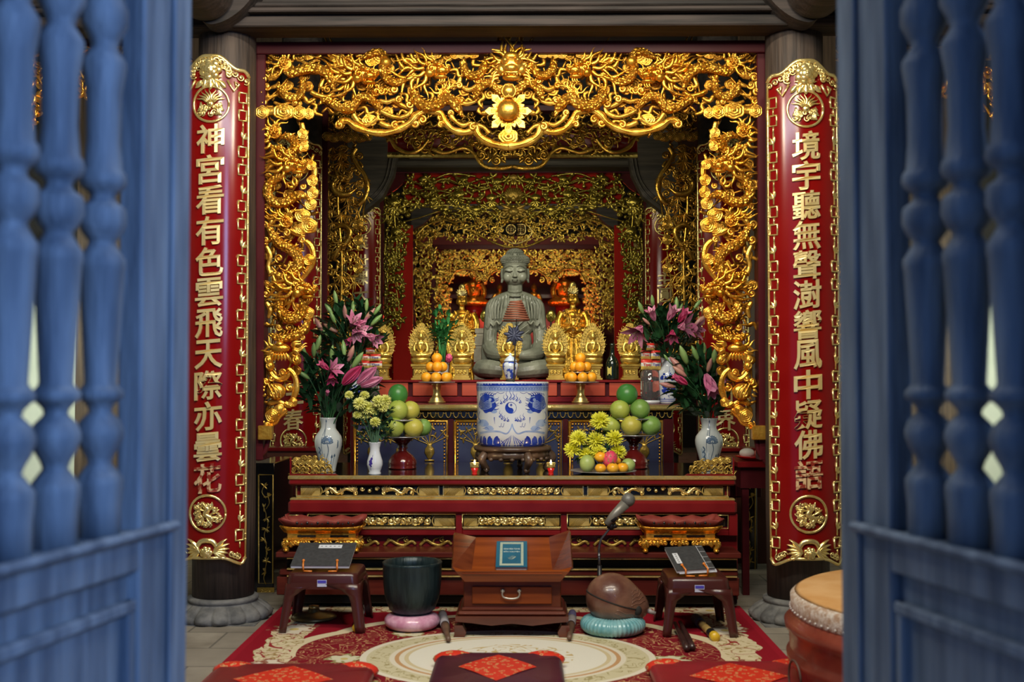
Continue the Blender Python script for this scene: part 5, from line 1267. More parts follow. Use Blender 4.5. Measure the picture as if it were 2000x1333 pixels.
bouquet('lily_bouquet','lilies with one big drooping pink bloom in the lotus vase before the wave ornament',(v2.x,v2.y,v2.z+97*MPX(6.0)),5.98,[(1318,745),(1330,705),(1375,695),(1412,715),(1422,770),(1405,812),(1365,818),(1325,790)],95,
 [(1386,749,-1.25,52,PETP,.45,.5),(1331,744,2.6,34,PETD,.3,.2),(1412,746,.2,18,PETP,.5,.6)],
 [(1334,693,2.0,42,BUDG),(1322,712,2.3,40,BUDP),(1327,726,2.5,34,BUDP),(1357,690,2.0,32,BUDG),(1375,680,1.7,24,BUDG),(1394,695,1.5,32,BUDG),(1385,713,1.35,30,BUDP),(1404,718,1.4,38,BUDP),(1301,699,2.2,16,BUDG),(1303,753,2.9,32,BUDP)],3)
bouquet('lily_bouquet','open pink lilies in the landscape vase beside the plastic jar',(cB[0],cB[1],cB[2]+84*MPX(6.85)),6.83,[(1255,640),(1262,605),(1320,595),(1358,625),(1352,670),(1322,705),(1285,705),(1255,680)],100,
 [(1246,648,-2.2,40,PETP,1.0,.5),(1275,616,2.0,30,PETP,.6,.4),(1311,614,1.1,34,PETP,.6,.4),(1333,619,1.0,34,PETD,.5,.4),(1337,638,.1,36,PETP,1.0,.6),(1313,654,-1.7,28,PETD,.8,.6),(1357,643,-.1,34,PETP,.9,.5)],
 [(1251,601,2.0,28,BUDG),(1274,587,1.75,24,BUDG),(1322,592,1.6,26,BUDG),(1330,601,1.2,18,BUDG),(1363,594,.9,24,BUDG),(1368,626,.7,32,BUDP),(1262,628,2.4,20,BUDP)],4)
def mum(t,c,r,mt,seed):
    rn=random.Random(seed); m=MB(); ax=dirv(pi/2,.75); x=Vector((1,0,0)); y=ax.cross(x)
    m.ell(c,(r*.45,r*.45,r*.45),8,6)
    for ring,(el,n,L) in enumerate(((.05,20,1.0),(.32,19,.98),(.6,17,.92),(.88,14,.85),(1.12,10,.75),(1.35,6,.62),(-.25,18,.97),(-.5,14,.85))):
        for i in range(n):
            b=2*pi*i/n+rn.uniform(-.15,.15); e=el+rn.uniform(-.12,.12); sd=(x*cos(b)+y*sin(b)); d=(sd*cos(e)+ax*sin(e)).normalized(); s2=(ax*cos(e)-sd*sin(e)).normalized()
            petal(m,c+d*r*.2,d,s2,r*L*.86,r*.19,.15*rn.uniform(-1,2),3,-.3)
    m.build('flower_head',mt,t)
def mums(name,label,base,D,flowers,mt,region,nf,seed,vase_=True):
    rn=random.Random(seed); t=thing(name,label,'flowers',base); k=MPX(D); B=Vector(base); st=MB()
    for i,(x,y,r) in enumerate(flowers):
        c=W(x,y,D+rn.uniform(-.03,.02)); mum(t,c,r*k,mt,seed+i); st.tube(smooth_path([tuple(B+Vector((rn.uniform(-.01,.01),rn.uniform(-.01,.01),-.03 if vase_ else 0.01))),tuple((B+c)/2+Vector((0,.03,0))),tuple(c)],4),.003,5)
    st.build('stems',LEAF2,t); m=MB(); xs=[p[0] for p in region]; ys=[p[1] for p in region]; n=0
    while n<nf:
        x,y=rn.uniform(min(xs),max(xs)),rn.uniform(min(ys),max(ys))
        if not inside((x,y),region): continue
        n+=1; c=W(x,y,D+rn.uniform(.0,.08)); a=rn.uniform(0,6.28); d=dirv(a,rn.uniform(-.3,.8)); sd=Vector((0,-.4,-1)); sd=(sd-d*sd.dot(d)).normalized(); L=rn.uniform(.022,.04)
        for q in (-.7,0,.7): petal(m,c,(d+d.cross(sd)*q).normalized(),sd,L,L*.28,.3,3,.1)
    m.build('foliage',LEAF2,t)
mums('chrysanthemum_bouquet','pale yellow chrysanthemums in the small white vase',(cS[0],cS[1],cS[2]+60*MPX(5.74)),5.76,
 [(703,789,14),(717,798,15),(739,784,13),(752,783,13),(748,796,12),(731,804,11),(713,811,11),(698,811,9),(733,825,11),(712,773,10),(682,772,9)],YELP,[(690,805),(765,800),(775,825),(750,862),(715,862),(692,835)],170,31)
mums('chrysanthemum_bouquet','bright yellow chrysanthemums standing behind the fruit on the metal plate',(W(1172,915,5.9).x,5.9,TT+.02),5.86,
 [(1130,857,18),(1163,862,20),(1199,857,18),(1118,879,17),(1145,889,18),(1170,884,15),(1207,884,17),(1172,823,20)],YEL,[(1125,850),(1165,835),(1205,850),(1212,900),(1130,905)],150,41,False)
# lucky bamboo
D=7.16; k=MPX(D); b=(W(862,741,D).x,D,RT+.001); t=thing('lucky_bamboo','leafy lucky bamboo stalks in a small pale pot behind the oranges','plant',b)
m=MB(); m.lathe([(0,0),(10*k,0),(14*k,14*k),(15*k,34*k),(12*k,34*k),(12*k,28*k),(0,28*k)],b,24); m.build('pot',VW,t); st=MB(); lf=MB(); rn=random.Random(8)
BAM=mat('bamboo_green',(.03,.17,.05),(.06,.26,.07),.35,0,scale=10)
for i in range(9):
    x=850+i*3.6; top=rn.uniform(618,650); P0=Vector((b[0]+rn.uniform(-.02,.02),D+rn.uniform(-.02,.02),RT+.07)); P1=W(x,top,D); st.tube([P0,(P0+P1)/2,P1],.0045,6)
    for j in range(7):
        a=rn.uniform(.1,3.0); o=P0+(P1-P0)*rn.uniform(.55,1.0); petal(lf,o,dirv(a,rn.uniform(-.2,.6)),Vector((0,-.3,-1)).normalized(),rn.uniform(18,30)*k,7*k,.4,5,.2)
for i in range(34):
    x,y=rn.uniform(845,890),rn.uniform(606,665); petal(lf,W(x,y,D+rn.uniform(-.05,.05)),dirv(atan2(660-y,x-866)+rn.uniform(-.5,.5),rn.uniform(-.4,.6)),Vector((0,-.3,-1)).normalized(),rn.uniform(16,28)*k,6.5*k,.4,5,.2)
st.build('stalks',BAM,t); lf.build('leaves',BAM,t)
m=MB(); m.ell(W(877,700,D-.05),(7*k,5*k,9*k),8,6); rose(m,Flat(*[W(877,700,D-.06).x,D-.06,W(877,700,D-.06).z]),0,0,8*k,0,6); m.build('pink_blossom',PETD,t)
# clear jars with red sweets, snack packets above
GLASS=mat('clear_plastic',(.9,.9,.92),None,.05,0,trans=.93); SWEET=mat('red_sweets',(.5,.01,.01),(.75,.04,.03),.4,0,scale=30,bump=.6,bscale=60)
PK=[mat('packet_red',(.6,.03,.02),None,.4,0),mat('packet_yellow',(.75,.50,.08),(.8,.6,.2),.4,0,scale=20),mat('packet_white',(.7,.68,.62),None,.4,0)]
NAVY=mat('packet_lettering',(.08,.05,.3),None,.4,0)
def jar(cx,x0,x1,y0,y1,lab,rows,plab,word):
    D=6.84; k=MPX(D); b=(W(cx,y1,D).x,D,AT+.001); R=(x1-x0)/2*k; H=(y1-y0)*k; t=thing('plastic_jar',lab,'jar',b); n=22
    m=MB(); m.lathe([(0,0),(R*1.02,0),(R*1.02,5*k),(R*.9,6*k),(0,6*k)],b,32); m.build('white_base',WHITE,t)
    m=MB(); m.lathe([(R*.95,6*k),(R,10*k),(R,H-6*k),(R*.85,H-2*k),(R*.8,H),(0,H)],b,32); m.build('clear_wall',GLASS,t)
    m=MB(); rn=random.Random(cx)
    for i in range(70):
        a=rn.random()*6.28; q=R*.85*sqrt(rn.random()); z=b[2]+7*k+6*k*rn.random()+(H*.55 if i%3==0 else H*.2*rn.random()); m.ell((b[0]+cos(a)*q,b[1]+sin(a)*q,z),(.012,.012,.009),7,5)
    m.build('red_sweets',SWEET,t)
    zt=b[2]+H+.0015
    i=0
    for r,row in enumerate(rows):
        for c,(px,w,h) in enumerate(row):
            zc=zt+sum(rw[0][2] for rw in rows[:r])*k+.0005*r; o=(W(px,y0,D).x,D-.03+.012*c*(-1)**r,zc); p=thing('snack_packet',plab[i],'packet',o); i+=1
            hw,hh,th=w*k/2,h*k,.018
            m=MB()
            g=[]
            for z in range(7):
                tz=z/6; g.append([(o[0]-hw+2*hw*u/8,o[1]-th*sin(pi*u/8)**.6*(sin(pi*tz)**.5+.05),o[2]+hh*tz) for u in range(9)])
            bk=[[(a[0],2*o[1]-a[1],a[2]) for a in reversed(rr)] for rr in g]; m.sheet(g); m.sheet(bk)
            for f in range(len(m.f)):
                z=(f//8)%6; m.m[f]=0 if z>=4 else (1 if z in (0,1) else 2)
            m.build('wrapper',PK,p); m=MB(); F=lambda u,v,d:(o[0]+u,o[1]-th-.001-d,o[2]+hh*.45+v)
            put_glyphs(m,word,F,hw*1.3,hh*.32,.001,.02); m.build('brand_lettering',PK[0] if word=='Tipo' and (i%2) else NAVY,p)
jar(1270,1252,1290,716,781,'clear plastic jar of red sweets beside the landscape vase with pink lilies',[[(1262,22,20),(1280,20,20)],[(1260,18,17),(1279,18,17)],[(1270,17,14)]],
    ['red, white and yellow snack packet, lower row toward the golden statue','red, white and yellow packet, lower row next to the landscape vase','packet in the middle row on the jar near the golden statue','packet in the middle row of the jar next to the landscape vase','topmost packet of the heap on the jar by the pink lilies'],'Tipo')
jar(721,702,742,714,782,'clear plastic jar of red sweets half hidden by the front lilies',[[(712,22,14),(735,24,14)],[(714,20,13),(735,20,13)],[(725,18,12)]],
    ['yellow and white packet, lowest row, tucked behind the lily leaves','yellow and white packet, lowest row, next to the golden statue','packet of the second row touching the lily leaves','packet of the second row next to the golden statue','topmost packet, partly under a drooping lily'],'Tipo')
# dark bottle
D=7.18; k=MPX(D); b=(W(1196,741,D).x,D,RT+.001); t=thing('dark_bottle','dark green glass bottle between two small golden statues','bottle',b); m=MB()
m.lathe([(0,0),(12*k,0),(12.5*k,3*k),(12.5*k,32*k),(10*k,40*k),(4.5*k,48*k),(4*k,66*k),(5*k,67*k),(5*k,71*k),(0,72*k)],b,28); m.build('bottle_body',mat('dark_bottle_glass',(.008,.015,.01),None,.08,0,coat=.5),t)
m=MB(); Cb=Cyl(b,[(12.6*k,0),(12.6*k,40*k)]); Cb.rm=12.6*k; patch(m,Cb,[(-.008-.03,9*k),(-.008,9*k),(-.008,26*k),(-.038,26*k)]); m.build('pale_label',mat('old_yellow_label',(.6,.5,.12),None,.6,0),t)
# ---------------------------------------------------------------- rug
ZR_=.012
rug=MB(); ra,rb_=on(553,1181,ZR_),on(1443,1181,ZR_); rx0,rx1=ra.x,rb_.x; ry1=5.66; ry0=3.3
def rug_mat():
    m=bpy.data.materials.new('woven_rug_pile'); m.use_nodes=True; nt=m.node_tree; N=nt.nodes; L=nt.links; b=N['Principled BSDF']; b.inputs['Roughness'].default_value=.95; b.inputs['Specular IOR Level'].default_value=.1
    tc=N.new('ShaderNodeTexCoord'); sp=N.new('ShaderNodeSeparateXYZ'); L.new(tc.outputs['Object'],sp.inputs[0])
    def math_(op,a,b_=None,c=None):
        n=N.new('ShaderNodeMath'); n.operation=op
        for i,x in enumerate((a,b_,c)):
            if x is None: continue
            if isinstance(x,(int,float)): n.inputs[i].default_value=x
            else: L.new(x,n.inputs[i])
        return n.outputs[0]
    def mix(f,a,b_):
        n=N.new('ShaderNodeMix'); n.data_type='RGBA'
        L.new(f,n.inputs[0])
        for i,x in ((6,a),(7,b_)):
            if isinstance(x,tuple): n.inputs[i].default_value=(*x,1)
            else: L.new(x,n.inputs[i])
        return n.outputs[2]
    cx=(rx0+rx1)/2; X=math_('SUBTRACT',sp.outputs[0],0.0); Y=math_('SUBTRACT',sp.outputs[1],0.0)
    RED=(.26,.008,.018); RED2=(.20,.010,.018); CREAMC=(.66,.56,.36); CREAM2=(.70,.64,.50); TAN=(.52,.30,.14); OL=(.36,.30,.14)
    def wave(scale,th,dist=3.0,detail=1.0):
        n=N.new('ShaderNodeTexNoise'); n.inputs['Scale'].default_value=scale; n.inputs['Detail'].default_value=detail; n.inputs['Distortion'].default_value=dist; L.new(tc.outputs['Object'],n.inputs['Vector'])
        a=math_('SUBTRACT',n.outputs['Fac'],.5); a=math_('ABSOLUTE',a); return math_('LESS_THAN',a,th)
    def ell(cx_,cy_,a,b_):
        u=math_('DIVIDE',math_('SUBTRACT',X,cx_),a); v=math_('DIVIDE',math_('SUBTRACT',Y,cy_),b_)
        return math_('SQRT',math_('ADD',math_('MULTIPLY',u,u),math_('MULTIPLY',v,v)))
    def ang(cx_,cy_):
        return math_('ARCTAN2',math_('SUBTRACT',Y,cy_),math_('SUBTRACT',X,cx_))
    col=mix(wave(9,.0001),RED,RED)
    # inner scroll field: red with tan scrolls inside a cream scalloped outline
    CY=-(ry1-4.62)   # centre of the rug measured from its back edge (object origin at the back)
    e=ell(0,CY,.92,.80); a=ang(0,CY); e=math_('ADD',e,math_('MULTIPLY',math_('ABSOLUTE',math_('SINE',math_('MULTIPLY',a,6))),-.035))
    inside_=math_('LESS_THAN',e,1.0); field=mix(wave(8,.022,4.0,0.5),RED2,TAN); col=mix(inside_,col,field)
    ring=math_('LESS_THAN',math_('ABSOLUTE',math_('SUBTRACT',e,.975)),.035); col=mix(ring,col,CREAMC)
    # flowers scattered in the field
    fwn=N.new('ShaderNodeTexNoise'); fwn.inputs['Scale'].default_value=22; fwn.inputs['Detail'].default_value=3; L.new(tc.outputs['Object'],fwn.inputs['Vector']); FW=math_('SUBTRACT',fwn.outputs['Fac'],.5)
    def flower(x,y,r,c1=(.62,.58,.40),c2=(.30,.27,.11)):
        nonlocal col
        f=ell(x,y,r,r*1.1); aa=ang(x,y); f2=math_('ADD',math_('ADD',f,math_('MULTIPLY',math_('SINE',math_('MULTIPLY',aa,7)),.16)),math_('MULTIPLY',FW,2.2))
        col=mix(math_('LESS_THAN',f2,1.25),col,c2); col=mix(math_('LESS_THAN',f2,1.0),col,c1); col=mix(math_('LESS_THAN',math_('ABSOLUTE',math_('SINE',math_('ADD',math_('MULTIPLY',aa,5),math_('MULTIPLY',f,6)))),.22) if 0 else math_('LESS_THAN',f,.28),col,(.55,.42,.15))
    for x,y in ((-.66,-1.08),(.66,-1.08),(-.45,-.62),(.45,-.62),(-.5,-1.5),(.5,-1.5),(0,-.42)): flower(x,y,.055)
    # cream oval medallion
    e=ell(0,CY,.60,.48)
    for r,c in ((1.0,CREAM2),(.955,(.58,.52,.33)),(.80,CREAM2),(.765,TAN),(.735,CREAM2),(.70,(.60,.50,.30)),(.67,(.74,.71,.60))): col=mix(math_('LESS_THAN',e,r),col,c)
    n=wave(14,.03,1.5,1.0); lim=math_('MULTIPLY',n,math_('LESS_THAN',math_('ABSOLUTE',math_('SUBTRACT',e,.87)),.06)); col=mix(lim,col,OL)
    n=wave(7,.03,3,0.5); lim=math_('MULTIPLY',n,math_('LESS_THAN',e,.45)); col=mix(lim,col,(.55,.42,.2))
    # cream acanthus border, broken
    ax=math_('ABSOLUTE',X); hx=(rx1-rx0)/2
    nb=N.new('ShaderNodeTexNoise'); nb.inputs['Scale'].default_value=6; nb.inputs['Detail'].default_value=2; L.new(tc.outputs['Object'],nb.inputs['Vector'])
    wob=math_('MULTIPLY',math_('SUBTRACT',nb.outputs['Fac'],.5),.13)
    dx=math_('ABSOLUTE',math_('ADD',math_('SUBTRACT',ax,hx-.17),wob)); band=math_('LESS_THAN',dx,.07)
    dy=math_('ABSOLUTE',math_('ADD',math_('ADD',Y,.09),wob)); band2=math_('LESS_THAN',dy,.075)
    inx=math_('LESS_THAN',ax,hx-.08); band2=math_('MULTIPLY',band2,inx); both_=math_('MAXIMUM',band,band2)
    bc=mix(wave(11,.03,2,1),CREAMC,(.36,.26,.10)); bc=mix(wave(5,.015,2,.5),bc,(.30,.03,.03)); col=mix(both_,col,bc)
    for x,y in ((-hx+.17,-.12),(hx-.17,-.12),(-hx+.17,-.55),(hx-.17,-.55),(-hx+.2,-1.2),(hx-.2,-1.2),(0,-.1),(-.5,-.1),(.5,-.1)): flower(x,y,.075,(.66,.58,.44),(.28,.10,.06))
    edge=math_('GREATER_THAN',ax,hx-.035); col=mix(edge,col,(.30,.010,.022))
    L.new(col,b.inputs['Base Color'])
    n2=N.new('ShaderNodeTexNoise'); n2.inputs['Scale'].default_value=220; L.new(tc.outputs['Object'],n2.inputs['Vector']); bp=N.new('ShaderNodeBump'); bp.inputs['Strength'].default_value=.5; bp.inputs['Distance'].default_value=.004; L.new(n2.outputs['Fac'],bp.inputs['Height']); L.new(bp.outputs[0],b.inputs['Normal'])
    return m
RXC=(rx0+rx1)/2; RW=(rx1-rx0)/2
m=MB(); m.box(rx0,rx1,ry0,ry1,.001,ZR_,b=.004); o=m.build('rug',rug_mat(),origin=(RXC,ry1,0)); tag(o,'red floral rug with a cream oval medallion, laid before the offering table','rug')
FZ=ZR_+.001
# ---------------------------------------------------------------- floor cushions
def cushion(name,label,cx,y,w,d,mt,pm,h=.07):
    t=thing(name,label,'cushion',(cx,y,FZ)); 
    def body(k,zz,inset):
        m=MB(); out=[]; hw,hd=w/2-inset,d/2-inset; r=min(.10,hd*.6)
        for (sx,sy,a0) in ((1,1,0),(-1,1,pi/2),(-1,-1,pi),(1,-1,3*pi/2)):
            for i in range(7): a=a0+pi/2*i/6; out.append((cx+sx*(hw-r)+cos(a)*r,y+sy*(hd-r)+sin(a)*r))
        n=len(out); G=[]
        for (q,z) in ((.90,0),(1.0,.25),(1.01,.5),(.985,.75),(.93,.92),(.80,1.0),(.55,1.04),(.25,1.05),(.02,1.05)):
            G.append([(cx+(px-cx)*q,y+(py-y)*q,FZ+z*h*(1+ .10*sin(i*1.7)*(q>.6)*.4)) for i,(px,py) in enumerate(out+[out[0]])])
        m.sheet([list(r_) for r_ in G]); return m
    body(0,0,0).build('padded_body',mt,t)
    dm=MB(); g=[]
    z=FZ+h*1.05+.002; a,b=w*.30,d*.36; n=6
    for i in range(n+1):
        row=[]
        for j in range(n+1):
            u,v=i/n,j/n; X=cx+(u-v)*a; Y=y-.01-b+(u+v)*b; q=max(abs(X-cx)/(w/2),abs(Y-y)/(d/2)); zz=FZ+h*(1.05-.0*q)+.003-(.03*h if q>.5 else 0)-max(0,q-.45)*h*.12
            row.append((X,Y,zz))
        g.append(row)
    dm.sheet(g); dm.build('brocade_diamond',pm,t)
    c=MB()
    for s in (-1,1): c.ell((cx+s*(w/2-.07),y+d/2-.045,FZ+h*.55),(.085,.05,.033),12,8)
    c.build('brocade_corner',pm,t)
    return t
def brocade():
    m=mat('red_gold_brocade',(.50,.02,.01),(.60,.035,.015),.45,0,scale=20); nt=m.node_tree; N=nt.nodes; L=nt.links; b=N['Principled BSDF']
    v=N.new('ShaderNodeTexVoronoi'); v.inputs['Scale'].default_value=46; tc=[n for n in N if n.type=='TEX_COORD'][0]; L.new(tc.outputs['Object'],v.inputs['Vector'])
    cr=N.new('ShaderNodeValToRGB'); cr.color_ramp.elements[0].position=.30; cr.color_ramp.elements[1].position=.36; cr.color_ramp.elements[0].color=(.68,.42,.16,1); cr.color_ramp.elements[1].color=(.62,.03,.012,1); L.new(v.outputs['Distance'],cr.inputs[0]); e=cr.color_ramp.elements.new(.12); e.color=(.45,.02,.02,1)
    L.new(cr.outputs[0],b.inputs['Base Color']); return m
BRO=brocade(); PURP=mat('dark_plum_satin',(.05,.006,.018),(.075,.010,.026),.38,0,scale=5); MAR=mat('maroon_satin',(.14,.006,.012),(.20,.010,.016),.4,0,scale=5)
cw=W(974,1300,4.35); cushion('floor_cushion','dark plum satin floor cushion with a red brocade diamond, before the lectern',W(974,1300,4.42).x,4.24,.49,.52,PURP,BRO,.055)
cushion('floor_cushion','maroon floor cushion with a brocade diamond, nearest the brass gong',W(585,1320,4.35).x,4.06,.60,.52,MAR,BRO,.055)
cushion('floor_cushion','crimson floor cushion with a brocade diamond, nearest the big drum',W(1420,1310,4.35).x,4.12,.60,.52,mat('crimson_satin',(.22,.006,.014),(.28,.010,.02),.4,0,scale=5),BRO,.055)
# ---------------------------------------------------------------- lectern
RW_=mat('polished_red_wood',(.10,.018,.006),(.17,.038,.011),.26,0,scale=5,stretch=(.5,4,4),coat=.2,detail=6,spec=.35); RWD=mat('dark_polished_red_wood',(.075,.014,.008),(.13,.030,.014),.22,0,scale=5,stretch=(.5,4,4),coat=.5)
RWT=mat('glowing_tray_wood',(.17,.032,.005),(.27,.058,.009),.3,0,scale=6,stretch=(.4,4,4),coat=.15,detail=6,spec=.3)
DL=4.98; lc=W(1000,1225,DL); lx=lc.x; t=thing('sutra_lectern','small polished red-brown wooden lectern with a flared tray and one drawer','lectern',(lx,DL,FZ))
ZL=lambda y,D=DL: W(1000,y,D).z
XLc=lambda x,D=DL: W(x,1150,D).x
m=MB(); m.box(XLc(905),XLc(1096),DL+.015,DL+.30,ZL(1190),ZL(1134),b=.004); m.build('drawer_case',RW_,t)
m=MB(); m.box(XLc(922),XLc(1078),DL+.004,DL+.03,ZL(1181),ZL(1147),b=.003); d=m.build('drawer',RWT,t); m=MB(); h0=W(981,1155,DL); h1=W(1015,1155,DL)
P=[(h0.x+.004,h0.z),(h0.x,h0.z-.01),(h0.x+.008,h0.z-.026),(lx,h0.z-.032),(h1.x-.008,h0.z-.026),(h1.x,h0.z-.01),(h1.x-.004,h0.z)]
m.tube([(x,DL-.012,z) for x,z in smooth_path(P,4)],.0042,8)
for x in (h0.x+.002,h1.x-.002): m.ell((x,DL-.004,h0.z+.002),(.010,.010,.010),10,8)
m.build('handle',mat('dull_silver_metal',(.5,.46,.38),None,.35,.7),d)
m=MB(); m.box(XLc(902),XLc(1100),DL+.0,DL+.31,ZL(1194),ZL(1188),b=.003); m.box(XLc(893),XLc(1106),DL-.02,DL+.32,ZL(1203),ZL(1194),b=.012)
out=[(XLc(890),ZL(1203)),(XLc(890),ZL(1213)),(XLc(920),ZL(1216)),(XLc(960),ZL(1221)),(XLc(1000),ZL(1217)),(XLc(1040),ZL(1221)),(XLc(1080),ZL(1216)),(XLc(1110),ZL(1213)),(XLc(1110),ZL(1203))]
m.prism(out,lambda u,v,d:(u,DL-.02-d,v),-.33,.002); m.build('plinth_moulding',RWD,t)
for sx,xx in ((1,XLc(888)),(-1,XLc(1112))):
    for yy in (DL-.02,DL+.26):
        m=MB(); fo=[(0,.05),(0,.012),(-.004,0),(.045,0),(.052,.02),(.035,.05)]
        m.prism([(xx+sx*u,FZ+v) for u,v in fo],lambda u,v,d:(u,yy-d,v),-.06,0); m.build('foot',RWD,t)
# tray: sloping reading board with flared sides
def quadslab(m,P,th):
    a=[Vector(p) for p in P]; n=(a[1]-a[0]).cross(a[3]-a[0]).normalized()*th
    vs=a+[p-n for p in a]; m.add([tuple(v) for v in vs],[(0,1,2,3),(7,6,5,4),(0,4,5,1),(1,5,6,2),(2,6,7,3),(3,7,4,0)],False)
fl,fr=W(921,1118,DL-.03),W(1079,1118,DL-.03); bl,br=W(930,1050,DL+.26),W(1072,1050,DL+.26)
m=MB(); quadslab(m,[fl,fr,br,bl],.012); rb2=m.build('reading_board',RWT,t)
fo1,fo2=W(884,1108,DL-.07),W(1117,1108,DL-.07); bo1,bo2=W(888,1040,DL+.30),W(1112,1036,DL+.30)
for q in ((fo1,fl,bl,bo1),(fr,fo2,bo2,br)):
    m=MB(); quadslab(m,q,.014); m.build('flared_side',RW_,t)
lo1,lo2=W(908,1137,DL-.05),W(1094,1137,DL-.05)
m=MB(); quadslab(m,[W(902,1120,DL-.07),W(1098,1120,DL-.07),fr,fl],.004); quadslab(m,[lo1,lo2,W(1112,1117,DL-.07),W(890,1117,DL-.07)],.012); 
m.add([tuple(v) for v in (lo1,W(890,1117,DL-.07),fo1,fl,fo2,fr,lo2,W(1112,1117,DL-.07))],[(0,3,2,1),(6,7,4,5),(1,2,3),(7,5,4)],False)
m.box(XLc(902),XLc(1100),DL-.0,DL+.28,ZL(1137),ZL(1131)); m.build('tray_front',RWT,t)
# blue sutra book on the tray
nrm=(fr-fl).cross(bl-fl).normalized(); bd=(bl-fl).normalized(); bx_=(fr-fl).normalized(); bd=(bd-bx_*bd.dot(bx_)).normalized()
bo=W(968,1119,DL-.032)+nrm*.0+bd*.006; o=fl+bx_*((bo-fl).dot(bx_))+bd*((bo-fl).dot(bd))+nrm*.0015
def onb(u,v,d): return o+bx_*u+bd*v+nrm*(d)
t2=thing('blue_book','blue hardcover prayer book with pale ornate border and title, on the lectern tray','book',tuple(o))
bw,bh,bt=61*MPX(DL),.228,.022
def slab(fn,u0,u1,v0,v1,d0,d1,name,mt,par):
    m=MB(); m.prism([(u0,v0),(u1,v0),(u1,v1),(u0,v1)],fn,d0,d1); return m.build(name,mt,par)
slab(onb,.003,bw-.003,.004,bh-.003,.002,bt-.003,'pages',mat('page_edges',(.7,.66,.56),None,.8,0),t2)
TEAL=mat('teal_blue_cover',(.012,.10,.17),(.018,.13,.21),.35,0,scale=8,coat=.2); PALEG=mat('pale_gold_print',(.35,.42,.34),(.42,.47,.36),.5,0,scale=90)
slab(onb,0,bw,0,bh,0,.002,'back_cover',TEAL,t2); slab(onb,0,bw,0,bh,bt-.003,bt,'front_cover',TEAL,t2)
m=MB(); fb_=lambda u,v,d=0: onb(u,v,bt+d)
for (u0,u1,v0,v1) in ((.12,.88,.05,.12),(.12,.88,.88,.95),(.12,.2,.12,.88),(.8,.88,.12,.88)): m.prism([(u0*bw,v0*bh),(u1*bw,v0*bh),(u1*bw,v1*bh),(u0*bw,v1*bh)],fb_,.0001,.0006)
for i in range(5): rel_tube(m,fb_,[(bw*(.38+.03*i),bh*(.34+.02*i)),(bw*(.5+.02*i),bh*(.28+.03*i)),(bw*(.64),bh*(.38))],.0012,4,.4,3,.0005)
m.build('ornate_border',PALEG,t2); m=MB()
for s_,v in (('KINH ĐỊA TẠNG',.68),('BỔN NGUYỆN',.58)): put_glyphs(m,s_,lambda u,v_,d,v=v: fb_(bw*.5+u,bh*v+v_,.0005+d),bw*.52,bh*.06,.0006,.01)
m.build('title_lettering',mat('pale_title',(.6,.66,.58),None,.5,0),t2)
# ---------------------------------------------------------------- bronze bowl on pink ring, wooden fish on teal ring
def ring_cushion(name,label,cx,cy,R,r,mt,z0=FZ,nr=40):
    m=MB(); n=72 if nr==0 else 264
    P=[(cx+cos(2*pi*i/n)*(R-r),cy+sin(2*pi*i/n)*(R-r),z0+r*.78) for i in range(n+1)]
    m.tube(P,lambda t: r,16,ref=(0,0,1),flat=.78,mod=lambda i,k,t,a:1+.035*sin(t*2*pi*nr),cap=False); o=m.build(name,mt,origin=(cx,cy,z0)); tag(o,label,'ring cushion'); return o
D=5.14; k=MPX(D); c=W(805,1216,D); PKS=mat('pink_silk',(.60,.26,.38),(.78,.46,.58),.25,0,scale=30,stretch=(1,1,1),coat=.4)
ring_cushion('ring_cushion','glossy pink silk ring cushion under the dark bowl gong',c.x,D,54*k,19*k,PKS,nr=0)
z0=FZ+19*k*1.56-.016; R=57*k; H=W(805,1098,D).z-z0+.0; t=thing('bowl_gong','large dark green-black metal bowl gong resting on the pink ring cushion','gong',(c.x,D,z0))
m=MB(); m.lathe([(0,0),(R*.50,.004),(R*.78,.035),(R*.93,.09),(R*.985,.15),(R,.2),(R,H-.01),(R*1.02,H),(R*.98,H+.004),(R*.90,H),(R*.88,H-.03),(R*.86,.15),(R*.7,.05),(0,.03)],(c.x,D,z0),56)
BRZ=mat('dark_patinated_bronze',(.010,.022,.026),(.022,.040,.044),.38,.35,scale=9,stretch=(5,5,.7),rvar=.1,bump=.3,bscale=12); m.build('bowl',BRZ,t)
D=5.06; k=MPX(D); c=W(1197,1230,D); TS=mat('teal_silk',(.13,.36,.40),(.28,.52,.54),.28,0,scale=24,coat=.4)
ring_cushion('ring_cushion','ridged pale teal silk ring cushion under the wooden fish drum',c.x,D,63*k,21*k,TS,nr=44)
z0=FZ+21*k*1.50; WF=mat('worn_lacquered_wood',(.085,.026,.018),(.27,.14,.09),.36,0,scale=5,bump=.3,bscale=24,coat=.3,detail=7); t=thing('wooden_fish','round carved reddish-brown wooden fish drum with a slit mouth, on the teal ring','wooden fish drum',(c.x,D,z0-.03))
cc=W(1196,1170,D); M=ry(.32)
m=MB(); m.ell((cc.x,D,cc.z),(52*k,48*k,49*k),36,24,M=M,mod=lambda th,a: 1+ (.42*max(0,cos(a))**10*sin(th)**6)); m.build('fish_body',WF,t)
def sph(al,el,d=0):
    q=1+.42*max(0,cos(al))**10*cos(el)**6; v=Vector(((52*k*q+d)*cos(el)*cos(al),(48*k*q+d)*cos(el)*sin(al),(49*k*q+d)*sin(el))); v=M@v; return (cc.x+v.x,D+v.y,cc.z+v.z)
m=MB(); m.tube([sph(-pi*(.17+.92*i/20),-.02,-.001) for i in range(21)],.0036,6); m.build('slit_mouth',DARKVOID,t)
m=MB(); p=sph(-pi*.16,-.04,-.003); m.ell(p,(.019,.012,.022),14,10); m.build('slit_end_hole',DARKVOID,t)
m=MB(); rn=random.Random(2)
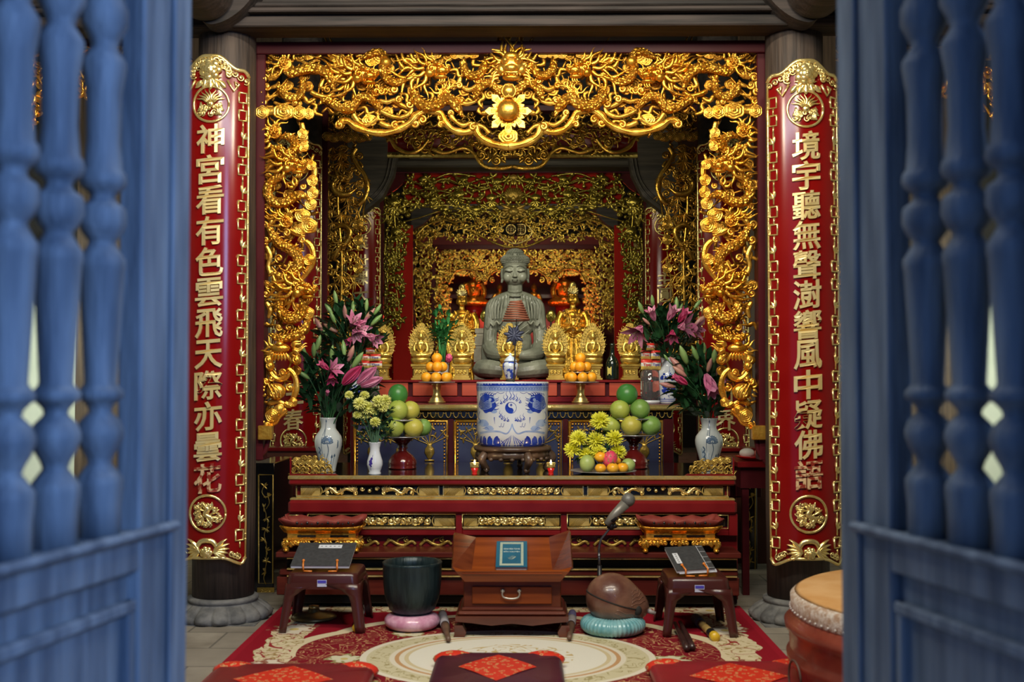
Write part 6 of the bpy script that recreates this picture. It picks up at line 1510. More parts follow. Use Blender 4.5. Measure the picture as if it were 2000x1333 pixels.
for i in range(5):
    m.tube([sph(-.25-.055*j,.30+.13*i-.018*j+.02*sin(j),-.0012) for j in range(12)],.0026,5)
for i in range(4):
    m.tube([sph(-.5-.07*j,-.25-.16*i+.03*sin(j*.7),-.0012) for j in range(14)],.0024,5)
m.build('carved_waves',WF,t); m=MB(); e=sph(0,0,.0); m.tube([sph(0,0,-.01),(e[0]+.03,e[1],e[2]-.012)],[.012,.008],10); m.build('snout_knob',mat('bone_knob',(.35,.32,.30),None,.4,0),t)
# mallets
def mallet(name,label,p0,p1,D0,D1,parts):
    a=on(*p0,FZ+.021); b=on(*p1,FZ+.016); t=thing(name,label,'mallet',tuple((a+b)/2)); L=b-a
    for (f0,f1,r,mt,nm) in parts:
        m=MB(); q=[a+L*(f0+(f1-f0)*i/5) for i in range(6)]; m.tube(q,[r[0],r[0]*1.05,(r[0]+r[1])/2,r[1],r[1],r[1]*.95],12); m.build(nm,mt,t)
CL=mat('greyed_white_cloth',(.36,.33,.34),(.5,.46,.46),.8,0,scale=20); DW=mat('worn_dark_wood_handle',(.10,.055,.035),(.18,.10,.06),.5,0,scale=12)
mallet('gong_mallet','wooden gong mallet with a white cloth head, leaning by the pink ring cushion',(864,1200),(876,1250),5.28,4.98,[(0,.45,(.020,.022),CL,'cloth_head'),(.45,1,(.019,.011),DW,'handle')])
mallet('fish_mallet','wooden mallet with a blue and white wrapped head beside the lectern foot',(1118,1198),(1112,1247),5.28,4.99,[(0,.25,(.018,.021),mat('faded_blue_cloth',(.16,.15,.3),None,.8,0),'blue_wrap'),(.25,.48,(.022,.021),CL,'cloth_head'),(.48,1,(.019,.011),DW,'handle')])
YG=mat('varnished_yellow_wood',(.30,.20,.06),(.42,.28,.09),.3,0,scale=10,coat=.4); BK=mat('black_tape',(.01,.01,.012),None,.4,0); YE=mat('yellow_end_cap',(.75,.48,.03),None,.35,0)
mallet('drumstick','varnished bamboo striker with a yellow end by the stool of the horizontal-label book',(706,1190),(696,1228),5.42,5.10,[(0,.3,(.022,.020),CL,'cloth_head'),(.3,.55,(.017,.018),YG,'bamboo_shaft'),(.55,.72,(.019,.019),BK,'black_band'),(.72,.98,(.018,.018),YG,'bamboo_shaft'),(.98,1.0,(.019,.019),YE,'yellow_end')])
mallet('drumstick','black-banded bamboo striker with a yellow end, lying under the stool by the drum',(1358,1208),(1398,1246),5.28,4.98,[(0,.28,(.022,.024),mat('dark_grey_cloth',(.1,.1,.1),None,.8,0),'cloth_head'),(.28,.75,(.016,.018),YG,'bamboo_shaft'),(.75,.9,(.020,.020),BK,'black_band'),(.9,1.0,(.021,.021),YE,'yellow_end')])
STK=mat('dark_brown_stick_wood',(.03,.012,.012),(.05,.02,.018),.35,0,scale=8,coat=.2)
mallet('wooden_stick','dark wooden stick, the outer of the pair nearer the wooden fish',(1318,1218),(1342,1268),5.2,4.82,[(0,1,(.009,.014),STK,'shaft')])
mallet('wooden_stick','dark wooden stick, the one of the pair nearer the yellow-ended striker',(1328,1216),(1353,1266),5.2,4.84,[(0,1,(.009,.014),STK,'shaft')])
# brass gong
c=on(613,1208,FZ); k=MPX(c.y); t=thing('brass_gong','flat dull brass gong with a raised boss, lying under the plastic stool','gong',(c.x,c.y,FZ)); m=MB(); R=44*k
GB=mat('dull_brass',(.16,.12,.045),(.26,.20,.08),.38,.75,scale=10,rvar=.1); m.lathe([(R*.97,0),(R,.006),(R*.9,.016),(R*.6,.024),(R*.32,.028),(R*.26,.034),(R*.24,.046),(R*.15,.052),(0,.052)],(c.x,c.y,FZ),48,M=None); m.build('disc',GB,t); m=MB(); m.lathe([(R*.23,.045),(R*.22,.058),(R*.1,.062),(0,.062)],(c.x,c.y,FZ),24); m.build('boss',BRASS,t)
# ---------------------------------------------------------------- plastic stools with books
PL=mat('brown_plastic',(.055,.012,.010),(.07,.016,.013),.3,0,scale=4,coat=.15)
def stool(label,fl_,fr_,bl_,br_,D0,D1,legs):
    ZT=W(*fl_,D0).z; a,b_=W(*fl_,D0),W(*fr_,D0); c_,d_=W(*br_,D1),W(*bl_,D1)
    x0,x1=a.x,b_.x; cx=(x0+x1)/2; cy=(D0+D1)/2; hw=(x1-x0)/2; hd=(D1-D0)/2; t=thing('plastic_stool',label,'stool',(cx,cy,0))
    m=MB(); out=[]; r=.03
    for (sx,sy,a0) in ((1,1,0),(-1,1,pi/2),(-1,-1,pi),(1,-1,3*pi/2)):
        for i in range(6): q=a0+pi/2*i/5; out.append((cx+sx*(hw-r)+cos(q)*r,cy+sy*(hd-r)+sin(q)*r))
    out.append(out[0]); G=[]
    for q,z in ((1.07,-.055),(1.05,-.03),(1.025,-.012),(1.0,-.003),(.97,0),(.6,.0),(.01,0)): G.append([(cx+(px-cx)*q,cy+(py-cy)*q,ZT+z) for px,py in out])
    m.sheet(G); m.build('seat',PL,t)
    zb=FZ
    for sx in (-1,1):
        for sy in (-1,1):
            m=MB(); tx,ty=cx+sx*(hw*1.07),cy+sy*(hd*1.07); bx2,by2=cx+sx*(hw*1.24),cy+sy*(hd*1.24)
            def pt(u,v,zq,ax): 
                q=(ZT-.045-zq)/(ZT-.045-zb); ex,ey=tx+(bx2-tx)*q,ty+(by2-ty)*q
                return (ex-sx*u,ey,zq) if ax==0 else (ex,ey-sy*v,zq)
            rows=[]
            for i in range(9):
                zq=ZT-.045+(zb-ZT+.045)*i/8; q=i/8; wl=.034+ .10*max(0,1-q*3.2)**2+.012*(1-q)
                o1=pt(wl,0,zq,0); o2=pt(0,0,zq,0); o3=pt(0,wl,zq,1)
                o2a=(o2[0]-sx*.008,o2[1],o2[2]); o2b=(o2[0],o2[1]-sy*.008,o2[2])
                rows.append([o1,o2a,o2b,o3])
            m.sheet(rows); ob=m.build('leg',PL,t); md=ob.modifiers.new('s','SOLIDIFY'); md.thickness=.006
    m=MB(); 
    for s_ in (-1,1): m.box(cx-hw*.9,cx+hw*.9,cy+s_*hd*1.06-.003,cy+s_*hd*1.06+.003,ZT-.068,ZT-.04)
    m.build('apron',PL,t)
    m=MB(); m.box(cx-.02,cx+.022,cy-hd*1.075-.004,cy-hd*1.075,ZT-.056,ZT-.026); s=m.build('price_sticker',mat('pale_sticker',(.5,.52,.68),None,.5,0),t)
    m=MB(); m.box(cx-.018,cx+.020,cy-hd*1.075-.0055,cy-hd*1.075-.004,ZT-.040,ZT-.028); m.build('blue_print',mat('sticker_blue',(.06,.05,.42),None,.5,0),s)
    return cx,cy,hw,hd,ZT
s1_=stool('brown plastic stool by the brass gong, carrying a book with a sideways white label',(563,1121),(696,1121),(592,1066),(690,1066),5.06,5.34,None)
s2_=stool('brown plastic stool beside the wooden fish, carrying a thread-bound book on white paper',(1307,1131),(1423,1131),(1296,1077),(1400,1077),5.0,5.28,None)
GREY=mat('charcoal_cloth_cover',(.035,.037,.04),(.055,.058,.062),.6,0,scale=60); PAPER=mat('white_paper',(.72,.74,.78),None,.7,0); INKB=mat('black_ink',(.02,.02,.02),None,.6,0); ORP=mat('orange_plastic_peg',(.75,.22,.03),None,.35,0)
def tilted(c,ux,vx,rest_z,lift):
    u=Vector(ux).normalized(); v=Vector(vx).normalized(); v=(v-u*v.dot(u)).normalized(); n=u.cross(v).normalized()
    return lambda a,b,d=0: Vector(c)+u*a+v*b+n*d
def book_stand(S,px0,px1,yb,yt,lab,sheets,rot=0,labelmode='h'):
    cx,cy,hw,hd,ZT=S; D0=cy-hd+.035
    a=W(px0,yb,D0); b=W(px1,yb,D0); w=(b-a).length; fn=tilted((a.x,D0,ZT+.018),(1,0,.0),(0,.26,.085),ZT,0)
    if rot: 
        f0=fn; fn=lambda u,v,d=0:f0(u*cos(rot)-v*sin(rot)*1.0,u*sin(rot)+v*cos(rot),d)
    L=.225; t=thing('thread_bound_book' if sheets else 'grey_book',lab,'book',(a.x,D0,ZT+.018))
    if sheets: slab(fn,.012,w+.01,-.004,L*.86,-.004,-.0005,'loose_paper',PAPER,t)
    slab(fn,0,w,0,L,0,.012,'pages',PAPER,t); slab(fn,-.002,w+.002,-.002,L+.002,.012,.0135,'cover',GREY,t)
    if labelmode=='h': lb=(w*.36,w*.77,L*.76,L*.91)
    else: lb=(w*.10,w*.24,L*.28,L*.72)
    p=slab(fn,lb[0],lb[1],lb[2],lb[3],.0136,.0142,'title_label',PAPER,t); m=MB(); n=5
    for i in range(n):
        if labelmode=='h': u=lb[0]+(lb[1]-lb[0])*(i+.7)/(n+.4); v=(lb[2]+lb[3])/2
        else: u=(lb[0]+lb[1])/2; v=lb[3]-(lb[3]-lb[2])*(i+.7)/(n+.4)
        q=.0048
        for (x0,y0,x1,y1) in ((-1,.8,1,.8),(-1,-.0,1,.1),(0,1,0,-1),(-.9,-.8,-.2,0),(.9,-.8,.2,0)): stroke(m,fn,[(u+x0*q,v+y0*q),(u+x1*q,v+y1*q)],.0012,.0146,2)
    m.build('brushed_characters',INKB,p)
    if sheets:
        m=MB(); stroke(m,fn,[(w*.84,L*1.0),(w*.84,0)],.0018,.014,2)
        for i in range(5): stroke(m,fn,[(w*.84,L*(.04+.23*i)),(w,L*(.04+.23*i))],.0018,.014,2)
        m.build('binding_thread',PAPER,t)
    # little orange peg easel that keeps the book from sliding
    e=thing('book_easel','small orange plastic easel pegs holding the '+('thread-bound book' if sheets else 'plain grey book')+' on its stool','book stand',(a.x+w/2,D0,ZT+.001))
    for f in (.22,.80):
        m=MB(); q0=fn(w*f,-.008,-.002); q0.z=ZT+.006; q1=fn(w*f,-.008,.018); q2=fn(w*f-.006,.035,.020)
        m.tube([q0,q1,q2],.0042,8); m.ell(q2,.007,8,6); q3=q0+Vector((.04 if f<.5 else -.04,-.006,0)); m.tube([q0,q3],.004,8); m.build('peg',ORP,e)
    m=MB(); p0=fn(w*.5,L*.72,-.004)
    for f in (.3,.7): 
        p0=fn(w*f,L*.72,-.006); m.tube([(p0.x,p0.y,p0.z),(p0.x,p0.y+.02,ZT+.005)],.004,6)
    m.build('back_prop',ORP,e)
book_stand(s1_,568,682,1110,1066,'plain grey book with a sideways white label, tilted on the stool by the brass gong',0,0,'h')
book_stand(s2_,1322,1398,1122,1070,'charcoal thread-bound book with a tall white label, tilted on the stool by the drum',1,.12,'v')
# ---------------------------------------------------------------- gilded offering trays on the ledge
def tray(cx,lab,mir=1):
    D=DT-.12; k=MPX(D); b=W(cx,1083,D); z0=W(1000,1068,DT+.03).z+.001; t=thing('offering_tray',lab,'offering stand',(b.x,D,z0)); X=b.x
    Z=lambda y: W(cx,y,D-.05).z
    hw=lambda px: px*k
    yf,yb=D-.045,D+.055
    for s in (-1,1):
        for yy in (yf,yb):
            m=MB(); P=[(hw(64),Z(1058)),(hw(72),Z(1066)),(hw(66),Z(1074)),(hw(68),z0+.008)]; m.tube([(X+s*x,yy,z) for x,z in smooth_path(P,4)],[.016,.015,.009,.012],8); m.ell((X+s*hw(68),yy-.006,z0+.009),(.014,.016,.009),8,6); m.build('leg',GOLD,t)
    m=MB(); m.box(X-hw(74),X+hw(74),yf-.012,yb+.012,Z(1057),Z(1053),b=.003); m.box(X-hw(68),X+hw(68),yf-.004,yb,Z(1043),Z(1039),b=.003)
    m.box(X-hw(66),X+hw(66),yf+.002,yb-.002,Z(1053),Z(1043)); m.build('gilt_waist',GOLD,t)
    F=PF(yf-.002,cx); m=MB()
    for s in (-1,1): m.prism(PV([(cx+s*14,1050),(cx+s*50,1050),(cx+s*50,1046),(cx+s*14,1046)][::s]),F,-1,.5)
    m.build('waist_slots',BLACK,t)
    m=MB()
    for x0 in (-62,-42,0,42,62):
        for j in range(5): curl(m,F,cx+x0+(j-2)*7,-(1060+abs(j-2)*1.2),5,1.2,j,1 if j<2 else -1,1.8,6,2)
        leaf(m,F,cx+x0,-1058,-pi/2,12,9,3)
    m.build('leaf_apron',GOLD,t)
    for (nm,ya,yb_,w0,w1,mt) in (('gilt_gallery',1040,1030,70,78,GOLD),('red_fretwork_gallery',1030,1014,66,80,mat('dusty_red_paint',(.22,.03,.022),(.32,.06,.04),.6,0,scale=14))):
        m=MB()
        n=16
        def wall(p,q,pt,qt):
            rows=[]
            for i in range(n+1):
                f=i/n; a=Vector(p)+(Vector(q)-Vector(p))*f; b2=Vector(pt)+(Vector(qt)-Vector(pt))*f
                wv=(.006*sin(f*pi*n*.5)-.003) if nm[0]=='r' else .0; a2=b2+Vector((0,0,wv+ (.010*(abs(f-.5)*2)**6))); rows.append((a,a+(a2-a)*.5,a2))
            m.sheet(rows)
        h0,h1=Z(ya),Z(yb_); A=[(X-hw(w0),yf-.0,h0),(X+hw(w0),yf,h0),(X+hw(w0),yb,h0),(X-hw(w0),yb,h0)]; e=(w1-w0)*k; B=[(X-hw(w1),yf-e,h1),(X+hw(w1),yf-e,h1),(X+hw(w1),yb+e,h1),(X-hw(w1),yb+e,h1)]
        for i in range(4): wall(A[i],A[(i+1)%4],B[i],B[(i+1)%4])
        o=m.build(nm,mt,t); md=o.modifiers.new('s','SOLIDIFY'); md.thickness=.006
    m=MB(); m.box(X-hw(66),X+hw(66),yf,yb,Z(1039),Z(1038)); m.build('tray_floor',LACQ3,t)
    m=MB(); 
    F=PF(yf-.055,cx)
    for i in range(6): 
        x=cx-50+20*i; m.ell(F(x,-1022,4),(2.6*F.k,2*F.k,3.4*F.k),6,5); m.ell(F(x+9,-1024,4),(1.8*F.k,2*F.k,2*F.k),6,5)
    m.build('pierced_holes',BLACK,t)
tray(631,'gilt and dusty-red openwork offering tray on the ledge behind the gong-side stool'); tray(1327,'gilt and dusty-red openwork offering tray on the ledge behind the drum-side stool')
# ---------------------------------------------------------------- microphone on gooseneck
D=5.35; t=thing('microphone_stand','grey handheld microphone clipped on a bent metal gooseneck stand behind the wooden fish','microphone',(W(1176,1200,D).x,D,FZ)); CH=mat('dull_chrome',(.22,.22,.24),None,.22,.9); GM=mat('grey_microphone_body',(.22,.21,.18),(.27,.26,.22),.4,.3,scale=8)
b=W(1172,1200,D); m=MB(); m.lathe([(0,0),(.075,0),(.075,.008),(.02,.014),(0,.014)],(b.x,D,FZ),28); m.build('base',BK,t); m=MB(); m.tube([(b.x,D,FZ+.01),W(1171,1105,D)],.011,10); m.build('lower_socket',BK,t)
m=MB(); m.tube([W(1171,1110,D),W(1170,1080,D)],.0062,10); m.tube([W(*p,D) for p in smooth_path([(1170,1085),(1170,1072),(1174,1055),(1183,1043),(1193,1030)],6)],.0055,8,mod=lambda i,k,t,a:1+.12*(i%2)); m.ell(W(1170,1086,D),(.009,.009,.006),10,6); m.build('gooseneck',CH,t)
m=MB(); m.tube([W(1191,1034,D),W(1196,1022,D)],.016,12); a=W(1190,1022,D); bb=W(1204,1004,D); m.tube([W(1193,1018,D-.01),W(1200,1008,D-.01)],.021,14); m.tube([W(1196,1030,D),W(1204,1026,D)],.012,8); m.build('clip',BK,t)
m=MB(); m.tube([W(1185,1025,D-.012),W(1198,1008,D-.012),W(1222,984,D-.012)],[.017,.020,.026],16); m.build('microphone_body',GM,t); m=MB(); c=W(1227,977,D-.012); m.ell(c,(.033,.033,.033),18,12,M=rx(0)); m.build('microphone_grille',mat('grey_wire_mesh',(.13,.13,.12),(.2,.2,.18),.5,.3,scale=200),t)
# ---------------------------------------------------------------- big drum
DD=3.95; dc=W(1905,1165,DD); R=.615; t=thing('big_drum','large red barrel drum with a tan hide head and a painted number','drum',(dc.x,DD,.0)); zt=W(1534,1163,DD).z
DRW=mat('worn_red_drum_wood',(.16,.022,.012),(.26,.055,.03),.4,0,scale=6,coat=.3,bump=.2,detail=6); HIDE=mat('tan_drum_hide',(.52,.26,.08),(.62,.36,.15),.6,0,scale=7,bump=.3,bscale=50,detail=6)
HIDE2=mat('scuffed_hide_rim',(.38,.24,.15),(.62,.55,.47),.8,0,scale=60,bump=.4)
m=MB(); prof=[(R*.94,.014),(R*.96,.06),(R*1.0,.13),(R*1.035,.155),(R*1.04,.175),(R*1.02,.19),(R*1.02,.20),(R*1.025,.255),(R*1.045,.265),(R*1.05,.285),(R*1.03,.295),(R*1.015,.31),(R*1.005,zt-.07)]; m.lathe(prof,(dc.x,DD,0),96); m.build('barrel',DRW,t)
m=MB(); m.lathe([(R*1.01,zt-.072),(R*1.012,zt-.07),(R*1.015,zt-.02),(R*.99,zt-.005)],(dc.x,DD,0),96); m.build('hide_skirt',HIDE2,t)
m=MB(); m.lathe([(R*.99,zt-.005),(R*.96,zt+.004),(R*.5,zt+.008),(0,zt+.008)],(dc.x,DD,0),96); m.build('drum_head',HIDE,t)
m=MB()
for i in range(110):
    a=2*pi*i/110; m.ell((dc.x+cos(a)*R*1.015,DD+sin(a)*R*1.015,zt-.062),(.005,.005,.005),6,4)
o=m.build('nails',mat('pale_worn_nails',(.55,.5,.45),None,.5,.3),t)
p=W(1630,1290,3.6); an=atan2(3.55-DD,p.x-dc.x); uu=None
best=None
for i in range(200):
    a=-pi+pi*i/200*.9; q=Vector((dc.x+cos(a)*R*1.0,DD+sin(a)*R*1.0,.10)); d=q-CAM; px=1000+FPX*d.dot(CR)/d.dot(CF); py=666.5-FPX*d.dot(CU)/d.dot(CF)
    if best is None or abs(px-1628)<best[0]: best=(abs(px-1628),a,py)
an=best[1]; m=MB(); fn=lambda u,v,d:(dc.x+cos(an+u/R)*(R*1.01+d+.004),DD+sin(an+u/R)*(R*1.01+d+.004),.125+v)
put_glyphs(m,'03',fn,.062,.045,.002,.01); m.build('painted_number',mat('white_paint',(.6,.62,.66),None,.6,0),t)
m=MB(); 
for i in range(13): pass
rg=[(cos(q)*.05,sin(q)*.06) for q in [2*pi*i/20 for i in range(21)]]; a2=an-.28; m.tube([(dc.x+cos(a2+u/R)*(R*1.07),DD+sin(a2+u/R)*(R*1.07),.13+v) for u,v in rg],.004,6); m.build('iron_ring',mat('rusty_iron',(.12,.07,.05),None,.6,.4),t)
# ---------------------------------------------------------------- side table with eggs, tall inlaid panel
D=5.95; t=thing('side_table','dark red side table behind the drum-side couplet board','table',(W(1475,900,D).x,D,0)); z=W(1470,903,D).z; xa=W(1441,900,D).x; m=MB(); m.box(xa,xa+.34,D,D+.5,z-.03,z,b=.004); m.build('table_top',LACQ3,t); m=MB(); m.box(xa+.02,xa+.32,D+.03,D+.47,z-.14,z-.03); m.build('apron',LACQ2,t)
for sx in (0,1):
    for sy in (0,1): m=MB(); m.box(xa+.03+.25*sx,xa+.065+.25*sx,D+.04+.38*sy,D+.075+.38*sy,0,z-.14); m.build('leg',LACQ2,t)
c=W(1474,890,D+.12); c=Vector((c.x,D+.15,z+.001)); k=MPX(D+.15); t=thing('red_plate','shallow red plate holding two eggs on the side table','plate',tuple(c)); m=MB(); m.lathe([(0,.002),(.06,.002),(.095,.018),(.097,.022),(.06,.008),(0,.006)],c,32); m.build('dish',mat('red_plastic_dish',(.6,.01,.01),None,.25,0,coat=.3),t)
for dx,l,mt in ((-.035,'large pale egg on the red plate',mat('pale_shell',(.62,.58,.50),None,.5,0)),(.045,'pinkish round egg on the red plate, nearer the couplet board',mat('pink_shell',(.55,.16,.12),None,.5,0))):
    o=MB(); o.ell((c.x+dx,c.y,c.z+.035),(.042,.034,.028),18,12); tag(o.build('egg',mt,origin=(c.x+dx,c.y,c.z+.01)),l,'egg')
D=6.05
for s,l in ((-1,'tall black panel with gilt inlaid flowers, between the offering table and the gong-side column'),(1,'tall dark panel with gilt inlay behind the side table legs')):
    x0,x1=(503,536) if s<0 else (1449,1478); D_=D if s<0 else 6.8; t=thing('inlaid_panel_cabinet',l,'cabinet',(W((x0+x1)/2,1000,D_).x,D_,0)); a,b=W(x0-(10 if s<0 else 0),900,D_).x,W(x1,900,D_).x
    zc=W(500,905,D_).z; m=MB(); m.box(min(a,b),max(a,b),D_,D_+(.5 if s<0 else .17),0,zc,b=.004); m.build('carcass',BLACK,t)
    F=PF(D_-.002); m=MB(); rel_tube(m,F,PV([(x0+2,928),(x1-3,928),(x1-3,1140),(x0+2,1140),(x0+2,928)]),1.4,6,.8,1)
    if s<0: m.prism(PV([(x0,1165),(x1,1165),(x1,1148),(x0,1148)]),F,0,3); [curl(m,F,x0+8+8*i,-1157,5,1.2,i,1,1.5,6,3) for i in range(3)]
    m.build('gilt_frame',GOLD3,t); m=MB(); rn=random.Random(4)
    for i in range(9):
        x=(x0+x1)/2+rn.uniform(-7,7); y=950+i*21; rel_tube(m,F,PV([(x,y),(x+rn.uniform(-5,5),y+12),((x0+x1)/2,y+24)]),.8,5,1,3,1)
        for q in range(5): leaf(m,F,x,-y,rn.uniform(0,6),9,3,1)
    m.build('gilt_flowers',GOLD3,t)
# ---------------------------------------------------------------- inner columns and couplet boards
def Z_(x,y,D): return W(x,y,D).z
for s,cx,l1,l2,ch in ((-1,573,'brown column of the second row behind the gong-side carvings','couplet board of the second row behind the lotus vase by the bud vase',(('春',820),('三',770))),
                  (1,1417,'brown column of the second row behind the drum-side carvings','couplet board of the second row behind the lotus vase near the eggs',(('界',822),('世',775)))):
    D=7.3; X=W(cx,800,D).x; column(s,D+.22,l1,'',mt=DARKWOOD,plinth=False,cx=X)
    zb=Z_(cx,862,D)-.24; couplet('couplet_board',l2,X,D,Z_(cx,262,D),zb,'',chars=[(c,Z_(cx,y,D)) for c,y in ch])
for s,cx,l1,l2,ch in ((-1,705,'grey column of the third row beside the lotus frame, bamboo side','red couplet board of the third row above the half-hidden lilies',(('業',474),('世',512),('課',543),('大',576),('寶',604))),
                  (1,1298,'grey column of the third row beside the lotus frame, bottle side','red couplet board of the third row above the jar-side lilies',(('主',545),('圓',577)))):
    D=10.12; X=W(cx,600,D).x; column(s,D+.22,l1,'',mt=DARKWOOD,plinth=False,cx=X)
    couplet('couplet_board',l2,X,D,Z_(cx,392,D),.45,'',chars=[(c,Z_(cx,y,D)) for c,y in ch])
for s,cx,l1,l2,ch in ((-1,778,'column of the fourth row behind the bamboo-side lotus carvings','red couplet board of the fourth row beside the bamboo-side golden statues',(('皿',678),('夏',717))),
                  (1,1228,'column of the fourth row behind the bottle-side lotus carvings','red couplet board of the fourth row behind the bottle-side golden statue',())):
    D=13.2; X=W(cx,600,D).x; column(s,D+.22,l1,'',mt=DARKWOOD,plinth=False,cx=X)
    couplet('couplet_board',l2,X,D,Z_(cx,470,D),.5,'',chars=[(c,Z_(cx,y,D)) for c,y in ch])
def beam(name,D,x0,x1,y0,y1,label,mt=DARKWOOD,dep=.25):
    m=MB(); pbox(m,x0,x1,y0,y1,D,dep,.01); e=(y1-y0)*.12; pbox(m,x0,x1,y1-e*2,y1-e,D-.02,.03,.004); pbox(m,x0,x1,y0+e,y0+2*e,D-.02,.03,.004); tag(m.build(name,mt),label,'beam')
beam('cross_beam',10.1,600,1400,310,326,'dark grey cross beam above the lotus frame')
beam('cross_beam',7.7,420,1560,120,205,'dark cross beam behind the sun and dragon frieze',DARKVOID)  # near-black colour carries the deep shade behind the carving
beam('cross_beam',13.2,700,1300,396,412,'dark cross beam behind the lotus frieze')
for s in (-1,1):
    m=MB(); X=W(735 if s<0 else 1268,300,10.0).x
    out=[(-.25,3.9),(-.25,2.55),(-.10,2.62),(.06,2.75),(.16,2.95),(.20,3.2),(.2,3.9)]
    m.prism([(X-s*u,v) for u,v in (out if s<0 else out[::-1])],lambda u,v,d:(u,9.95-d,v),-.14,0)
    for q in (.03,.06): rel_tube(m,Flat(0,9.94),[(X-s*(-.10-q*.2),2.62+q),(X-s*(.06-q*.6),2.75+q),(X-s*(.16-q),2.95),(X-s*(.20-q),3.2)],.008,6,.7,4)
    tag(m.build('curved_bracket',DARKWOOD),'dark grey curved timber bracket beside the lotus frame, on the %s side'%('bamboo' if s<0 else 'bottle'),'bracket')
    m=MB(); x0,x1=((795,830) if s<0 else (1175,1212)); pts=[(x0,415),(x1,415),(x1 if s<0 else x0,420),(x0+(12 if s<0 else 24),440),(x0 if s<0 else x1,450)]
    F=PF(12.9); o=[(800,270),(845,270),(845,412),(840,424),(826,438),(804,448)] if s<0 else [(1210,270),(1206,448),(1184,438),(1170,424),(1165,412),(1165,270)]
    m.prism(PV(o[::-1]),F,-20,0); tag(m.build('curved_bracket',OLDWOOD),'brown curved bracket behind the lotus frame corner, %s side'%('bamboo' if s<0 else 'bottle'),'bracket')

def scr_thing(name,label,D,cx): return thing(name,label,'altar screen',(W(cx,666,D).x,D,0))
def pair(fb,name,mt,t,X):
    m=MB(); fb(m); m.build(name,mt,t); m.mirrored(X).build(name,mt,t)
def frame(t,D,x0,x1,y0,pw,ybot,mt=LACQ2,th=None):
    m=MB(); pbox(m,x0,x1,y0,y0+(th or pw),D-.02,.1); m.build('top_rail',mt,t)
    for a,b in ((x0,x0+pw),(x1-pw,x1)): m=MB(); pbox(m,a,b,y0,ybot,D-.015,.09); m.build('side_post',mt,t)
# second screen, bamboo and dragons, in shade
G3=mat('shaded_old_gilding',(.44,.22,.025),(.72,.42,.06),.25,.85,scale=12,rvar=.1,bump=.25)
D=7.55; t=scr_thing('bamboo_screen','dark gilded openwork screen of bamboo and dragons behind the great dragon screen',D,1001); F2=PF(D,1001); X2=W(1001,666,D).x
frame(t,D,627,1375,205,12,900)
def b1(m):
    fill(m,F2,[(640,222),(1001,222),(1001,300),(960,318),(925,296),(880,285),(840,296),(800,285),(770,268),(720,262),(640,250)],190,16,61,-3,'cfrrl',.75)
    for pts in ([(735,262),(760,270),(775,290),(800,300),(822,292),(838,272)],[(845,292),(870,300),(905,290),(925,300),(945,325),(975,330),(1001,326)]): ribbon(m,F2,PV(pts),4,5)
    for x,y,r in ((815,282,10),(870,275,9),(940,305,10),(970,315,10),(760,255,8)): curl(m,F2,x,-y,r,1.5,2,1,2.6,6,6)
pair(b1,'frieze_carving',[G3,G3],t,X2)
def b2(m):
    for i in range(7): cloud(m,F2,640+i*13,-(268+(i%2)*3),9,5,i,6,.5,1.2)
    ribbon(m,F2,PV([(697,290),(690,305),(700,325),(714,345),(719,370),(712,390),(700,402)]),4.5,6)
    head(m,F2,672,-350,20,1,1,5); head(m,F2,665,-480,18,1,1,5)
    scaly(m,F2,PV([(652,330),(660,345),(650,362),(658,378),(680,380),(695,370)]),5.5,4,4); scaly(m,F2,PV([(650,450),(668,440),(684,450),(680,470),(660,490),(652,510)]),5.5,4,4)
    fill(m,F2,[(641,280),(700,280),(712,340),(716,385),(700,405),(712,430),(706,470),(700,520),(690,570),(690,700),(641,700)],150,14,62,-3,'nnrcf',.75)
    for y in (300,318,420,540,640): 
        for q in range(7): leaf(m,F2,668,-y,-1.57+(q-3)*.42,20,3.6,6,.3)
    rel_tube(m,F2,PV([(664,290),(660,400),(668,520),(662,700)]),3,6,.9,5,0)
    for y in (440,470,525,600): cloud(m,F2,700,-y,10,5,y,4,.5)
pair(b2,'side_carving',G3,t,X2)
m=MB(); pbox(m,757,1245,246,298,8.0,.04); t.name='bamboo_screen'; m.build('red_backing_board',LACQ,t)
m=MB(); F=PF(7.97); m.tube([F(757,-303,0),F(1245,-303,0)],6*F.k,10); rn=random.Random(3)
for i in range(60): m.ell(F(765+i*8,-(303+rn.uniform(-2,2)),5),2.4*F.k,6,4)
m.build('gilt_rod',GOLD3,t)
# third screen, lotus
D=10.4; t=scr_thing('lotus_screen','gilded lotus screen with red panels behind the second screen',D,1003); F3=PF(D,1003); X3=W(1003,666,D).x
m=MB(); pbox(m,740,1266,326,338,D-.05,.1); m.build('top_rail',mat('glossy_plum_rail',(.07,.012,.02),(.09,.02,.03),.12,0,scale=5,coat=.8),t)
for a,b,x,y in ((737,748,800,338),(1258,1269,1206,338)):
    m=MB(); pbox(m,a,b,326,970,D-.015,.09); m.build('side_post',LACQ2,t)
    s=1 if x<1000 else -1; e=a if s>0 else b; m=MB(); o=[(e,338),(x,338),(x-s*8,352),(x-s*24,368),(x-s*42,380),(e,392)]; m.prism(PV(o if s<0 else o[::-1]),F3,-8,-2); m.build('corner_board',LACQ2,t)
m=MB(); pbox(m,790,1214,338,398,D+.06,.02); m.build('red_panel',BRIGHTRED,t)
for a,b in ((768,806),(1200,1238)): m=MB(); pbox(m,a,b,440,745,D+.3,.02); m.build('red_panel',BRIGHTRED,t)
LG=mat('greenish_old_gold',(.30,.23,.035),(.58,.46,.09),.22,.85,scale=10,rvar=.1)
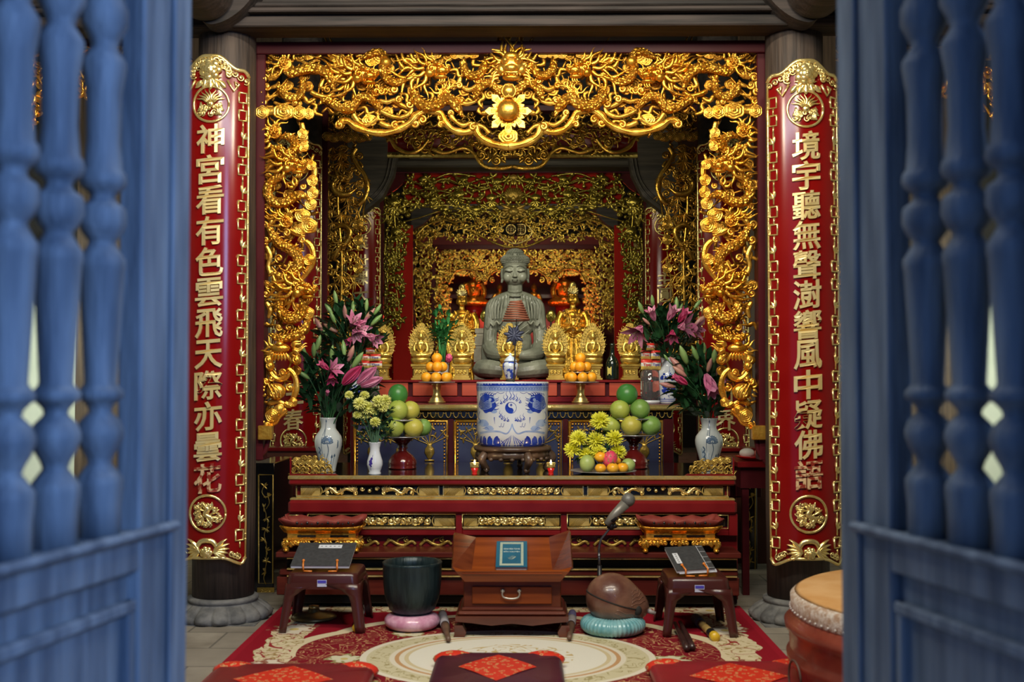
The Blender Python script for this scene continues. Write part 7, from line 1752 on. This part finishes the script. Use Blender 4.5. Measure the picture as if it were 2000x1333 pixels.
def l1(m):
    for x,y,s in ((825,352,11),(905,352,13),(972,356,13),(895,382,17),(960,388,15),(770,398,20),(775,455,17),(845,390,9),(930,410,12),(870,410,10)):
        lotus(m,F3,x,-(y+s*.3),s,4,9)
        for q in range(5): leaf(m,F3,x,-(y+s*.4),-1.57+(q-2)*.6,s*.9,s*.4,2,.3)
    for pts in ([(795,350),(830,362),(870,350),(900,362)],[(850,350),(880,340),(930,345)],[(905,362),(935,372),(960,366)],[(805,375),(840,370),(880,378)],[(770,410),(772,440),(776,470),(770,540)],[(790,395),(830,405),(880,402),(940,418)]): rel_tube(m,F3,PV(pts),1.6,6,1,4,3)
    fill(m,F3,[(797,340),(812,340),(806,378),(782,372)],9,11,4,0,'tlb',.6)
    fill(m,F3,[(830,342),(1003,342),(1003,398),(820,398)],30,15,69,1,'tbl',.8); fill(m,F3,[(752,385),(815,372),(845,395),(1003,398),(1003,425),(985,430),(960,420),(920,428),(880,420),(845,408),(810,405),(796,430),(800,470),(788,520),(752,520)],120,13,5,0,'tllbt',.65)
    fill(m,F3,[(752,500),(790,500),(785,640),(752,660)],60,13,6,0,'tllbb',.65); fill(m,F3,[(830,345),(1000,345),(1000,395),(830,395)],26,14,9,0,'ltb',.9)
    ribbon(m,F3,PV([(905,350),(915,360),(912,372),(925,382)]),2,4)
pair(l1,'lotus_carving',LG,t,X3)
m=MB(); lotus(m,F3,1003,-392,26,8,11); lotus(m,F3,1003,-352,11,6,9); 
for s in (-1,1):
    for i in range(5): leaf(m,F3,1003,-412,(pi/2-s*(1.2+.35*i)),26-2*i,9,8,.3)
    curl(m,F3,1003+s*20,-420,8,1.3,0,s,2,6,8)
m.ell(F3(1003,-415,10),(12*F3.k,8*F3.k,8*F3.k),12,8); m.ell(F3(1003,-434,8),(7*F3.k,5*F3.k,4*F3.k),10,8); m.build('central_lotus_and_bat',GOLD3,t)
# fourth screen, bright filigree with medallions
D=13.9; t=scr_thing('filigree_screen','bright gold filigree screen with a round emblem above the grey stone Buddha',D,1007); F4=PF(D,1007); X4=W(1007,666,D).x
def f1(m):
    fill(m,F4,[(812,425),(870,412),(925,415),(1007,420),(1007,434),(982,436),(982,462),(1007,466),(1007,478),(985,480),(960,470),(930,468),(900,470),(862,462),(840,455),(815,470)],130,10,71,0,'cfrlb',.75)
    for pts in ([(812,462),(835,440),(870,430),(905,445),(930,440)],[(930,455),(955,470),(985,482),(1007,483)],[(860,425),(890,435),(915,425),(940,432)]): ribbon(m,F4,PV(pts),2.2,4)
    fill(m,F4,[(808,448),(850,448),(848,500),(842,560),(840,640),(812,640)],110,10,72,0,'cfrlb',.7)
    for y in (480,530,590): head(m,F4,828,-y,9,1,1,4)
pair(f1,'filigree',GOLDY,t,X4)
m=MB()
rel_tube(m,F4,[(1007-9+cos(a)*9,-449+sin(a)*9) for a in [2*pi*i/16 for i in range(16)]],1.3,6,1,2,7,closed=True)
for s,xc in ((-1,998),(1,1017)):
    for y in (443,447,451,455): rel_tube(m,F4,PV([(xc-5,y),(xc+5,y)]),.9,5,1,2,8)
    rel_tube(m,F4,PV([(xc-5,443),(xc-5,455)]),.9,5,1,2,8); rel_tube(m,F4,PV([(xc+5,443),(xc+5,455)]),.9,5,1,2,8); rel_tube(m,F4,PV([(xc,440),(xc,458)]),.9,5,1,2,8)
rel_tube(m,F4,PV([(1010,440),(1024,440),(1026,449),(1024,458),(1010,458)]),1.3,6,1,3,7)
for s in (-1,1): rel_tube(m,F4,PV([(1007+s*24,440),(1007+s*32,455),(1007+s*20,470),(1007,478)]),1.2,6,1,4,5)
m.build('round_emblem',GOLD2,t)
for a,b in ((804,811),(1203,1210)): m=MB(); pbox(m,a,b,412,920,D,.06); m.build('side_post',LACQ2,t)
# fifth screen
D=16.4; t=scr_thing('arched_screen','innermost dense gold openwork screen with two low arches behind the grey Buddha',D,1010); F5=PF(D,1010); X5=W(1010,666,D).x
m=MB(); pbox(m,846,1174,478,487,D-.05,.1); m.build('top_rail',LACQ2,t)
for a,b in ((842,850),(1170,1178)): m=MB(); pbox(m,a,b,478,886,D,.06); m.build('side_post',LACQ2,t)
def g1(m):
    fill(m,F5,[(851,488),(1010,488),(1010,545),(990,540),(965,530),(945,545),(925,540),(900,535),(880,545),(876,570),(851,570)],170,9,81,0,'cfrlo',.7)
    for pts in ([(876,556),(888,534),(905,526),(925,530),(940,545),(948,556)],[(948,556),(955,540),(975,528),(1000,532),(1010,538)]): ribbon(m,F5,PV(pts),2.2,4); 
    fill(m,F5,[(851,565),(880,565),(876,640),(851,700)],70,8.5,82,0,'cfrlo',.7)
    for x,y in ((948,548),(935,548),(962,548)): curl(m,F5,x,-y,6,1.3,1,1,1.6,6,5)
pair(g1,'openwork',GOLDY,t,X5)
m=MB(); m.box(-1.6,1.6,17.9,18.0,0,3.4); tag(m.build('shrine_back_panel',mat('deep_red_panel',(.16,.008,.006),(.22,.012,.008),.5,0,scale=3)),'deep red back panel of the innermost shrine','panel')
for y in (575,622):
    m=MB(); pbox(m,850,1170,y,(y+8 if y==575 else 900),17.4 if y==575 else 16.65,.5 if y==575 else .6)
    if y==575: [m.box(x_-.03,x_+.03,17.45,17.51,0,W(1000,580,17.4).z) for x_ in (-1.1,1.1)]
    tag(m.build('shrine_shelf',LACQ3),'dark red shelf in the innermost shrine, %s'%('upper one' if y==575 else 'lower one'),'shelf')
m=MB(); m.box(-.75,.75,8.5,10.2,0,W(902,745,9.0).z-.001); tag(m.build('shrine_platform',LACQ2),'long low dark red platform behind the grey stone Buddha','platform')

# ---------------------------------------------------------------- statues
def remesh(o,v,smooth=1):
    md=o.modifiers.new('skin','REMESH'); md.mode='VOXEL'; md.voxel_size=v; md.use_smooth_shade=True
    if smooth: sm=o.modifiers.new('soft','SMOOTH'); sm.iterations=smooth; sm.factor=.5
def stone():
    m=mat('grey_green_stone',(.13,.135,.10),(.26,.265,.205),.42,0,scale=7,bump=.35,bscale=40,detail=8,rvar=.1,coat=.12); return m
STN=stone()
D=7.62; k=MPX(D); bz=RT; cxB=W(1006,700,D).x; t=thing('stone_buddha','large grey-green stone Buddha seated cross-legged on the riser','statue',(cxB,D,bz))
def P_(x,z,y=0): return (cxB+x*k,D+y*k,bz+z*k)
m=MB()
def E(x,z,y,a,c,b,M=None): m.ell(P_(x,z,y),(a*k,b*k,c*k),24,16,M=M)
def T(pts,r,flat=1): m.tube([P_(*p) for p in smooth_path(pts,5)],[q*k for q in r] if isinstance(r,list) else r*k,12,flat=flat)
E(0,22,0,68,22,44); 
for s in (-1,1):
    E(s*52,20,-8,31,19,34); T([(s*66,22,-12),(s*40,20,-42),(s*4,16,-46),(-s*28,16,-40)],[18,17,14,10])
    T([(s*30,150,4),(s*42,143,4),(s*46,114,2),(s*49,85,-2),(s*48,64,-8)],[15,15.5,14.5,13.5,13]); T([(s*48,64,-8),(s*42,52,-26),(s*24,48,-40),(s*6,47,-46)],[16,14,10,7])
    T([(s*51,88,4),(s*54,60,6),(s*54,38,4)],[11,12.5,12])
    for j in range(5): T([(s*(20+6*j),165-2*j,-10-0*j),(s*(26+6*j),140,-24+3*j),(s*(28+5*j),118,-26+4*j)],1.5)
    for j in range(4): T([(s*(40+5*j),98,-17+4*j),(s*(42+5*j),80,-18+5*j),(s*(40+4*j),62,-22+4*j)],1.6)
    # scalloped sleeve hem
    T([(s*24,116,-25),(s*30,108,-23),(s*36,114,-21),(s*42,105,-19),(s*48,111,-17),(s*53,100,-13),(s*58,105,-6),(s*61,98,2)],[1.8]*4)
    for j in range(3): T([(s*(60-2*j),(62-4*j),-14),(s*(50-2*j),58-4*j,-24),(s*(40),58-4*j,-30)],1.5)
    T([(s*13,164,-12),(s*12,140,-26),(s*6,118,-31),(0,100,-31)],1.8)
    E(s*25.5,207,2,3.2,12,5); T([(s*25,196,1),(s*26,190,0)],[3,2.2])
    T([(s*3,219,-27),(s*9,222.5,-27),(s*16,222,-24.5),(s*22,217,-19)],1.05); E(s*12,213,-22,8.5,4.2,5.5); T([(s*4.5,211.5,-27),(s*11,210,-28),(s*18,212,-24)],.7)
    E(s*14,200,-18,9,10,9)
    for j in range(5): T([(s*(72-3*j),34-3*j,-18-2*j),(s*(54-6*j),38-5*j,-36),(s*(30-8*j),34-6*j,-50)],1.6)
E(0,70,0,33,44,24); E(0,112,-2,39,36,25); E(0,146,2,40,20,19); T([(-38,150,4),(-20,159,4),(0,163,3),(20,159,4),(38,150,4)],[13,13,13,13,13])
T([(0,150,2),(0,172,0),(0,190,0)],[17,14.5,15]); T([(-15,167,-6),(-8,163,-17),(8,163,-17),(15,167,-6)],1.5); T([(-14,174,-4),(-7,171,-14),(7,171,-14),(14,174,-4)],1.2)
E(0,209,0,24.8,27,27); E(0,197,-3,20.5,14,22); E(0,189,-12,8,5,9); E(0,229,2,26,17,27)
T([(0,219,-27),(0,210,-29.5),(0,202,-31.5)],[1.2,1.8,2.6]); E(0,200.5,-30.5,4.2,2.6,3.4); E(-3.4,200,-28.5,2,1.7,2.2); E(3.4,200,-28.5,2,1.7,2.2)
E(0,194.6,-26.5,6.5,1.5,3.4); E(0,191.6,-26.0,5,1.6,3.4)
E(0,45,-46,17,7,9); 
for i in range(4): T([(-14+2*i,46+i*1.3,-50),(0,45+i*1.5,-56+i),(13,46+i*1.4,-50)],1.9)
T([(-20,90,-30),(0,100,-30),(20,118,-28)],1.3); T([(-22,80,-30),(0,90,-31),(26,108,-27)],1.1); T([(-24,70,-31),(0,76,-32),(28,96,-26)],1.1)
body=m.build('body',STN,t); remesh(body,.0034,0)
m=MB(); rn=random.Random(6)    # curled hair cap
def E2(x,z,y,a,c,b): m.ell(P_(x,z,y),(a*k,b*k,c*k),24,14)
E2(0,236,2,26,9.5,27.5); E2(0,249,4,15.5,8,16)
for zz,rr in ((229,26.6),(232,27.6),(235,27.8),(238,27),(241,24.6),(243.5,20.5),(246.5,17),(249.5,16.6),(252.3,14.4),(254.6,11),(256.4,6.4),(257,2)):
    n=max(5,int(rr*1.9))
    for j in range(n): a=2*pi*(j+.5*(int(zz)%2))/n; m.ell(P_(cos(a)*rr,zz,2+(1.5 if zz>242 else 0)+sin(a)*rr*1.05),1.5*k,5,4)
m.ell(P_(0,242,-23),(4.2*k,3*k,4.2*k),12,8); m.build('curled_hair',STN,t)
m=MB()
for s in (-1,1): m.tube([P_(s*4.5,210.6,-28.2),P_(s*11,209,-28.9),P_(s*18,211.4,-25.6)],.55*k,5)
m.tube([P_(-6.2,193.4,-28.2),P_(0,193,-29.6),P_(6.2,193.4,-28.2)],.5*k,5); m.build('eye_and_lip_lines',mat('dark_stone_line',(.02,.02,.016),None,.7,0),t)

def seated(t,c,k,mt,fine=.003,name='figure'):
    """a little seated figure, 50 units tall"""
    m=MB(); P=lambda x,z,y=0:(c[0]+x*k,c[1]+y*k,c[2]+z*k)
    E=lambda x,z,y,a,cc,b: m.ell(P(x,z,y),(a*k,b*k,cc*k),14,10)
    T=lambda pts,r: m.tube([P(*p) for p in smooth_path(pts,3)],[q*k for q in r] if isinstance(r,list) else r*k,8)
    E(0,5,0,19,6,12); E(0,20,0,8.5,11,6.5); E(0,29,0,10,6,6); T([(0,32,0),(0,38,0)],[3.6,3]); E(0,42,-.5,5,6.2,5.6); E(0,46,.4,5.2,4,5.6); E(0,50,.6,2.6,2.6,2.6)
    for s in (-1,1):
        E(s*13,5,-4,7,5,8); T([(s*15,6,-6),(s*7,5,-11),(-s*5,5,-11)],[4.5,4,3]); T([(s*9,30,0),(s*13,22,-1),(s*12.5,13,-3)],[4,3.8,3.4]); T([(s*12.5,13,-3),(s*7,9,-9),(s*1,9,-11)],[3.2,2.8,2.2])
        T([(s*3.5,33,-4),(s*3,24,-7),(0,17,-7.5)],.7)
        for j in range(3): T([(s*(15-2*j),9-j,-9),(s*(8-2*j),8-j,-13),(s*(1),7-j,-14)],.55)
        E(s*5.2,42,0,.9,3,1.4)
    E(0,41,-6,.9,1.8,1.2); E(0,9.5,-12,4.5,1.8,2.6)
    o=m.build(name,mt,t); remesh(o,fine,1); return o
# row of small golden statues with flame haloes
D=7.17; k=MPX(D)
def small_statue(cx,label):
    c=(W(cx,742,D).x,D,RT+.001); t=thing('golden_buddha_statue',label,'statue',c,None); P=lambda x,z,y=0:(c[0]+x*k,c[1]+y*k,c[2]+z*k)
    m=MB(); 
    for x0,z0,z1 in ((18,0,4),(15,4,8),(13.5,8,22),(16,22,26),(18.5,26,31)): m.box(c[0]-x0*k,c[0]+x0*k,c[1]-x0*.8*k,c[1]+x0*.8*k,c[2]+z0*k,c[2]+z1*k,b=.0015)
    F=lambda u,v,d=0:Vector((c[0]+u*k,c[1]-(10.9+d)*k,c[2]+v*k)); F_=type('F',(),{'__call__':lambda s,u,v,d=0:F(u,v,d)})(); F_.k=k
    for i in range(3):
        curl(m,F_,-7+7*i,15,4,1.2,i,1,1,5,0); rel_tube(m,F_,[(-10+7*i,10),(-7+7*i,20)],.7,5,1,2)
    m.build('square_pedestal',GOLD2,t)
    m=MB(); m.lathe([(0,31*k),(15*k,31*k),(17*k,34*k),(19*k,40*k),(17*k,44*k),(0,44*k)],c,28,mod=lambda i,a,z:1+.08*abs(sin(a*6)),sy=.8); m.build('lotus_seat',GOLD2,t)
    seated(t,P(0,43,-2),k*.98,GOLD2,.0028)
    m=MB(); SMG=None; F2_=type('F',(),{'__call__':lambda s,u,v,d=0:Vector((c[0]+u*k,c[1]+(9-d)*k,c[2]+v*k))})(); F2_.k=k
    out=[]; 
    for i in range(28):
        a=-pi/2+2*pi*i/28; r=24*(1+.04*sin(i*3)); x=cos(a)*r*(1-.10*sin(a)); z=72+sin(a)*35+(5 if abs(sin(a))>.97 and sin(a)>0 else 0); out.append((x,z))
    m.prism(out,F2_,-1.2,.6)
    rn=random.Random(cx)
    for ring,(n,q,L) in enumerate(((26,.95,7),(22,.74,6),(16,.54,5))):
        for i in range(n):
            a=-.9+(pi+1.8)*i/(n-1); x=cos(a)*23*q; z=72+sin(a)*34*q; flame(m,F2_,x,z,a*.6+pi/2*.4+rn.uniform(-.2,.2),L,1.2,.4*(-1)**i,5,1+ring*.8)
    rel_tube(m,F2_,[(cos(a)*12.5,78+sin(a)*17) for a in [2*pi*i/18 for i in range(18)]],.9,6,1,2,2.5,closed=True); rel_tube(m,F2_,[(cos(a)*8,88+sin(a)*8.5) for a in [2*pi*i/18 for i in range(18)]],.9,6,1,2,3,closed=True)
    m.build('flame_halo',GOLD2,t); return t
LBL=['small golden Buddha with flame halo, first of the row, behind the half-hidden lilies','small golden Buddha with flame halo, second of the row, between jar and bamboo','small golden Buddha with flame halo, between the bamboo and the stone Buddha','small golden Buddha with flame halo in the middle, behind the lidded jar',
 'small golden Buddha with flame halo, just past the stone Buddha, behind the bottle-side oranges','small golden Buddha with flame halo beside the dark bottle, above the oranges','small golden Buddha with flame halo, last of the row, by the snack packets']
GOLDS=mat('small_statue_gilding',(.62,.40,.07),(.80,.55,.13),.3,.75,scale=14,rvar=.08)
GOLD2_,GOLD2=GOLD2,GOLDS
first=small_statue(745,LBL[0]); first['group']='row of small golden Buddhas on the riser'
for cx,l in zip((822,902,995,1085,1158,1231),LBL[1:]): 
    o=dup(first,(W(cx,742,D).x,D,RT+.001),l)
GOLD2=GOLD2_
# standing bodhisattvas
def standing(cx,label,D=9.0,mir=1,sc=1.0,yb=745,mt=GOLD):
    k=MPX(D)*sc; c=(W(cx,742,D).x,D,W(cx,yb,D).z); t=thing('standing_golden_statue',label,'statue',c); P=lambda x,z,y=0:(c[0]+mir*x*k,c[1]+y*k,c[2]+z*k)
    m=MB(); E=lambda x,z,y,a,cc,b: m.ell(P(x,z,y),(a*k,b*k,cc*k),16,10)
    T=lambda pts,r: m.tube([P(*p) for p in smooth_path(pts,4)],[q*k for q in r] if isinstance(r,list) else r*k,10)
    m.lathe([(0,0),(26*k,0),(24*k,20*k),(21*k,60*k),(19*k,90*k),(0,92*k)],c,30,mod=lambda i,a,z:1+.06*sin(a*8),sy=.7)
    E(0,105,0,21,26,14); E(0,126,0,22,14,13); T([(0,134,0),(0,146,0)],[6,5.5]); E(0,157,-1,9.5,12,10); E(0,166,1,10,8,10)
    for s in (-1,1):
        T([(s*20,132,0),(s*27,115,-2),(s*27,98,-4)],[8,8,7]); T([(s*27,98,-4),(s*15,98,-16),(s*4,104 if s>0 else 96,-20)],[7,6,4]); E(s*9.5,155,0,1.8,6,2.5)
        T([(s*28,98,-2),(s*26,70,-6),(s*20,40,-8)],[6,7,4]); T([(s*14,138,-6),(s*10,120,-14),(s*2,100,-15)],1.6)
        for j in range(4): T([(s*(4+4*j),90,-14+j),(s*(6+4*j),55,-16+j),(s*(3+5*j),15,-17+j)],1.4)
    E(0,155,-10.5,1.7,3.4,2.2); E(0,149,-9,3,1,2)
    for j in range(3): T([(-18+2*j,112-8*j,-10),(0,102-9*j,-17),(18-2*j,112-8*j,-10)],1.3)
    T([(4,108,-22),(6,125,-20),(12,138,-18)],[2,1.8,1.6])
    o=m.build('robed_figure',mt,t); remesh(o,.0055,1)
    m=MB(); F=type('F',(),{'__call__':lambda s,u,v,d=0:Vector((c[0]+mir*u*k,c[1]-(8+d)*k,c[2]+v*k))})(); F.k=k
    for i in range(7): leaf(m,F,0,166,pi/2+(i-3)*.3,20-abs(i-3)*2,6,1,.3)
    m.lathe([(10.3*k,166*k),(10.6*k,172*k),(7*k,178*k),(6*k,186*k),(2*k,190*k),(0,190*k)],c,18); rel_tube(m,F,[(-9,168),(0,169,3),(9,168)],1.4,6,1,3); rose(m,F,0,176,4,4,5)
    for x,z in ((-6,112),(0,106),(6,112),(0,98),(-10,120),(10,120)): rose(m,F,x,z,3.4,5,5)
    m.build('crown_and_jewels',GOLD2,t)
standing(902,'tall robed golden statue with a crown behind the bamboo, holding a stem',9.0,1)
standing(1119,'tall robed golden statue with a crown and jewelled chest, above the bottle-side oranges',9.0,-1,1.02)
# seated statues glowing red in the innermost shrine
for cx,yb,h,l in ((925,600,80,'seated golden statue in red light, behind the crowned statue by the bamboo'),(1102,600,84,'seated golden statue in red light, behind the jewelled crowned statue'),(1043,604,50,'small seated gilt statue in red light just past the stone Buddha head'),(976,604,50,'small seated gilt statue in red light at the stone Buddha shoulder, bamboo side')):
    D=16.9 if h>70 else 17.15; k=MPX(D); c=(W(cx,yb,D).x,D,W(cx,yb,D).z); t=thing('shrine_statue',l,'statue',c); seated(t,c,k*h/52,GOLD,.008)
    m=MB(); zs_=W(1000,622,16.65).z+.001-c[2]; m.lathe([(0,zs_),(15*k,zs_),(16*k,zs_*.5),(18*k,-.002),(0,-.002)],c,20); m.build('pedestal',LACQ3,t)
point('shrine_red_lamp',(-.55,16.0,2.0),8,(1,.08,.03),.08); point('shrine_red_lamp',(.65,16.0,2.05),8,(1,.08,.03),.08); point('shrine_red_lamp',(.05,16.2,1.9),5,(1,.12,.05),.08)
# round gilt dishes and pale carved block beside the Buddha
for cx,l in ((1076,'round greenish-gilt fan ornament at the stone Buddha elbow, bottle side'),(947,'round gilt fan ornament mostly hidden at the stone Buddha elbow, bamboo side')):
    D=8.2; k=MPX(D); c=W(cx,618,D); t=thing('gilt_fan',l,'ornament',(c.x,D,RT)); m=MB(); m.ell(tuple(c),(9*k,3*k,12*k),20,12); F=PF(D-.012,cx); rose(m,F,cx,-618,7,0,6); m.build('fan_disc',LG,t)
    m=MB(); m.tube([(c.x,D,RT+.002),(c.x,D,c.z-.02)],.006,6); m.build('handle',DARKWOOD,t)
D=8.15; c=W(938,742,D); k=MPX(D); t=thing('pale_carved_block','pale stepped carved block beside the stone Buddha knee','ornament',(c.x,D,RT+.001)); m=MB()
for w,a,b_ in ((11,0,30),(9,30,34),(12,34,60),(9,60,66),(11,66,84),(8,84,90),(10,90,100)): m.box(c.x-w*k,c.x+w*k,D-w*k,D+w*k,RT+.001+a*k,RT+.001+b_*k,b=.002)
m.build('stepped_body',mat('pale_stone',(.30,.27,.20),(.42,.38,.30),.7,0,scale=20),t)
# ---------------------------------------------------------------- side cabinets and side-bay carvings
for s,x0,x1,l in ((-1,500,636,'low dark red cabinet under the second-row couplet board, by the brass gong side'),(1,1366,1502,'low dark red cabinet under the second-row couplet board, by the eggs')):
    D=7.0; z=W(560,875,D).z; a,b=W(x0,880,D).x,W(x1,880,D).x; t=thing('low_cabinet',l,'cabinet',((a+b)/2,D,0)); m=MB(); m.box(a,b,D-.02,D+.16,z-.022,z,b=.004); m.build('cabinet_top',LACQ3,t); m=MB(); m.box(a+.01,b-.01,D,D+.15,.0,z-.022); m.build('carcass',mat('brown_cabinet_wood',(.10,.03,.015),(.16,.05,.025),.4,0,scale=5),t)
    m=MB(); xx=W((x0+x1)/2-45*-s,900,D).x; m.box(a+.05,b-.05,D-.012,D,z-.30,z-.06,b=.004); m.build('panel',LACQ2,t)
for s,x0,x1,l in ((-1,-260,362,'gilded openwork frieze of the side bay seen through the door leaf, gong side'),(1,1640,2260,'gilded openwork frieze of the side bay seen through the door leaf, drum side')):
    D=5.6; t=thing('side_bay_screen',l,'altar screen',(W((x0+x1)/2,200,D).x,D,0)); F=PF(D); m=MB(); pbox(m,x0,x1,62,90,D,.08); m.build('top_rail',LACQ2,t)
    m=MB(); xe=x1 if s<0 else x0; poly=[(x0,92),(x1,92),(x1,230),((x0+x1)/2+80,190),((x0+x1)/2,245),((x0+x1)/2-80,190),(x0,230)]
    fill(m,F,poly,200,22,90+s,0,'cfrrl',.8); m.build('frieze_carving',GOLD,t)
    m=MB(); e0,e1=(xe-60,xe) if s<0 else (xe,xe+62); fill(m,F,[(e0,225),(e1,225),(e1,820),(e0,780)],110,20,95+s,0,'cfrrl',.8); m.build('side_carving',GOLD,t)
D=8.6; c=W(1829,690,D); m=MB(); F=PF(D,1829); m.prism(PV([(1822,735),(1836,742),(1837,650),(1822,650)]),F,-.5,.5); m.tube([F(1829,-650,0),(F(1829,-650,0).x,8.6,3.899)],.004,5); tag(m.build('red_banner',mat('red_banner_cloth',(.5,.01,.02),None,.7,0)),'small red banner hanging before the pale wall, seen through the darker door leaf','banner')
for s in (-1,1):
    D=8.6; a=W(60 if s<0 else 1905,500,D); m=MB(); X=a.x; m.box(min(X,X+s*1.2),max(X,X+s*1.2),D,D+.3,W(0,505,D).z-.03,W(0,505,D).z,b=.003)
    for i in range(4): m.lathe([(0,0),(.05,0),(.07,.06),(.05,.13),(.02,.16),(0,.16)],(X+s*(.08+.28*i),D+.15,W(0,505,D).z),14)
    t=m.build('wall_shelf',mat('shelf_wood_%d'%s,(.20,.16,.10),(.3,.25,.16),.6,0,scale=8)); tag(t,'narrow shelf with lidded pots in the side bay, %s side'%('gong' if s<0 else 'drum'),'shelf')
